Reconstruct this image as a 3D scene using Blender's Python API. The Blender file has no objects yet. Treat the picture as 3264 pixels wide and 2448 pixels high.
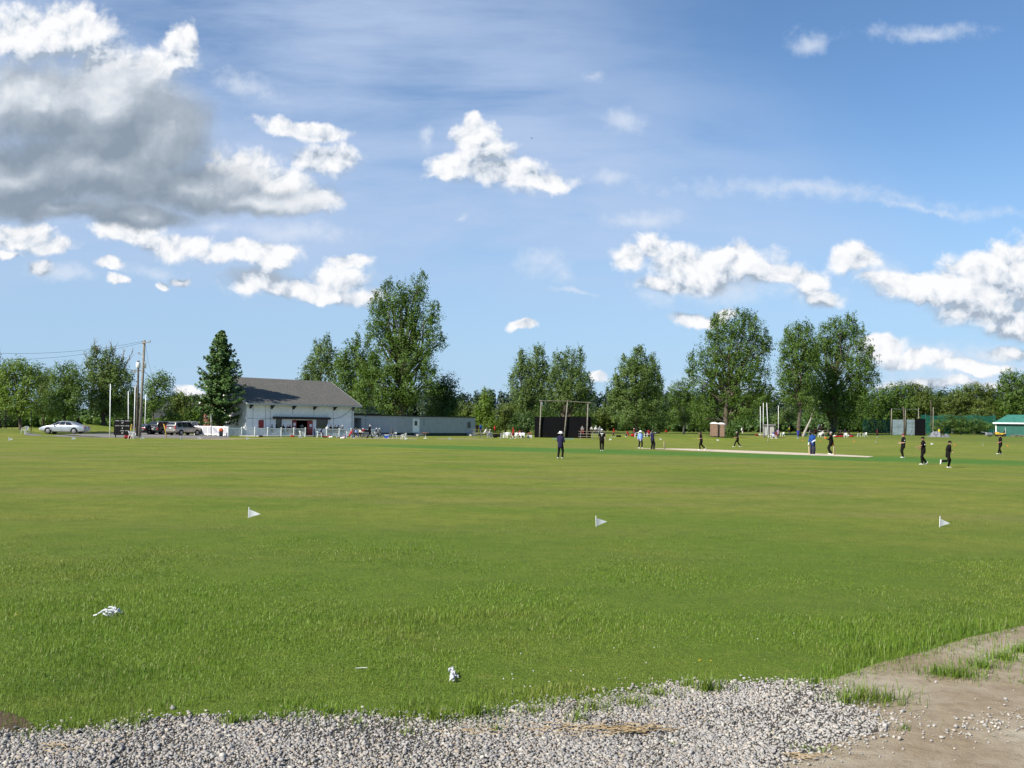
import bpy, bmesh, math, random
import numpy as np
from mathutils import Vector, Matrix, Quaternion

C = bpy.context.scene.collection
SC = bpy.context.scene
# ------------------------------------------------------------------ camera
F_PX, CX, CY = 3250.0, 1632.0, 1224.0          # focal length and centre, in photo pixels
CAM_H = 2.24
PITCH = math.atan(125.0 / F_PX)
ROLL = math.atan(0.0143)
_f = Vector((0, math.cos(PITCH), math.sin(PITCH)))
_r0 = Vector((1, 0, 0))
_u0 = _r0.cross(_f)
_r = math.cos(ROLL) * _r0 + math.sin(ROLL) * _u0
_u = -math.sin(ROLL) * _r0 + math.cos(ROLL) * _u0
cam_d = bpy.data.cameras.new('camera')
cam = bpy.data.objects.new('camera', cam_d)
C.objects.link(cam)
cam_d.sensor_width = 36.0
cam_d.lens = 36.0 * F_PX / 3264.0
cam_d.clip_start = 0.1
cam_d.clip_end = 6000
M3 = Matrix((_r, _u, -_f)).transposed()
cam.matrix_world = Matrix.Translation((0, 0, CAM_H)) @ M3.to_4x4()
SC.camera = cam

def ray(px, py):
    return (_f + _r * ((px - CX) / F_PX) - _u * ((py - CY) / F_PX))

# ------------------------------------------------------------------ sun, exposure
SUN_EL = math.radians(37)
_h = Vector((-1.0, -0.82, 0)).normalized()
SUN_DIR = (_h * math.cos(SUN_EL) + Vector((0, 0, math.sin(SUN_EL)))).normalized()
sun_d = bpy.data.lights.new('sun', 'SUN')
sun_d.energy = 4.6
sun_d.angle = math.radians(0.5)
sun_d.color = (1.0, 0.94, 0.84)
sun = bpy.data.objects.new('sun', sun_d)
C.objects.link(sun)
sun.rotation_euler = (-SUN_DIR).to_track_quat('-Z', 'Y').to_euler()
sun.location = (-40, -30, 60)
SC.view_settings.view_transform = 'Standard'
SC.view_settings.look = 'None'
SC.view_settings.gamma = 1
SC.view_settings.exposure = 0.72

# ------------------------------------------------------------------ sky with clouds
world = bpy.data.worlds.new("World")
SC.world = world
world.use_nodes = True
wt = world.node_tree
wt.nodes.clear()

def node(t, typ, **kw):
    n = t.nodes.new(typ)
    for k, v in kw.items():
        setattr(n, k, v)
    return n

def plug(t, sock, val):
    if val is None:
        return
    if hasattr(val, 'is_output'):
        t.links.new(val, sock)
    else:
        sock.default_value = val

def math_(t, op, a, b=None, c=None, clamp=False):
    n = node(t, 'ShaderNodeMath', operation=op, use_clamp=clamp)
    plug(t, n.inputs[0], a); plug(t, n.inputs[1], b)
    if c is not None:
        plug(t, n.inputs[2], c)
    return n.outputs[0]

def vmath(t, op, a, b=None, c=None):
    n = node(t, 'ShaderNodeVectorMath', operation=op)
    plug(t, n.inputs[0], a); plug(t, n.inputs[1], b)
    if c is not None:
        plug(t, n.inputs[2], c)
    return n.outputs[1] if op in ('LENGTH', 'DISTANCE', 'DOT_PRODUCT') else n.outputs[0]

def smooth(t, x, lo, hi, a=0.0, b=1.0):
    n = node(t, 'ShaderNodeMapRange', interpolation_type='SMOOTHSTEP')
    plug(t, n.inputs[0], x)
    n.inputs[1].default_value = lo; n.inputs[2].default_value = hi
    n.inputs[3].default_value = a; n.inputs[4].default_value = b
    return n.outputs[0]

def mixc(t, fac, a, b, blend='MIX'):
    n = node(t, 'ShaderNodeMix', data_type='RGBA', blend_type=blend)
    plug(t, n.inputs[0], fac); plug(t, n.inputs[6], a); plug(t, n.inputs[7], b)
    return n.outputs[2]

def noise(t, vec, scale, detail=4, rough=0.55, dist=0.0, col=False):
    n = node(t, 'ShaderNodeTexNoise')
    plug(t, n.inputs['Vector'], vec)
    n.inputs['Scale'].default_value = scale
    n.inputs['Detail'].default_value = detail
    n.inputs['Roughness'].default_value = rough
    n.inputs['Distortion'].default_value = dist
    return n.outputs[1] if col else n.outputs[0]

KO = 3264 / 2212.0
def uv_of(x, y):                       # a direction in the sky, as x/y and z/y of its vector
    d = ray(x * KO, y * KO)
    return d.x / d.y, d.z / d.y

# each cloud is a handful of lobes: centre, half-width, half-height, tilt
PUFF = [(165,62,92,58),(75,70,100,60),(235,130,62,60),(325,150,60,50),(390,110,40,60),(520,368,72,52),(600,395,76,42),(665,428,62,32),
 (660,272,90,22,-8),(698,342,82,40),
 (50,510,70,32),(112,535,45,20),(20,545,40,12),(95,580,24,19),(230,570,32,12),(246,602,28,10),(400,595,26,9),(355,605,15,11),
 (275,500,68,28),(365,527,92,26),(545,552,112,26),
 (555,612,74,30),(600,574,40,26),(640,634,90,24),(735,612,62,36),(715,646,112,16),(755,570,40,19),
 (1030,290,50,42),(1020,250,22,22),(1085,380,118,36),(985,362,48,38),(1050,330,62,36),(1150,390,84,20),
 (1402,530,38,34),(1348,560,36,34),(1470,565,90,42),(1575,570,95,46),(1670,596,80,26),(1450,618,90,22),(1742,622,46,42),(1775,655,48,20),(1850,565,54,32),
 (1500,690,56,15),(1562,677,32,14),(1132,708,32,10),(1285,803,22,13),
 (2150,590,105,62),(2070,625,90,50),(1965,620,92,30),(1900,612,46,15),(2120,675,130,42),(2225,610,105,90),(2175,560,62,46),(2120,640,110,52),(2000,640,90,26),(590,556,70,30),(1530,600,120,34),(2205,712,95,30),(2110,640,90,50),
 (1905,752,52,22),(1985,780,90,18),(2110,800,90,14),(2030,832,150,12),(2190,770,70,16),(415,840,44,12)]
WISP = [(1350,252,66,26,10),(1315,380,54,24),(1400,470,115,26,6),(990,475,24,11),(1240,628,70,9,-6),(1740,82,60,28),(2010,72,170,24,3),(1275,170,40,20),(1215,592,32,30),(650,500,165,32),(470,488,50,22),
 (520,180,110,40,-10),(925,290,22,40),(1180,560,70,40),(1900,590,70,40),(60,20,150,40),(1600,625,230,40),(1400,650,60,30),(330,580,120,22),(1750,418,420,30,-3),(1980,444,300,14,-1),(2060,790,240,50),(1980,770,150,34),(2130,775,120,30),(2050,828,260,30),(1580,838,240,22),(130,590,90,20)]
MASS = [(90,225,200,100),(230,235,170,95),(330,300,130,110),(200,360,280,100),(20,380,200,90),(400,400,180,60),(560,430,150,28),(300,465,130,26),(120,445,170,30)]

def cloud_group(name, lobes, k):
    g = bpy.data.node_groups.new(name, 'ShaderNodeTree')
    g.interface.new_socket('Vector', in_out='INPUT', socket_type='NodeSocketVector')
    g.interface.new_socket('Distance', in_out='OUTPUT', socket_type='NodeSocketFloat')
    gi = node(g, 'NodeGroupInput'); go = node(g, 'NodeGroupOutput')
    acc = None
    sp = node(g, 'ShaderNodeSeparateXYZ'); plug(g, sp.inputs[0], gi.outputs[0])
    for L in lobes:
        x, y, rx, ry = L[:4]
        rot = math.radians(L[4]) if len(L) > 4 else 0.0
        u, v = uv_of(x, y)
        m = node(g, 'ShaderNodeMapping', vector_type='TEXTURE')
        cb = node(g, 'ShaderNodeCombineXYZ')      # z only keeps the lobes evaluated one after another
        plug(g, cb.inputs[0], sp.outputs[0]); plug(g, cb.inputs[1], sp.outputs[1]); plug(g, cb.inputs[2], acc)
        plug(g, m.inputs['Vector'], cb.outputs[0])
        m.inputs['Location'].default_value = (u, v, 0)
        m.inputs['Rotation'].default_value = (0, 0, rot - 0.0143)
        m.inputs['Scale'].default_value = (rx * KO / F_PX, ry * KO / F_PX, 1e7)
        ln = vmath(g, 'LENGTH', m.outputs[0])
        if acc is None:
            acc = ln
        else:
            acc = math_(g, 'SMOOTH_MIN', acc, ln, k)
    g.links.new(acc, go.inputs[0])
    return g

G_PUFF = cloud_group('cumulus_lobes', PUFF, 0.32)
G_WISP = cloud_group('thin_cloud_lobes', WISP, 0.2)
G_MASS = cloud_group('grey_cloud_lobes', MASS, 0.3)

tc = node(wt, 'ShaderNodeTexCoord')
sep = node(wt, 'ShaderNodeSeparateXYZ'); wt.links.new(tc.outputs['Generated'], sep.inputs[0])
yy = math_(wt, 'MAXIMUM', sep.outputs[1], 0.06)
uu = math_(wt, 'DIVIDE', sep.outputs[0], yy)
vv = math_(wt, 'DIVIDE', sep.outputs[2], yy)
comb = node(wt, 'ShaderNodeCombineXYZ'); plug(wt, comb.inputs[0], uu); plug(wt, comb.inputs[1], vv)
P0 = comb.outputs[0]

def centred(t, col, amp):
    return vmath(t, 'MULTIPLY_ADD', col, (2 * amp, 2 * amp, 0), (-amp, -amp, 0))

w1 = centred(wt, noise(wt, P0, 10.0, 5, 0.60, col=True), 0.024)
Pw = vmath(wt, 'ADD', P0, w1)
fine = noise(wt, P0, 60.0, 6, 0.66)
nm = noise(wt, P0, 11.0, 5, 0.55)

def lobes_at(grp, P):
    gn = node(wt, 'ShaderNodeGroup'); gn.node_tree = grp
    plug(wt, gn.inputs[0], P)
    return math_(wt, 'SUBTRACT', 1.0, gn.outputs[0])

def cells(P):
    vo = node(wt, 'ShaderNodeTexVoronoi', voronoi_dimensions='2D', feature='F1')
    plug(wt, vo.inputs['Vector'], P)
    vo.inputs['Scale'].default_value = 36.0
    vo.inputs['Detail'].default_value = 3.0
    vo.inputs['Roughness'].default_value = 0.55
    return vo.outputs['Distance']

def range_to(x, lo, hi):
    n = node(wt, 'ShaderNodeMapRange', interpolation_type='SMOOTHSTEP')
    plug(wt, n.inputs[0], x); plug(wt, n.inputs[1], lo); plug(wt, n.inputs[2], hi)
    return n.outputs[0]

TOWARDS_SUN = (-0.010, 0.025, 0)
dS = lobes_at(G_PUFF, Pw)
dS2 = lobes_at(G_PUFF, vmath(wt, 'ADD', Pw, TOWARDS_SUN))
vo1 = cells(Pw)
vo2 = cells(vmath(wt, 'ADD', Pw, (-0.005, 0.011, 0)))
topness = smooth(wt, math_(wt, 'SUBTRACT', dS, dS2), -1.0, 1.0)
relief = math_(wt, 'SUBTRACT', vo2, vo1)
densA = math_(wt, 'MULTIPLY_ADD', vo1, -0.42, math_(wt, 'MULTIPLY_ADD', fine, 0.55, math_(wt, 'ADD', dS, 0.42)))
alphaA = range_to(densA, 0.0, math_(wt, 'MULTIPLY_ADD', topness, -0.45, 1.02))
lit = math_(wt, 'MULTIPLY_ADD', relief, 0.85, math_(wt, 'MULTIPLY_ADD', topness, 0.92, math_(wt, 'MULTIPLY_ADD', fine, 0.30, -0.24)))
rampA = node(wt, 'ShaderNodeValToRGB'); plug(wt, rampA.inputs[0], lit)
e = rampA.color_ramp.elements
e[0].position = 0.0; e[0].color = (0.240, 0.285, 0.345, 1)
e[1].position = 0.95; e[1].color = (0.600, 0.602, 0.610, 1)
m_ = e.new(0.28); m_.color = (0.385, 0.425, 0.480, 1)
m_ = e.new(0.58); m_.color = (0.510, 0.530, 0.560, 1)
colA = rampA.outputs[0]

dM = lobes_at(G_MASS, Pw)
dM2 = lobes_at(G_MASS, vmath(wt, 'ADD', Pw, (-0.010, 0.030, 0)))
densM = math_(wt, 'MULTIPLY_ADD', nm, 1.2, math_(wt, 'MULTIPLY_ADD', fine, 0.45, math_(wt, 'SUBTRACT', dM, 0.48)))
topM = smooth(wt, math_(wt, 'SUBTRACT', dM, dM2), -0.30, 1.25)
alphaM = range_to(densM, -0.02, math_(wt, 'MULTIPLY_ADD', topM, -0.20, 0.80))
Pm = vmath(wt, 'MULTIPLY', Pw, (1.0, 1.5, 1))
n_m2 = noise(wt, Pm, 8.0, 4, 0.48)
n_m3 = noise(wt, vmath(wt, 'ADD', Pm, (-0.016, 0.034, 0)), 8.0, 4, 0.48)
mlit = math_(wt, 'MULTIPLY_ADD', math_(wt, 'SUBTRACT', n_m2, n_m3), 1.3, math_(wt, 'MULTIPLY_ADD', topM, 0.85, math_(wt, 'MULTIPLY_ADD', n_m2, 0.35, math_(wt, 'MULTIPLY_ADD', relief, 0.14, -0.12))))
rampM = node(wt, 'ShaderNodeValToRGB'); plug(wt, rampM.inputs[0], mlit)
e = rampM.color_ramp.elements
e[0].position = 0.0; e[0].color = (0.165, 0.205, 0.255, 1)
e[1].position = 1.0; e[1].color = (0.600, 0.605, 0.615, 1)
m_ = e.new(0.36); m_.color = (0.245, 0.285, 0.335, 1)
m_ = e.new(0.66); m_.color = (0.390, 0.425, 0.470, 1)
colM = rampM.outputs[0]
dW = math_(wt, 'MULTIPLY_ADD', fine, 1.6, math_(wt, 'MULTIPLY_ADD', nm, 1.4, math_(wt, 'SUBTRACT', lobes_at(G_WISP, Pw), 1.5)))
alphaW = smooth(wt, dW, -0.1, 1.3, 0.0, 0.66)

# high thin cirrus in streaks
Pc = node(wt, 'ShaderNodeMapping'); plug(wt, Pc.inputs['Vector'], P0)
Pc.inputs['Rotation'].default_value = (0, 0, math.radians(9))
Pc.inputs['Scale'].default_value = (1.9, 9.0, 1)
c1 = noise(wt, Pc.outputs[0], 1.6, 7, 0.62, 0.25)
c2 = noise(wt, P0, 3.2, 3, 0.5)
cir = smooth(wt, math_(wt, 'MULTIPLY_ADD', c2, 0.9, math_(wt, 'SUBTRACT', c1, 0.45)), 0.10, 0.72)
cir = math_(wt, 'MULTIPLY', cir, smooth(wt, vv, 0.06, 0.20))
cir = math_(wt, 'MULTIPLY', cir, smooth(wt, math_(wt, 'MULTIPLY_ADD', vv, 1.1, uu), 0.74, 0.30))
cir = math_(wt, 'MULTIPLY', cir, 0.85)

sky = node(wt, 'ShaderNodeTexSky', sky_type='NISHITA')
sky.sun_disc = False
sky.sun_elevation = SUN_EL
sky.sun_rotation = math.atan2(_h.x, _h.y) % (2 * math.pi)
sky.altitude = 100
sky.air_density = 1.0
sky.dust_density = 0.0
sky.ozone_density = 1.0
SKY_K = 0.068
sk = vmath(wt, 'MULTIPLY', sky.outputs[0], (SKY_K * 0.78, SKY_K * 1.0, SKY_K * 1.22))
front = smooth(wt, sep.outputs[1], 0.10, 0.30)
low = smooth(wt, sep.outputs[2], 0.0, 0.30, 0.85, 0.0)
sk = mixc(wt, low, sk, (0.248, 0.360, 0.515, 1))
x1 = mixc(wt, math_(wt, 'MULTIPLY', cir, front), sk, (0.310, 0.384, 0.521, 1))
xw = mixc(wt, math_(wt, 'MULTIPLY', alphaW, front), x1, (0.459, 0.502, 0.570, 1))
x2 = mixc(wt, math_(wt, 'MULTIPLY', alphaA, front), xw, colA)
x3 = mixc(wt, math_(wt, 'MULTIPLY', alphaM, front), x2, colM)
bg = node(wt, 'ShaderNodeBackground'); plug(wt, bg.inputs['Color'], x3)
bg.inputs['Strength'].default_value = 1.0
wo = node(wt, 'ShaderNodeOutputWorld'); wt.links.new(bg.outputs[0], wo.inputs[0])
world.cycles.sampling_method = 'MANUAL'
world.cycles.sample_map_resolution = 512
# ------------------------------------------------------------------ helpers
rng = np.random.default_rng(7)
rnd = random.Random(11)

def S(t):
    t = np.clip(t, 0, 1)
    return t * t * (3 - 2 * t)

def horizon(px):
    return 1349.0 + 0.0143 * (px - CX)

BUMPS = []                                   # grassy banks: x, y, radius x, radius y, height

def terrain(x, y):
    x = np.asarray(x, float); y = np.asarray(y, float)
    z = 0.75 * S((y - 150) / 150) + 0.55 * S((x - 40) / 45) * S((y - 105) / 60)
    for bx, by, rx, ry, h in BUMPS:
        z = z + h * np.exp(-(((x - bx) / rx) ** 2 + ((y - by) / ry) ** 2))
    return z

def G(px, py):
    """the point of the ground seen at this pixel of the photograph"""
    d = ray(px, py)
    t = 3.0
    prev = 3.0
    while t < 1500:
        p = Vector((0, 0, CAM_H)) + d * t
        if p.z <= float(terrain(p.x, p.y)):
            a, b = prev, t
            for _ in range(30):
                m = (a + b) / 2
                p = Vector((0, 0, CAM_H)) + d * m
                if p.z <= float(terrain(p.x, p.y)):
                    b = m
                else:
                    a = m
            p = Vector((0, 0, CAM_H)) + d * b
            return Vector((p.x, p.y, float(terrain(p.x, p.y))))
        prev = t
        t += 0.25 + t * 0.004
    raise ValueError('no ground at %s %s' % (px, py))

def D(px, dist, py=None):
    """a point at this distance; on the ground unless a pixel row is given"""
    d = ray(px, py if py is not None else horizon(px))
    x = d.x / d.y * dist
    if py is None:
        return Vector((x, dist, float(terrain(x, dist))))
    return Vector((x, dist, CAM_H + d.z / d.y * dist))

for px, dist, rx, ry, h in [(-10, 112, 7, 4, 0.34), (-120, 112, 9, 6, 0.7), (118, 150, 4, 3, 0.5), (330, 147, 6, 4, 1.0), (262, 156, 7, 4, 1.15),
                            (2190, 165, 9, 5, 0.75)]:
    p = D(px, dist)
    BUMPS.append((p.x, p.y, rx, ry, h))

class MB:
    """collects shapes that become ONE mesh"""
    def __init__(self):
        self.v = []; self.f = []; self.m = []
    def add(self, vs, fs, mi=0):
        o = len(self.v)
        self.v += [tuple(v) for v in vs]
        self.f += [tuple(i + o for i in f) for f in fs]
        self.m += [mi] * len(fs)
        return self
    def box(self, lo, hi, mi=0, M=None):
        x0, y0, z0 = lo; x1, y1, z1 = hi
        vs = [Vector(p) for p in ((x0,y0,z0),(x1,y0,z0),(x1,y1,z0),(x0,y1,z0),(x0,y0,z1),(x1,y0,z1),(x1,y1,z1),(x0,y1,z1))]
        if M is not None:
            vs = [M @ v for v in vs]
        return self.add(vs, [(0,3,2,1),(4,5,6,7),(0,1,5,4),(1,2,6,5),(2,3,7,6),(3,0,4,7)], mi)
    def beam(self, a, b, w, h, mi=0, up=(0,0,1)):
        a = Vector(a); b = Vector(b); d = (b - a).normalized()
        s = d.cross(Vector(up))
        if s.length < 1e-4:
            s = d.cross(Vector((1,0,0)))
        s.normalize(); u = s.cross(d)
        vs = []
        for p in (a, b):
            for i, j in ((-1,-1),(1,-1),(1,1),(-1,1)):
                vs.append(p + s * (i * w / 2) + u * (j * h / 2))
        return self.add(vs, [(0,1,2,3),(7,6,5,4),(0,4,5,1),(1,5,6,2),(2,6,7,3),(3,7,4,0)], mi)
    def tube(self, pts, radii, n=8, mi=0, side=(1,0,0), round_=True):
        pts = [Vector(p) for p in pts]
        radii = [(r, r) if not isinstance(r, (tuple, list)) else r for r in radii]
        if round_:
            d0 = (pts[0] - pts[1]).normalized(); d1 = (pts[-1] - pts[-2]).normalized()
            r0 = radii[0]; r1 = radii[-1]; e0 = min(r0); e1 = min(r1)
            pts = [pts[0] + d0 * e0 * .85, pts[0] + d0 * e0 * .5] + pts + [pts[-1] + d1 * e1 * .5, pts[-1] + d1 * e1 * .85]
            radii = [(r0[0]*.5, r0[1]*.5), (r0[0]*.85, r0[1]*.85)] + radii + [(r1[0]*.85, r1[1]*.85), (r1[0]*.5, r1[1]*.5)]
        side = Vector(side); vs = []
        for i, p in enumerate(pts):
            d = (pts[min(i+1, len(pts)-1)] - pts[max(i-1, 0)])
            d = d.normalized() if d.length > 1e-9 else Vector((0,0,1))
            s = side - d * side.dot(d)
            if s.length < 1e-3:
                s = Vector((0,1,0)) - d * d.y
            s.normalize(); u = d.cross(s)
            ra, rb = radii[i]
            for k in range(n):
                a = 2 * math.pi * k / n
                vs.append(p + s * (ra * math.cos(a)) + u * (rb * math.sin(a)))
        fs = []
        for i in range(len(pts) - 1):
            for k in range(n):
                k2 = (k + 1) % n
                fs.append((i*n+k, i*n+k2, (i+1)*n+k2, (i+1)*n+k))
        fs.append(tuple(range(n-1, -1, -1)))
        fs.append(tuple((len(pts)-1)*n + k for k in range(n)))
        return self.add(vs, fs, mi)
    def ball(self, c, r, n=10, m=7, mi=0, M=None):
        c = Vector(c); r = Vector(r) if not isinstance(r, (int, float)) else Vector((r, r, r))
        vs = []
        for j in range(1, m):
            ph = math.pi * j / m
            for k in range(n):
                a = 2 * math.pi * k / n
                vs.append(Vector((r.x*math.sin(ph)*math.cos(a), r.y*math.sin(ph)*math.sin(a), r.z*math.cos(ph))))
        vs += [Vector((0,0,r.z)), Vector((0,0,-r.z))]
        if M is not None:
            vs = [M @ v for v in vs]
        vs = [v + c for v in vs]
        fs = []
        for j in range(m - 2):
            for k in range(n):
                k2 = (k + 1) % n
                fs.append((j*n+k, (j+1)*n+k, (j+1)*n+k2, j*n+k2))
        T = (m-1)*n; B = T + 1
        for k in range(n):
            k2 = (k + 1) % n
            fs.append((T, k, k2)); fs.append((B, (m-2)*n+k2, (m-2)*n+k))
        return self.add(vs, fs, mi)
    def lathe(self, c, prof, n=14, axis='z', mi=0):
        c = Vector(c); vs = []
        for r, h in prof:
            for k in range(n):
                a = 2*math.pi*k/n
                if axis == 'z':
                    vs.append(c + Vector((r*math.cos(a), r*math.sin(a), h)))
                elif axis == 'y':
                    vs.append(c + Vector((r*math.cos(a), h, r*math.sin(a))))
                else:
                    vs.append(c + Vector((h, r*math.cos(a), r*math.sin(a))))
        fs = []
        for i in range(len(prof)-1):
            for k in range(n):
                k2 = (k+1) % n
                fs.append((i*n+k, i*n+k2, (i+1)*n+k2, (i+1)*n+k))
        fs.append(tuple(range(n-1,-1,-1))); fs.append(tuple((len(prof)-1)*n+k for k in range(n)))
        return self.add(vs, fs, mi)
    def prism(self, poly, a, b, mi=0):
        """poly: list of 3D points (one face); extruded by vector b-a"""
        e = Vector(b) - Vector(a); n = len(poly)
        vs = [Vector(p) for p in poly] + [Vector(p) + e for p in poly]
        fs = [tuple(range(n-1,-1,-1)), tuple(range(n, 2*n))] + [(i, (i+1) % n, n+(i+1) % n, n+i) for i in range(n)]
        return self.add(vs, fs, mi)
    def mesh(self, name):
        me = bpy.data.meshes.new(name)
        me.from_pydata(self.v, [], self.f)
        me.polygons.foreach_set('material_index', self.m)
        me.validate(); me.update()
        return me
    def build(self, name, mats, parent=None, smooth_=False, bevel=0.0):
        me = self.mesh(name)
        bm = bmesh.new(); bm.from_mesh(me)
        bmesh.ops.recalc_face_normals(bm, faces=bm.faces)
        bm.to_mesh(me); bm.free()
        o = link(name, me, mats, parent)
        if smooth_:
            me.polygons.foreach_set('use_smooth', [True] * len(me.polygons))
        if bevel:
            b = o.modifiers.new('bevel', 'BEVEL'); b.width = bevel; b.segments = 2; b.limit_method = 'ANGLE'
        return o

def link(name, me, mats, parent=None):
    o = bpy.data.objects.new(name, me)
    for m in (mats if isinstance(mats, (list, tuple)) else [mats]):
        me.materials.append(m)
    C.objects.link(o)
    if parent is not None:
        o.parent = parent
    return o

def tag(o, label=None, cat=None, group=None, kind=None):
    if label: o['label'] = label
    if cat: o['category'] = cat
    if group: o['group'] = group
    if kind: o['kind'] = kind
    return o

def thing(name, label, cat, loc=(0,0,0), rz=0.0, group=None, scale=1.0):
    o = bpy.data.objects.new(name, None)
    C.objects.link(o)
    o.location = loc; o.rotation_euler = (0, 0, rz); o.scale = (scale,)*3
    o.empty_display_size = 0.3
    return tag(o, label, cat, group)

def kids(o):
    return [c for c in bpy.data.objects if c.parent == o]

def copy_thing(root, loc, rz, label, group=None, scale=None):
    r = root.copy(); C.objects.link(r)
    r.location = loc; r.rotation_euler = (0, 0, rz)
    if scale: r.scale = (scale,)*3
    r['label'] = label
    if group: r['group'] = group
    for ch in KIDS[root.name]:
        c = ch.copy(); C.objects.link(c); c.parent = r
        for g in KIDS.get(ch.name, []):
            d = g.copy(); C.objects.link(d); d.parent = c
    return r
KIDS = {}
def remember(root):
    KIDS[root.name] = kids(root)
    for k in KIDS[root.name]:
        KIDS[k.name] = kids(k)

def quads_mesh(name, V, nper, mats, parent=None, mat_idx=None):
    """V: (n, nper, 3) array, one face of nper corners each"""
    n = len(V)
    me = bpy.data.meshes.new(name)
    me.vertices.add(n*nper); me.loops.add(n*nper); me.polygons.add(n)
    me.vertices.foreach_set('co', V.reshape(-1).astype(np.float32))
    me.loops.foreach_set('vertex_index', np.arange(n*nper, dtype=np.int32))
    me.polygons.foreach_set('loop_start', np.arange(0, n*nper, nper, dtype=np.int32))
    if mat_idx is not None:
        me.polygons.foreach_set('material_index', mat_idx.astype(np.int32))
    me.update(calc_edges=True)
    return link(name, me, mats, parent)

# ------------------------------------------------------------------ materials
def mat(name, col, rough=0.7, var=0.12, scale=8.0, bump=0.0, bscale=60.0, metal=0.0, spec=0.5, col2=None, objspace=True, coat=0.0):
    m = bpy.data.materials.new(name); m.use_nodes = True
    t = m.node_tree; b = t.nodes['Principled BSDF']
    tcn = node(t, 'ShaderNodeTexCoord')
    n = noise(t, tcn.outputs['Object'], scale, 5, 0.6)
    c1 = (*col, 1); c2 = (*(col2 if col2 else tuple(min(1, c*(1-2*var)) for c in col)), 1)
    plug(t, b.inputs['Base Color'], mixc(t, smooth(t, n, 0.35, 0.68), c1, c2))
    b.inputs['Roughness'].default_value = rough
    b.inputs['Metallic'].default_value = metal
    b.inputs['Specular IOR Level'].default_value = spec
    b.inputs['Coat Weight'].default_value = coat
    if bump:
        bn = node(t, 'ShaderNodeBump'); bn.inputs['Strength'].default_value = bump; bn.inputs['Distance'].default_value = 0.02
        plug(t, bn.inputs['Height'], noise(t, tcn.outputs['Object'], bscale, 4, 0.6))
        t.links.new(bn.outputs[0], b.inputs['Normal'])
    return m

def leaf_mat(name, a, b_, c, trans=0.42):
    m = bpy.data.materials.new(name); m.use_nodes = True
    t = m.node_tree; b = t.nodes['Principled BSDF']; out = t.nodes['Material Output']
    g = node(t, 'ShaderNodeNewGeometry')
    r = node(t, 'ShaderNodeValToRGB'); plug(t, r.inputs[0], g.outputs['Random Per Island'])
    e = r.color_ramp.elements
    e[0].color = (*a, 1); e[1].color = (*c, 1); e[0].position = 0.0; e[1].position = 1.0
    k = e.new(0.5); k.color = (*b_, 1)
    nz = noise(t, g.outputs['Position'], 0.35, 3, 0.5)
    col = mixc(t, smooth(t, nz, 0.35, 0.65, 0, 0.45), r.outputs[0], (a[0]*1.25, a[1]*1.1, a[2], 1))
    plug(t, b.inputs['Base Color'], col)
    b.inputs['Roughness'].default_value = 0.55
    b.inputs['Specular IOR Level'].default_value = 0.35
    tr = node(t, 'ShaderNodeBsdfTranslucent'); plug(t, tr.inputs['Color'], mixc(t, 0.5, col, (0.16, 0.22, 0.02, 1)))
    ms = node(t, 'ShaderNodeMixShader'); ms.inputs[0].default_value = trans
    t.links.new(b.outputs[0], ms.inputs[1]); t.links.new(tr.outputs[0], ms.inputs[2]); t.links.new(ms.outputs[0], out.inputs[0])
    return m

M = {}
M['white_paint'] = mat('white_paint', (0.87, 0.87, 0.86), 0.6, 0.06, 1.5)
M['white_plastic'] = mat('white_plastic', (0.80, 0.80, 0.78), 0.4, 0.04, 3)
M['dark_wood'] = mat('dark_wood', (0.035, 0.026, 0.02), 0.7, 0.3, 12, 0.3)
M['red_paint'] = mat('red_paint', (0.30, 0.022, 0.014), 0.5, 0.15, 4)
M['black'] = mat('black_gap', (0.007, 0.007, 0.008), 0.8, 0.2, 6, spec=0.15)
M['grey_metal'] = mat('grey_metal', (0.32, 0.33, 0.34), 0.45, 0.15, 10, metal=0.5)
M['galv'] = mat('galvanised_pole', (0.50, 0.51, 0.50), 0.5, 0.15, 5)
M['old_wood'] = mat('weathered_wood', (0.30, 0.25, 0.19), 0.85, 0.25, 10, 0.4)
M['pole_wood'] = mat('pole_wood', (0.26, 0.235, 0.19), 0.85, 0.22, 6, 0.4)
M['brick'] = mat('brick', (0.26, 0.11, 0.065), 0.85, 0.2, 20, 0.4)
M['concrete'] = mat('concrete', (0.40, 0.38, 0.35), 0.9, 0.15, 6, 0.3)
M['glass'] = mat('dark_glass', (0.02, 0.025, 0.03), 0.08, 0.2, 3, spec=0.8)
M['tyre'] = mat('tyre_rubber', (0.018, 0.018, 0.018), 0.8, 0.2, 20)
M['rim'] = mat('wheel_rim', (0.26, 0.265, 0.27), 0.45, 0.1, 10, metal=0.6)
M['red_lens'] = mat('red_lens', (0.35, 0.01, 0.01), 0.2, 0.1, 10, coat=0.5)
M['clear_lens'] = mat('clear_lens', (0.65, 0.66, 0.66), 0.15, 0.1, 10, coat=0.5)
M['plate'] = mat('number_plate', (0.75, 0.76, 0.78), 0.4, 0.05, 10)
M['yellow'] = mat('yellow_plastic', (0.58, 0.38, 0.04), 0.5, 0.1, 5)
M['orange'] = mat('orange_plastic', (0.75, 0.14, 0.03), 0.5, 0.1, 5)
M['blue_plastic'] = mat('blue_plastic', (0.02, 0.08, 0.50), 0.4, 0.1, 5)
M['skin_l'] = mat('skin_fair', (0.50, 0.30, 0.22), 0.55, 0.08, 12)
M['skin_m'] = mat('skin_tan', (0.30, 0.16, 0.10), 0.55, 0.08, 12)
M['skin_d'] = mat('skin_brown', (0.13, 0.07, 0.045), 0.55, 0.08, 12)
M['eye'] = mat('eye_dark', (0.02, 0.015, 0.012), 0.3, 0.1, 30)
M['lip'] = mat('lip', (0.28, 0.11, 0.09), 0.5, 0.1, 30)
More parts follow.
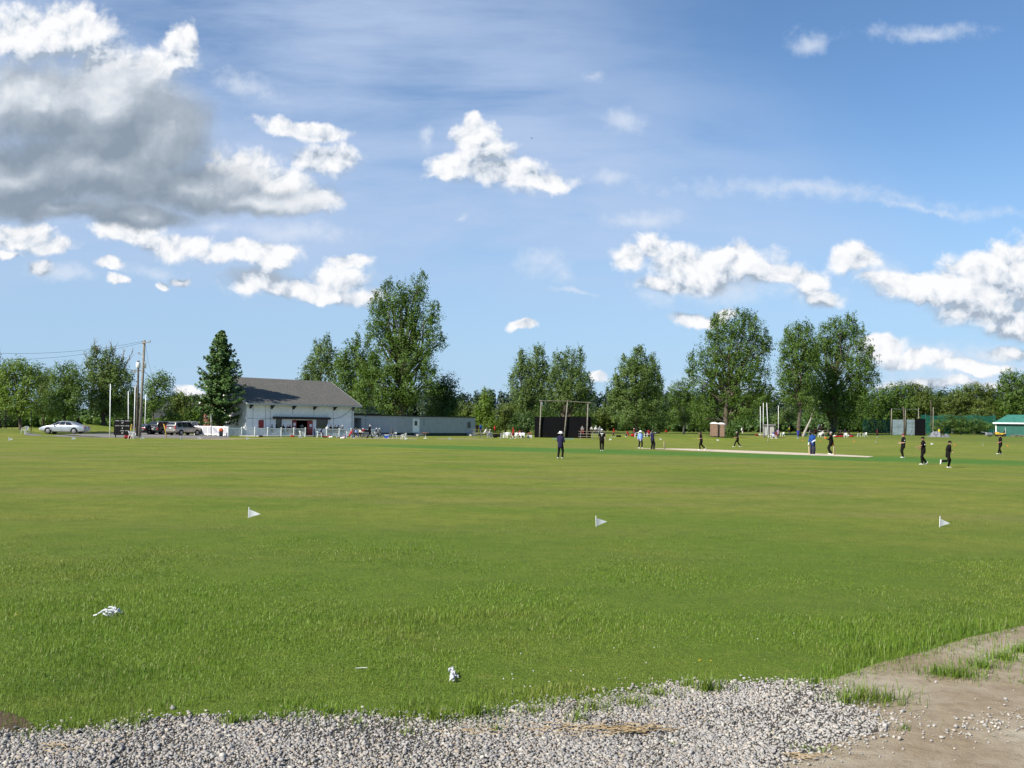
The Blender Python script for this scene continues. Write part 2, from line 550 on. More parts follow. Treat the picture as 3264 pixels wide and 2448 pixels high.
M['hair'] = mat('hair_dark', (0.015, 0.012, 0.010), 0.6, 0.3, 40)
def cloth(n, c):
    M[n] = mat(n, c, 0.85, 0.12, 14, 0.35, 22, spec=0.12)
for n, c in {'c_black': (0.0085,0.0070,0.0070), 'c_navy': (0.022,0.020,0.055), 'c_white': (0.78,0.77,0.74), 'c_lightblue': (0.27,0.42,0.80), 'c_blue': (0.02,0.07,0.26),
             'c_royal': (0.03,0.06,0.36), 'c_red': (0.36,0.02,0.018), 'c_maroon': (0.20,0.018,0.022), 'c_grey': (0.28,0.29,0.30), 'c_yellow': (0.60,0.50,0.03),
             'c_pink': (0.48,0.30,0.42), 'c_jeans': (0.10,0.14,0.22), 'c_teal': (0.02,0.13,0.20), 'c_olive': (0.05,0.07,0.03), 'c_offwhite': (0.62,0.62,0.58), 'c_tan': (0.42,0.34,0.24), 'c_orange': (0.62,0.13,0.03), 'c_dkgrey': (0.06,0.06,0.065)}.items():
    cloth(n, c)
M['willow'] = mat('willow_wood', (0.62, 0.47, 0.28), 0.6, 0.1, 10)
M['bark'] = mat('bark', (0.12, 0.095, 0.07), 0.95, 0.3, 4, 0.8, 9)
M['bark_pale'] = mat('bark_pale', (0.36, 0.33, 0.28), 0.95, 0.25, 4, 0.6, 9)
M['bark_dead'] = mat('bark_dead', (0.30, 0.24, 0.21), 0.95, 0.25, 4, 0.4, 9)
L_ = {}
L_['mid'] = leaf_mat('leaves_mid_green', (0.073,0.142,0.021), (0.101,0.180,0.026), (0.142,0.228,0.043))
L_['silver'] = leaf_mat('leaves_silvery_poplar', (0.084,0.145,0.026), (0.124,0.202,0.044), (0.212,0.285,0.106))
L_['bright'] = leaf_mat('leaves_yellow_green', (0.112,0.190,0.021), (0.147,0.241,0.026), (0.189,0.279,0.041))
L_['olive'] = leaf_mat('leaves_olive', (0.095,0.142,0.025), (0.124,0.177,0.030), (0.165,0.218,0.046))
L_['dark'] = leaf_mat('leaves_dark_green', (0.037,0.078,0.015), (0.052,0.105,0.021), (0.073,0.134,0.029), 0.2)
L_['spruce'] = leaf_mat('spruce_needles', (0.054,0.112,0.026), (0.073,0.140,0.033), (0.101,0.172,0.043), 0.12)
L_['hedge'] = leaf_mat('leaves_hedge', (0.075,0.150,0.018), (0.100,0.185,0.022), (0.120,0.200,0.030))
L_['wood'] = leaf_mat('leaves_far_wood', (0.016,0.036,0.016), (0.022,0.046,0.020), (0.030,0.056,0.024), 0.1)
L_['bush'] = leaf_mat('leaves_bush', (0.065,0.127,0.022), (0.085,0.158,0.029), (0.112,0.190,0.036))
# ------------------------------------------------------------------ ground
def inside(poly, x, y):
    poly = np.asarray(poly); r = np.zeros(x.shape, bool)
    j = len(poly) - 1
    for i in range(len(poly)):
        xi, yi = poly[i]; xj, yj = poly[j]
        with np.errstate(divide='ignore', invalid='ignore'):
            c = ((yi > y) != (yj > y)) & (x < (xj - xi) * (y - yi) / (yj - yi + 1e-12) + xi)
        r ^= c
        j = i
    return r

def pxpoly(pts):
    return [tuple(G(*p))[:2] for p in pts]

GRASS_EDGE = [(-900,2385),(-400,2350),(0,2337),(169,2332),(333,2320),(472,2297),(592,2283),(681,2288),(711,2304),(816,2300),(910,2288),(1044,2275),(1185,2285),(1378,2303),(1488,2304),(1528,2276),
              (1672,2263),(1746,2245),(1896,2232),(1985,2223),(2095,2195),(2200,2176),(2293,2186),(2442,2178),(2602,2172),(2661,2163),(2786,2119),(2960,2074),(3084,2034),(3264,1995),(3600,1930),(4200,1860)]
edge_w = pxpoly(GRASS_EDGE)
bare_poly = edge_w + [(16.0, 1.0), (-9.0, 1.0)]                       # everything on this side of the grass
GRAVEL_PX = [(-900,2380),(-400,2345)] + GRASS_EDGE[2:25] + [(2700,2240),(2790,2290),(2800,2335),(2720,2345),(2640,2370),(2600,2400),(2520,2420),(2440,2460),(2400,2600)]
gravel_poly = pxpoly(GRAVEL_PX) + [(1.4, 3.0), (-9.0, 1.0)]
STRIP_PX = [(2990,2330),(3100,2300),(3264,2262),(3500,2225),(3500,2275),(3264,2300),(3120,2338),(3020,2360)]
strip_poly = pxpoly(STRIP_PX)

def ground_material():
    m = bpy.data.materials.new('field_grass'); m.use_nodes = True
    t = m.node_tree; b = t.nodes['Principled BSDF']
    g = node(t, 'ShaderNodeNewGeometry'); P = g.outputs['Position']
    sp = node(t, 'ShaderNodeSeparateXYZ'); plug(t, sp.inputs[0], P)
    n1 = noise(t, P, 0.16, 4, 0.55); n2 = noise(t, P, 0.9, 5, 0.6); n3 = noise(t, P, 14.0, 5, 0.65)
    mp = node(t, 'ShaderNodeMapping'); plug(t, mp.inputs[0], P); mp.inputs['Scale'].default_value = (0.05, 0.22, 1)
    n4 = noise(t, mp.outputs[0], 1.0, 4, 0.6)
    green = (0.152, 0.215, 0.021, 1); yellow = (0.255, 0.265, 0.042, 1); brown = (0.255, 0.222, 0.072, 1)
    c = mixc(t, smooth(t, math_(t, 'MULTIPLY_ADD', n2, 0.5, n1), 0.55, 0.95), green, yellow)
    c = mixc(t, math_(t, 'MULTIPLY', smooth(t, n4, 0.46, 0.70), 0.75), c, brown)
    # near the camera the sward is longer and greener
    near = smooth(t, math_(t, 'MULTIPLY_ADD', n1, 14.0, sp.outputs[1]), 22.0, 38.0, 0.8, 0.0)
    c = mixc(t, near, c, (0.115, 0.190, 0.017, 1))
    # the watered square round the pitch: a greener band across the middle of the field
    dx = math_(t, 'SUBTRACT', sp.outputs[0], 20.0); dy = math_(t, 'SUBTRACT', sp.outputs[1], 79.0)
    q = math_(t, 'ABSOLUTE', math_(t, 'MULTIPLY_ADD', dx, 0.50, dy))
    out = math_(t, 'MAXIMUM', math_(t, 'SUBTRACT', math_(t, 'ABSOLUTE', math_(t, 'ADD', dx, 6.0)), 19.0), 0.0)
    w = math_(t, 'MULTIPLY_ADD', n2, 6.0, math_(t, 'MULTIPLY_ADD', out, 0.55, q))
    sq = smooth(t, w, 7.0, 14.0, 0.9, 0.0)
    c = mixc(t, sq, c, (0.072, 0.200, 0.028, 1))
    # rough grass on the banks beyond the boundary
    c = mixc(t, smooth(t, sp.outputs[2], 0.22, 0.5, 0.0, 0.55), c, (0.105, 0.150, 0.026, 1))
    c = mixc(t, smooth(t, n3, 0.38, 0.66, 0.0, 0.55), c, mixc(t, 0.55, c, (0.050, 0.075, 0.010, 1)))
    n6 = noise(t, P, 2.6, 5, 0.65); n7 = noise(t, P, 0.33, 5, 0.62)
    c = mixc(t, smooth(t, n7, 0.45, 0.66, 0.0, 0.42), c, (0.092, 0.150, 0.016, 1))
    c = mixc(t, smooth(t, n6, 0.46, 0.70, 0.0, 0.42), c, (0.085, 0.120, 0.018, 1))
    c = mixc(t, smooth(t, n6, 0.46, 0.28, 0.0, 0.30), c, (0.260, 0.255, 0.060, 1))
    n5 = noise(t, P, 55.0, 3, 0.6)
    c = mixc(t, smooth(t, n5, 0.56, 0.78, 0.0, 0.40), c, (0.22, 0.22, 0.07, 1))
    plug(t, b.inputs['Base Color'], c)
    b.inputs['Roughness'].default_value = 0.9; b.inputs['Specular IOR Level'].default_value = 0.15
    bn = node(t, 'ShaderNodeBump'); bn.inputs['Strength'].default_value = 0.9; bn.inputs['Distance'].default_value = 0.06
    plug(t, bn.inputs['Height'], math_(t, 'ADD', n3, math_(t, 'MULTIPLY', n5, 0.6)))
    t.links.new(bn.outputs[0], b.inputs['Normal'])
    return m

ys = np.concatenate([np.linspace(-20, 60, 41), np.linspace(62, 300, 150), np.linspace(310, 900, 30), np.linspace(1000, 3500, 14)])
xs = np.concatenate([np.linspace(-2600, -300, 12), np.linspace(-280, -120, 30), np.linspace(-115, 130, 200), np.linspace(136, 300, 26), np.linspace(330, 2600, 12)])
X, Y = np.meshgrid(xs, ys)
Z = terrain(X, Y)
vv_ = np.stack([X, Y, Z], -1).reshape(-1, 3)
nx, ny = len(xs), len(ys)
idx = np.arange(nx*ny).reshape(ny, nx)
fc = np.stack([idx[:-1,:-1], idx[:-1,1:], idx[1:,1:], idx[1:,:-1]], -1).reshape(-1, 4)
me = bpy.data.meshes.new('ground'); me.from_pydata(vv_.tolist(), [], fc.tolist())
me.polygons.foreach_set('use_smooth', [True]*len(fc)); me.update()
ground = link('ground', me, ground_material()); tag(ground, kind='structure')

def sheet(name, poly, m, lift, kind='structure', fine=None):
    """a sheet lying on the ground inside an outline"""
    bm = bmesh.new()
    vs = [bm.verts.new((x, y, 0)) for x, y in poly]
    f = bm.faces.new(vs)
    bmesh.ops.triangulate(bm, faces=[f])
    if fine:
        for _ in range(fine):
            bmesh.ops.subdivide_edges(bm, edges=[e for e in bm.edges if e.calc_length() > 1.5], cuts=1)
    for v in bm.verts:
        v.co.z = float(terrain(v.co.x, v.co.y)) + lift
    bmesh.ops.recalc_face_normals(bm, faces=bm.faces)
    for f in bm.faces:
        if f.normal.z < 0: f.normal_flip()
    me = bpy.data.meshes.new(name); bm.to_mesh(me); bm.free()
    o = link(name, me, m); tag(o, kind=kind)
    return o

def dirt_material(name, a, b_, c, s=3.0):
    m = bpy.data.materials.new(name); m.use_nodes = True
    t = m.node_tree; b = t.nodes['Principled BSDF']
    g = node(t, 'ShaderNodeNewGeometry'); P = g.outputs['Position']
    n1 = noise(t, P, 0.55*s/3, 5, 0.6); n2 = noise(t, P, 6.0*s/3, 6, 0.65); n3 = noise(t, P, 60, 4, 0.7)
    cc = mixc(t, smooth(t, n1, 0.35, 0.65), (*a, 1), (*b_, 1))
    cc = mixc(t, smooth(t, n2, 0.40, 0.70, 0, 0.6), cc, (*c, 1))
    cc = mixc(t, smooth(t, n3, 0.55, 0.72, 0, 0.5), cc, (0.42, 0.39, 0.34, 1))
    plug(t, b.inputs['Base Color'], cc)
    b.inputs['Roughness'].default_value = 0.95; b.inputs['Specular IOR Level'].default_value = 0.1
    bn = node(t, 'ShaderNodeBump'); bn.inputs['Strength'].default_value = 0.8; bn.inputs['Distance'].default_value = 0.03
    plug(t, bn.inputs['Height'], math_(t, 'ADD', n2, math_(t, 'MULTIPLY', n3, 0.5)))
    t.links.new(bn.outputs[0], b.inputs['Normal'])
    return m
M['dirt'] = dirt_material('bare_dirt', (0.43,0.380,0.285), (0.29,0.225,0.145), (0.21,0.155,0.095))
def chips_material(name):
    m = bpy.data.materials.new(name); m.use_nodes = True
    t = m.node_tree; b = t.nodes['Principled BSDF']; g = node(t, 'ShaderNodeNewGeometry'); P = g.outputs['Position']
    vo = node(t, 'ShaderNodeTexVoronoi'); plug(t, vo.inputs['Vector'], P); vo.inputs['Scale'].default_value = 75
    sp = node(t, 'ShaderNodeSeparateColor'); t.links.new(vo.outputs['Color'], sp.inputs[0])
    r = node(t, 'ShaderNodeValToRGB'); plug(t, r.inputs[0], sp.outputs[0]); e = r.color_ramp.elements
    e[0].color = (0.18, 0.17, 0.155, 1); e[1].color = (0.44, 0.405, 0.355, 1)
    n1 = noise(t, P, 1.4, 5, 0.6)
    c = mixc(t, smooth(t, n1, 0.50, 0.70, 0, 0.65), r.outputs[0], (0.25, 0.205, 0.15, 1))
    c = mixc(t, smooth(t, vo.outputs['Distance'], 0.006, 0.012, 0, 0.45), c, (0.11, 0.095, 0.08, 1))
    plug(t, b.inputs['Base Color'], c); b.inputs['Roughness'].default_value = 0.9; b.inputs['Specular IOR Level'].default_value = 0.15
    bn = node(t, 'ShaderNodeBump'); bn.inputs['Strength'].default_value = 1.0; bn.inputs['Distance'].default_value = 0.012
    plug(t, bn.inputs['Height'], math_(t, 'MULTIPLY', vo.outputs['Distance'], -60.0)); t.links.new(bn.outputs[0], b.inputs['Normal'])
    return m
M['gravel_bed'] = chips_material('gravel_dust') if True else dirt_material('gravel_dust', (0.30,0.275,0.24), (0.25,0.22,0.185), (0.16,0.14,0.115))
M['asphalt'] = dirt_material('worn_asphalt', (0.20,0.19,0.18), (0.24,0.225,0.205), (0.16,0.15,0.14), 1.0)
M['sand'] = dirt_material('worn_sandy_ground', (0.33,0.26,0.17), (0.38,0.31,0.22), (0.24,0.19,0.11), 2.0)
sheet('dirt_track', bare_poly, M['dirt'], 0.004, fine=2)
sheet('gravel_verge', gravel_poly, M['gravel_bed'], 0.008, fine=2)
BARE_PX = [(-260,2280),(-100,2262),(0,2268),(45,2276),(90,2300),(115,2322),(70,2336),(0,2345),(-200,2370)]
bare_hole = pxpoly(BARE_PX)
M['dark_soil'] = dirt_material('dark_soil', (0.085,0.060,0.038), (0.12,0.085,0.05), (0.05,0.036,0.024))
sheet('bare_soil', bare_hole, M['dark_soil'], 0.006)
# the drive with the parked cars, the patio before the pavilion, worn strips
sheet('driveway', [(p.x, p.y) for p in (G(75,1387.2), G(200,1392.5), G(330,1395), G(480,1396), G(620,1398), G(715,1397), G(735,1394.5), D(730,133), D(620,146), D(440,147), D(300,129), D(130,126))], M['asphalt'], 0.012, fine=3)
sheet('worn_path', [(p.x, p.y) for p in (G(560,1400), G(700,1401.5), G(830,1398.5), G(900,1397.2), G(900,1396), G(830,1397), G(720,1400), G(600,1399))], M['sand'], 0.008)
sheet('worn_ground', [(p.x, p.y) for p in (G(1100,1398), G(1180,1399), G(1330,1400), G(1330,1398.5), G(1230,1397), G(1130,1396))], M['sand'], 0.008)
sheet('worn_ground', [(p.x, p.y) for p in (G(1390,1399.5), G(1540,1400.3), G(1540,1399), G(1400,1398))], M['sand'], 0.008)
# the artificial wicket
PITCH = [(2026,1428.6),(2200,1430.6),(2400,1437.6),(2600,1445.6),(2657,1448.2),(2786,1455.2),(2766,1458.0),(2601,1452.4),(2400,1445.2),(2200,1436.6),(2115,1432.4),(2040,1429.8)]
M['pitch'] = dirt_material('pitch_matting', (0.55,0.46,0.34), (0.60,0.52,0.40), (0.48,0.39,0.28), 4.0)
sheet('pitch', [(p.x, p.y) for p in (G(*q) for q in PITCH)], M['pitch'], 0.012)
M['crease'] = mat('crease_paint', (0.62, 0.64, 0.66), 0.9, 0.1, 3)
for cx0, cx1 in ((2108, 2150), (2630, 2690)):
    pass
# ------------------------------------------------------------------ buildings
class Wall:
    """a vertical wall line on the ground; turns photo pixels into (u, z) on it"""
    def __init__(self, p0, p1):
        self.o = Vector(p0); d = Vector((p1[0]-p0[0], p1[1]-p0[1], 0)); self.L = d.length; self.a = d.normalized()
        self.rz = math.atan2(d.y, d.x)
    def u(self, px):
        d = ray(px, 1350); r = d.x / d.y
        return (r * self.o.y - self.o.x) / (self.a.x - r * self.a.y)
    def z(self, px, py):
        d = ray(px, py); dist = self.o.y + self.u(px) * self.a.y
        return CAM_H + d.z / d.y * dist - self.o.z
    def rect(self, x0, x1, y0, y1):
        xm = (x0 + x1) / 2
        return (self.u(x0), self.u(x1), self.z(xm, y1), self.z(xm, y0))

def wall_mesh(mb, L, H, t, ops, v0=0.0, base=0.0):
    us = sorted({0.0, L} | {o[0] for o in ops} | {o[1] for o in ops})
    for a, b in zip(us[:-1], us[1:]):
        z = base
        for o in sorted([o for o in ops if o[0] <= a + 1e-6 and o[1] >= b - 1e-6], key=lambda q: q[2]):
            if o[2] > z + 1e-4:
                mb.box((a, v0, z), (b, v0 + t, o[2]))
            z = o[3]
        if H > z:
            mb.box((a, v0, z), (b, v0 + t, H))

def shingles():
    m = bpy.data.materials.new('grey_shingles'); m.use_nodes = True
    t = m.node_tree; b = t.nodes['Principled BSDF']; tcn = node(t, 'ShaderNodeTexCoord')
    br = node(t, 'ShaderNodeTexBrick'); plug(t, br.inputs['Vector'], tcn.outputs['Object'])
    br.inputs['Color1'].default_value = (0.105, 0.096, 0.082, 1); br.inputs['Color2'].default_value = (0.160, 0.147, 0.125, 1)
    br.inputs['Mortar'].default_value = (0.06, 0.06, 0.06, 1); br.inputs['Scale'].default_value = 3.0
    br.inputs['Mortar Size'].default_value = 0.02; br.inputs['Bias'].default_value = -0.1
    n = noise(t, tcn.outputs['Object'], 0.8, 5, 0.65); n2 = noise(t, tcn.outputs['Object'], 5.0, 4, 0.7)
    c = mixc(t, smooth(t, n, 0.35, 0.7, 0, 0.6), br.outputs[0], (0.085, 0.090, 0.078, 1))
    c = mixc(t, smooth(t, n2, 0.54, 0.72, 0, 0.75), c, (0.30, 0.285, 0.255, 1))
    plug(t, b.inputs['Base Color'], c); b.inputs['Roughness'].default_value = 0.95
    return m
M['shingle'] = shingles()
M['trailer'] = mat('trailer_siding', (0.33, 0.36, 0.385), 0.55, 0.06, 1.2)
M['skirt'] = mat('dark_green_skirting', (0.018, 0.045, 0.032), 0.7, 0.2, 2)
M['green_metal'] = mat('green_metal_cladding', (0.020, 0.115, 0.085), 0.5, 0.12, 1.0)
M['green_roof'] = mat('green_metal_roof', (0.050, 0.200, 0.150), 0.45, 0.12, 1.0)
M['tar'] = mat('tar_roof', (0.05, 0.045, 0.045), 0.9, 0.2, 3)
M['house_wall'] = mat('house_wall', (0.25, 0.24, 0.22), 0.8, 0.1, 2)
M['house_roof'] = mat('house_roof', (0.075, 0.075, 0.080), 0.9, 0.2, 2)

# --- the pavilion
PAV = Wall(D(785, 138), D(1127, 151))
pav = thing('pavilion', 'white cricket pavilion with grey shingle gable roof and open red doors', 'building', PAV.o, PAV.rz)
L, W, WB, EZ = PAV.L, 14.0, 9.6, PAV.z(1120, 1290) + 0.15
RISE = 3.3
hatch1 = PAV.rect(879, 899, 1335, 1367); door = PAV.rect(931, 996, 1339, 1394); hatch2 = PAV.rect(1008, 1045.5, 1336, 1367)
door = (door[0], door[1], 0.12, door[3])
b = MB()
wall_mesh(b, L, EZ, 0.2, [hatch1, door, hatch2])
zb_ = EZ + RISE*(1 - (WB-W/2)/(W/2)) - .1
b.box((0, WB-0.2, 0), (L, WB, zb_))                                    # back
for u0 in (0.0, L-0.2):                                             # gable walls
    b.prism([(u0,0.2,0),(u0,WB-0.2,0),(u0,WB-0.2,zb_),(u0,W/2,EZ+RISE-0.12),(u0,0.2,EZ)], (0,0,0), (0.2,0,0))
b.build('wall', M['white_paint'], pav)
def slope(mb, u0, u1, v0, z0, v1, z1, th):
    mb.prism([(u0,v0,z0),(u0,v1,z1),(u0,v1,z1+th),(u0,v0,z0+th)], (0,0,0), (u1-u0,0,0))
tanp = RISE / (W/2)
b = MB(); oh = 0.95
slope(b, -0.55, L+0.75, -oh, EZ-oh*tanp+0.02, W/2, EZ+RISE+0.02, 0.14)
slope(b, -0.55, L+0.75, WB+.5, EZ+RISE-(WB+.5-W/2)*tanp+0.02, W/2+0.001, EZ+RISE+0.02, 0.14)
roof = b.build('roof', M['shingle'], pav)
b = MB()
ze = EZ - oh*tanp
b.box((-0.55, -oh-0.10, ze-0.08), (L+0.75, -oh-0.005, ze+0.14))
b.build('gutter', M['galv'], pav)
b = MB()
for u0 in (-0.62, L+0.76):
    b = MB()
    slope(b, u0, u0+0.05, -oh, ze-0.12, W/2, EZ+RISE-0.12, 0.27)
    slope(b, u0, u0+0.05, WB+.5, EZ+RISE-(WB+.5-W/2)*tanp-0.12, W/2+0.003, EZ+RISE-0.12, 0.27)
    b.build('verge_board', M['white_paint'], pav)
for px in (797, 865, 934, 1000, 1064, 1124):
    u = PAV.u(px); b = MB()
    b.prism([(u-0.12,-0.85,ze+0.02),(u-0.12,-0.003,ze+0.35),(u-0.12,-0.003,ze-0.62)], (0,0,0), (0.24,0,0))
    b.build('bracket', M['dark_wood'], pav)
b = MB(); q = PAV.rect(869, 1048.5, 1329, 1336.5)
b.box((q[0], -0.45, q[2]), (q[1], -0.003, q[3])); b.build('canopy_beam', M['dark_wood'], pav)
b = MB(); q = PAV.rect(824, 840, 1339, 1364)
b.box((q[0], -0.06, q[2]), (q[1], -0.003, q[3])); sh = b.build('shutter', M['red_paint'], pav)
for z0 in (q[2]+0.25, q[3]-0.35):
    b = MB(); b.box((q[0]+0.05, -0.085, z0), (q[1]-0.05, -0.063, z0+0.1)); b.build('batten', M['red_paint'], sh)
# door leaves folded back against the wall, white notices on them
lf = PAV.rect(931, 944, 1340, 1393); rt = PAV.rect(979, 996, 1341, 1393)
for q, notes in ((lf, ((0.30,0.80,1.45,1.85),(0.35,0.75,0.85,1.25))), (rt, ((0.50,0.85,1.30,1.70),))):
    b = MB(); b.box((q[0], -0.075, 0.13), (q[1], -0.015, q[3])); dl = b.build('door', M['red_paint'], pav)
    b = MB(); b.box((q[0]+0.1, -0.10, 1.02), (q[1]-0.1, -0.078, 1.08)); b.build('push_bar', M['grey_metal'], dl)
    for n0, n1, z0, z1 in notes:
        b = MB(); w = q[1]-q[0]; b.box((q[0]+w*n0*0.8, -0.083, z0), (q[0]+w*n1, -0.079, z1)); b.build('notice', M['plate'], dl)
b = MB(); b.box((PAV.u(944), -0.03, door[3]-0.02), (PAV.u(979), 0.0-0.002, door[3]+0.10)); b.build('door_head', M['white_paint'], pav)
b = MB(); b.box((0.3, 4.2, 0.05), (L-0.3, 4.3, EZ-0.1)); b.box((0.25, 0.25, 0.02), (L-0.25, 4.1, 0.1)); b.build('inner_wall', M['dark_wood'], pav)
for h in (hatch1, hatch2):
    b = MB()
    b.box((h[0], 0.16, h[2]), (h[1], 0.185, h[3])); b.build('window', M['glass'], pav)
for px in (806, 861, 931, 1000, 1063, 846):
    b = MB()
    u = PAV.u(px); z0 = 0.1 if px in (806, 1063) else (door[3]+0.75 if px in (931, 1000) else 0.3)
    b.box((u-0.025, -0.012, z0), (u+0.025, -0.002, EZ-0.2)); b.build('seam', M['grey_metal'], pav)
b = MB()
u = PAV.u(1118)
b.tube([(u+0.25,-0.9,ze), (u+0.25,-0.6,ze-0.25), (u+0.2,-0.10,ze-0.55), (u+0.2,-0.08,0.2)], [0.055]*4, 8)
b.build('downpipe', M['galv'], pav)
b = MB()                                                             # slack cable on the wall
pts = [(PAV.u(x), -0.05, PAV.z(x, y)) for x, y in ((1120,1302),(1104,1318),(1085,1330),(1066,1334),(1050,1334))]
b.tube(pts, [0.018]*5, 5); b.build('cable', M['black'], pav); b = MB(); pts = [(PAV.u(x), -0.05, PAV.z(x, y)) for x, y in ((868,1334),(840,1336),(800,1334),(788,1333))]
b.tube(pts, [0.018]*4, 5); b.build('cable', M['black'], pav)
# gable side (left): red door and two dark windows
b = MB(); b.box((-0.07, 6.1, 0.15), (-0.003, 7.0, 2.25)); d_ = b.build('side_door', M['red_paint'], pav)
b = MB(); b.ball((-0.10, 6.2, 1.15), 0.05, 6, 5); b.build('handle', M['grey_metal'], d_)
for v0, v1 in ((5.4, 5.85), (2.0, 2.5)):
    b = MB(); b.box((-0.03, v0, 1.35), (-0.004, v1, 2.6)); b.build('window', M['glass'], pav)
b = MB(); b.box((-0.05, 2.6, 1.3), (-0.004, 5.3, 2.65)); b.build('panel', M['white_paint'], pav)

# --- patio in front of it
def offs(wall, u, v, z=0.0):
    n = Vector((-wall.a.y, wall.a.x, 0))
    p = wall.o + wall.a*u + n*v
    return Vector((p.x, p.y, wall.o.z + z))
b = MB()
b.box((-1, -4.6, -0.3), (L+9, -0.02, 0.10))
pt = b.build('patio', M['concrete']); pt.location = PAV.o; pt.rotation_euler = (0,0,PAV.rz); tag(pt, kind='structure')

# --- brick annex behind the spruce
AN = Wall(D(649, 141.6), D(700, 141.6))
an = thing('brick_annex', 'small red brick building with white verge behind the spruce tree', 'building', AN.o, AN.rz)
zt = AN.z(655, 1282); wz = AN.L
b = MB(); b.prism([(0,0,0),(wz,0,0),(wz,0,zt),(wz/2,0,zt+2.0),(0,0,zt)], (0,0,0), (0,3.0,0)); b.build('wall', M['brick'], an)
b = MB(); b.prism([(-0.5,-0.3,zt-0.25),(wz/2,-0.3,zt+2.03),(wz+0.5,-0.3,zt-0.25),(wz+0.5,-0.3,zt-0.05),(wz/2,-0.3,zt+2.25),(-0.5,-0.3,zt-0.05)], (0,0,0), (0,3.4,0)); rf = b.build('roof', M['house_roof'], an)
b = MB(); b.prism([(-0.6,-0.36,zt-0.35),(wz/2,-0.36,zt+1.93),(wz+0.6,-0.36,zt-0.35),(wz+0.6,-0.36,zt-0.02),(wz/2,-0.36,zt+2.28),(-0.6,-0.36,zt-0.02)], (0,0,0), (0,0.05,0)); b.build('verge_board', M['white_paint'], rf)
q = AN.rect(653, 671, 1327, 1331); b = MB(); b.box((q[0], -0.25, q[2]), (q[1], -0.003, q[3])); b.build('lamp_bar', M['white_plastic'], an)
b = MB(); b.box((AN.u(676), -0.03, 0), (AN.u(692), -0.003, 2.6)); b.build('door', M['dark_wood'], an)
b = MB(); b.ball((AN.u(649.5), -0.12, AN.z(649, 1298)), 0.14, 8, 6); b.build('wall_lamp', M['white_plastic'], an)

# --- the long grey trailer
TR = Wall(D(1121, 151.5), D(1515, 170))
tr = thing('trailer', 'long pale grey office trailer with a white door and dark green skirting', 'trailer', TR.o, TR.rz)
TL = TR.L; tz = TR.z(1400, 1329.5); sk = 0.5
dr = TR.rect(1317, 1335, 1337, 1385); wn = TR.rect(1489, 1500, 1345, 1364)
porch = (TR.u(1129), TR.u(1152), sk, tz - 0.35)
b = MB(); wall_mesh(b, TL, tz, 0.15, [wn, porch], 0, sk)
b.box((porch[0]-0.1, 1.5, sk), (porch[1]+0.1, 1.6, tz)); b.box((porch[1], 0.16, sk), (porch[1]+0.1, 1.49, tz))
b.box((0, 0.15, sk), (0.15, 4.0, tz)); b.box((TL-0.15, 0.15, sk), (TL, 4.0, tz)); b.box((0, 4.0, sk), (TL, 4.15, tz))
b.build('wall', M['trailer'], tr)
b = MB(); b.box((0.1, 0.08, -0.2), (TL-0.1, 4.05, sk-0.003)); b.build('skirting', M['skirt'], tr)
b = MB(); b.box((-0.12, -0.15, tz+0.003), (TL+0.12, 4.3, tz+0.16)); b.build('roof', M['tar'], tr)
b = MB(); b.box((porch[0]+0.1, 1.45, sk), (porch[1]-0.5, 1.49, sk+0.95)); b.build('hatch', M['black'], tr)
b = MB(); b.box((dr[0], -0.06, sk+0.06), (dr[1], -0.003, dr[3])); d_ = b.build('door', M['white_paint'], tr)
w_ = dr[1]-dr[0]; b = MB(); b.box((dr[0]+w_*.2, -0.075, sk+1.15), (dr[1]-w_*.3, -0.062, dr[3]-0.22)); b.build('door_window', M['glass'], d_)
b = MB(); b.ball((dr[1]-0.1, -0.1, sk+1.0), 0.045, 6, 5); b.build('handle', M['grey_metal'], d_)
b = MB(); b.box((dr[0]-0.12, -0.03, sk+0.02), (dr[0]-0.006, -0.003, dr[3]+0.1)); b.box((dr[1]+0.006, -0.03, sk+0.02), (dr[1]+0.12, -0.003, dr[3]+0.1)); b.box((dr[0]-0.12, -0.03, dr[3]+0.103), (dr[1]+0.12, -0.003, dr[3]+0.2)); b.build('door_frame', M['white_paint'], d_)
b = MB(); b.box((wn[0]+0.01, 0.05, wn[2]+0.01), (wn[1]-0.01, 0.08, wn[3]-0.01)); w_ = b.build('window', M['glass'], tr)
b = MB()
fw = 0.1
b.box((wn[0]-fw, -0.04, wn[3]), (wn[1]+2.2*fw, -0.003, wn[3]+0.14)); b.box((wn[0]-fw, -0.04, wn[2]-fw), (wn[1]+fw, -0.003, wn[2])); b.box((wn[0]-fw, -0.04, wn[2]), (wn[0], -0.003, wn[3])); b.box((wn[1], -0.04, wn[2]), (wn[1]+fw, -0.003, wn[3]))
b.build('window_frame', M['trailer'], w_)
for px in (1351, 1165):
    for py in (1328, 1338, 1347, 1355):
        u = TR.u(px); z = TR.z(px, py); b = MB(); b.lathe((u, -0.06, z), [(0.07, 0.0), (0.07, 0.05)], 8, 'y'); b.build('vent', M['black'], tr)
for px in (1259, 1340, 1430):
    b = MB(); b.box((TR.u(px)-0.03, -0.012, sk+0.02), (TR.u(px)+0.03, -0.002, tz-0.02)); b.build('seam', M['galv'], tr)
for x0, x1 in ((1319, 1340), (1488, 1507)):
    q = TR.rect(x0, x1, 1388, 1396); b = MB()
    b.box((q[0], -1.1, -0.15), (q[1], -0.02, 0.28)); b.box((q[0]+0.1, -0.55, 0.27), (q[1]-0.1, -0.03, 0.5))
    b.build('step', M['concrete'], tr, bevel=0.02)
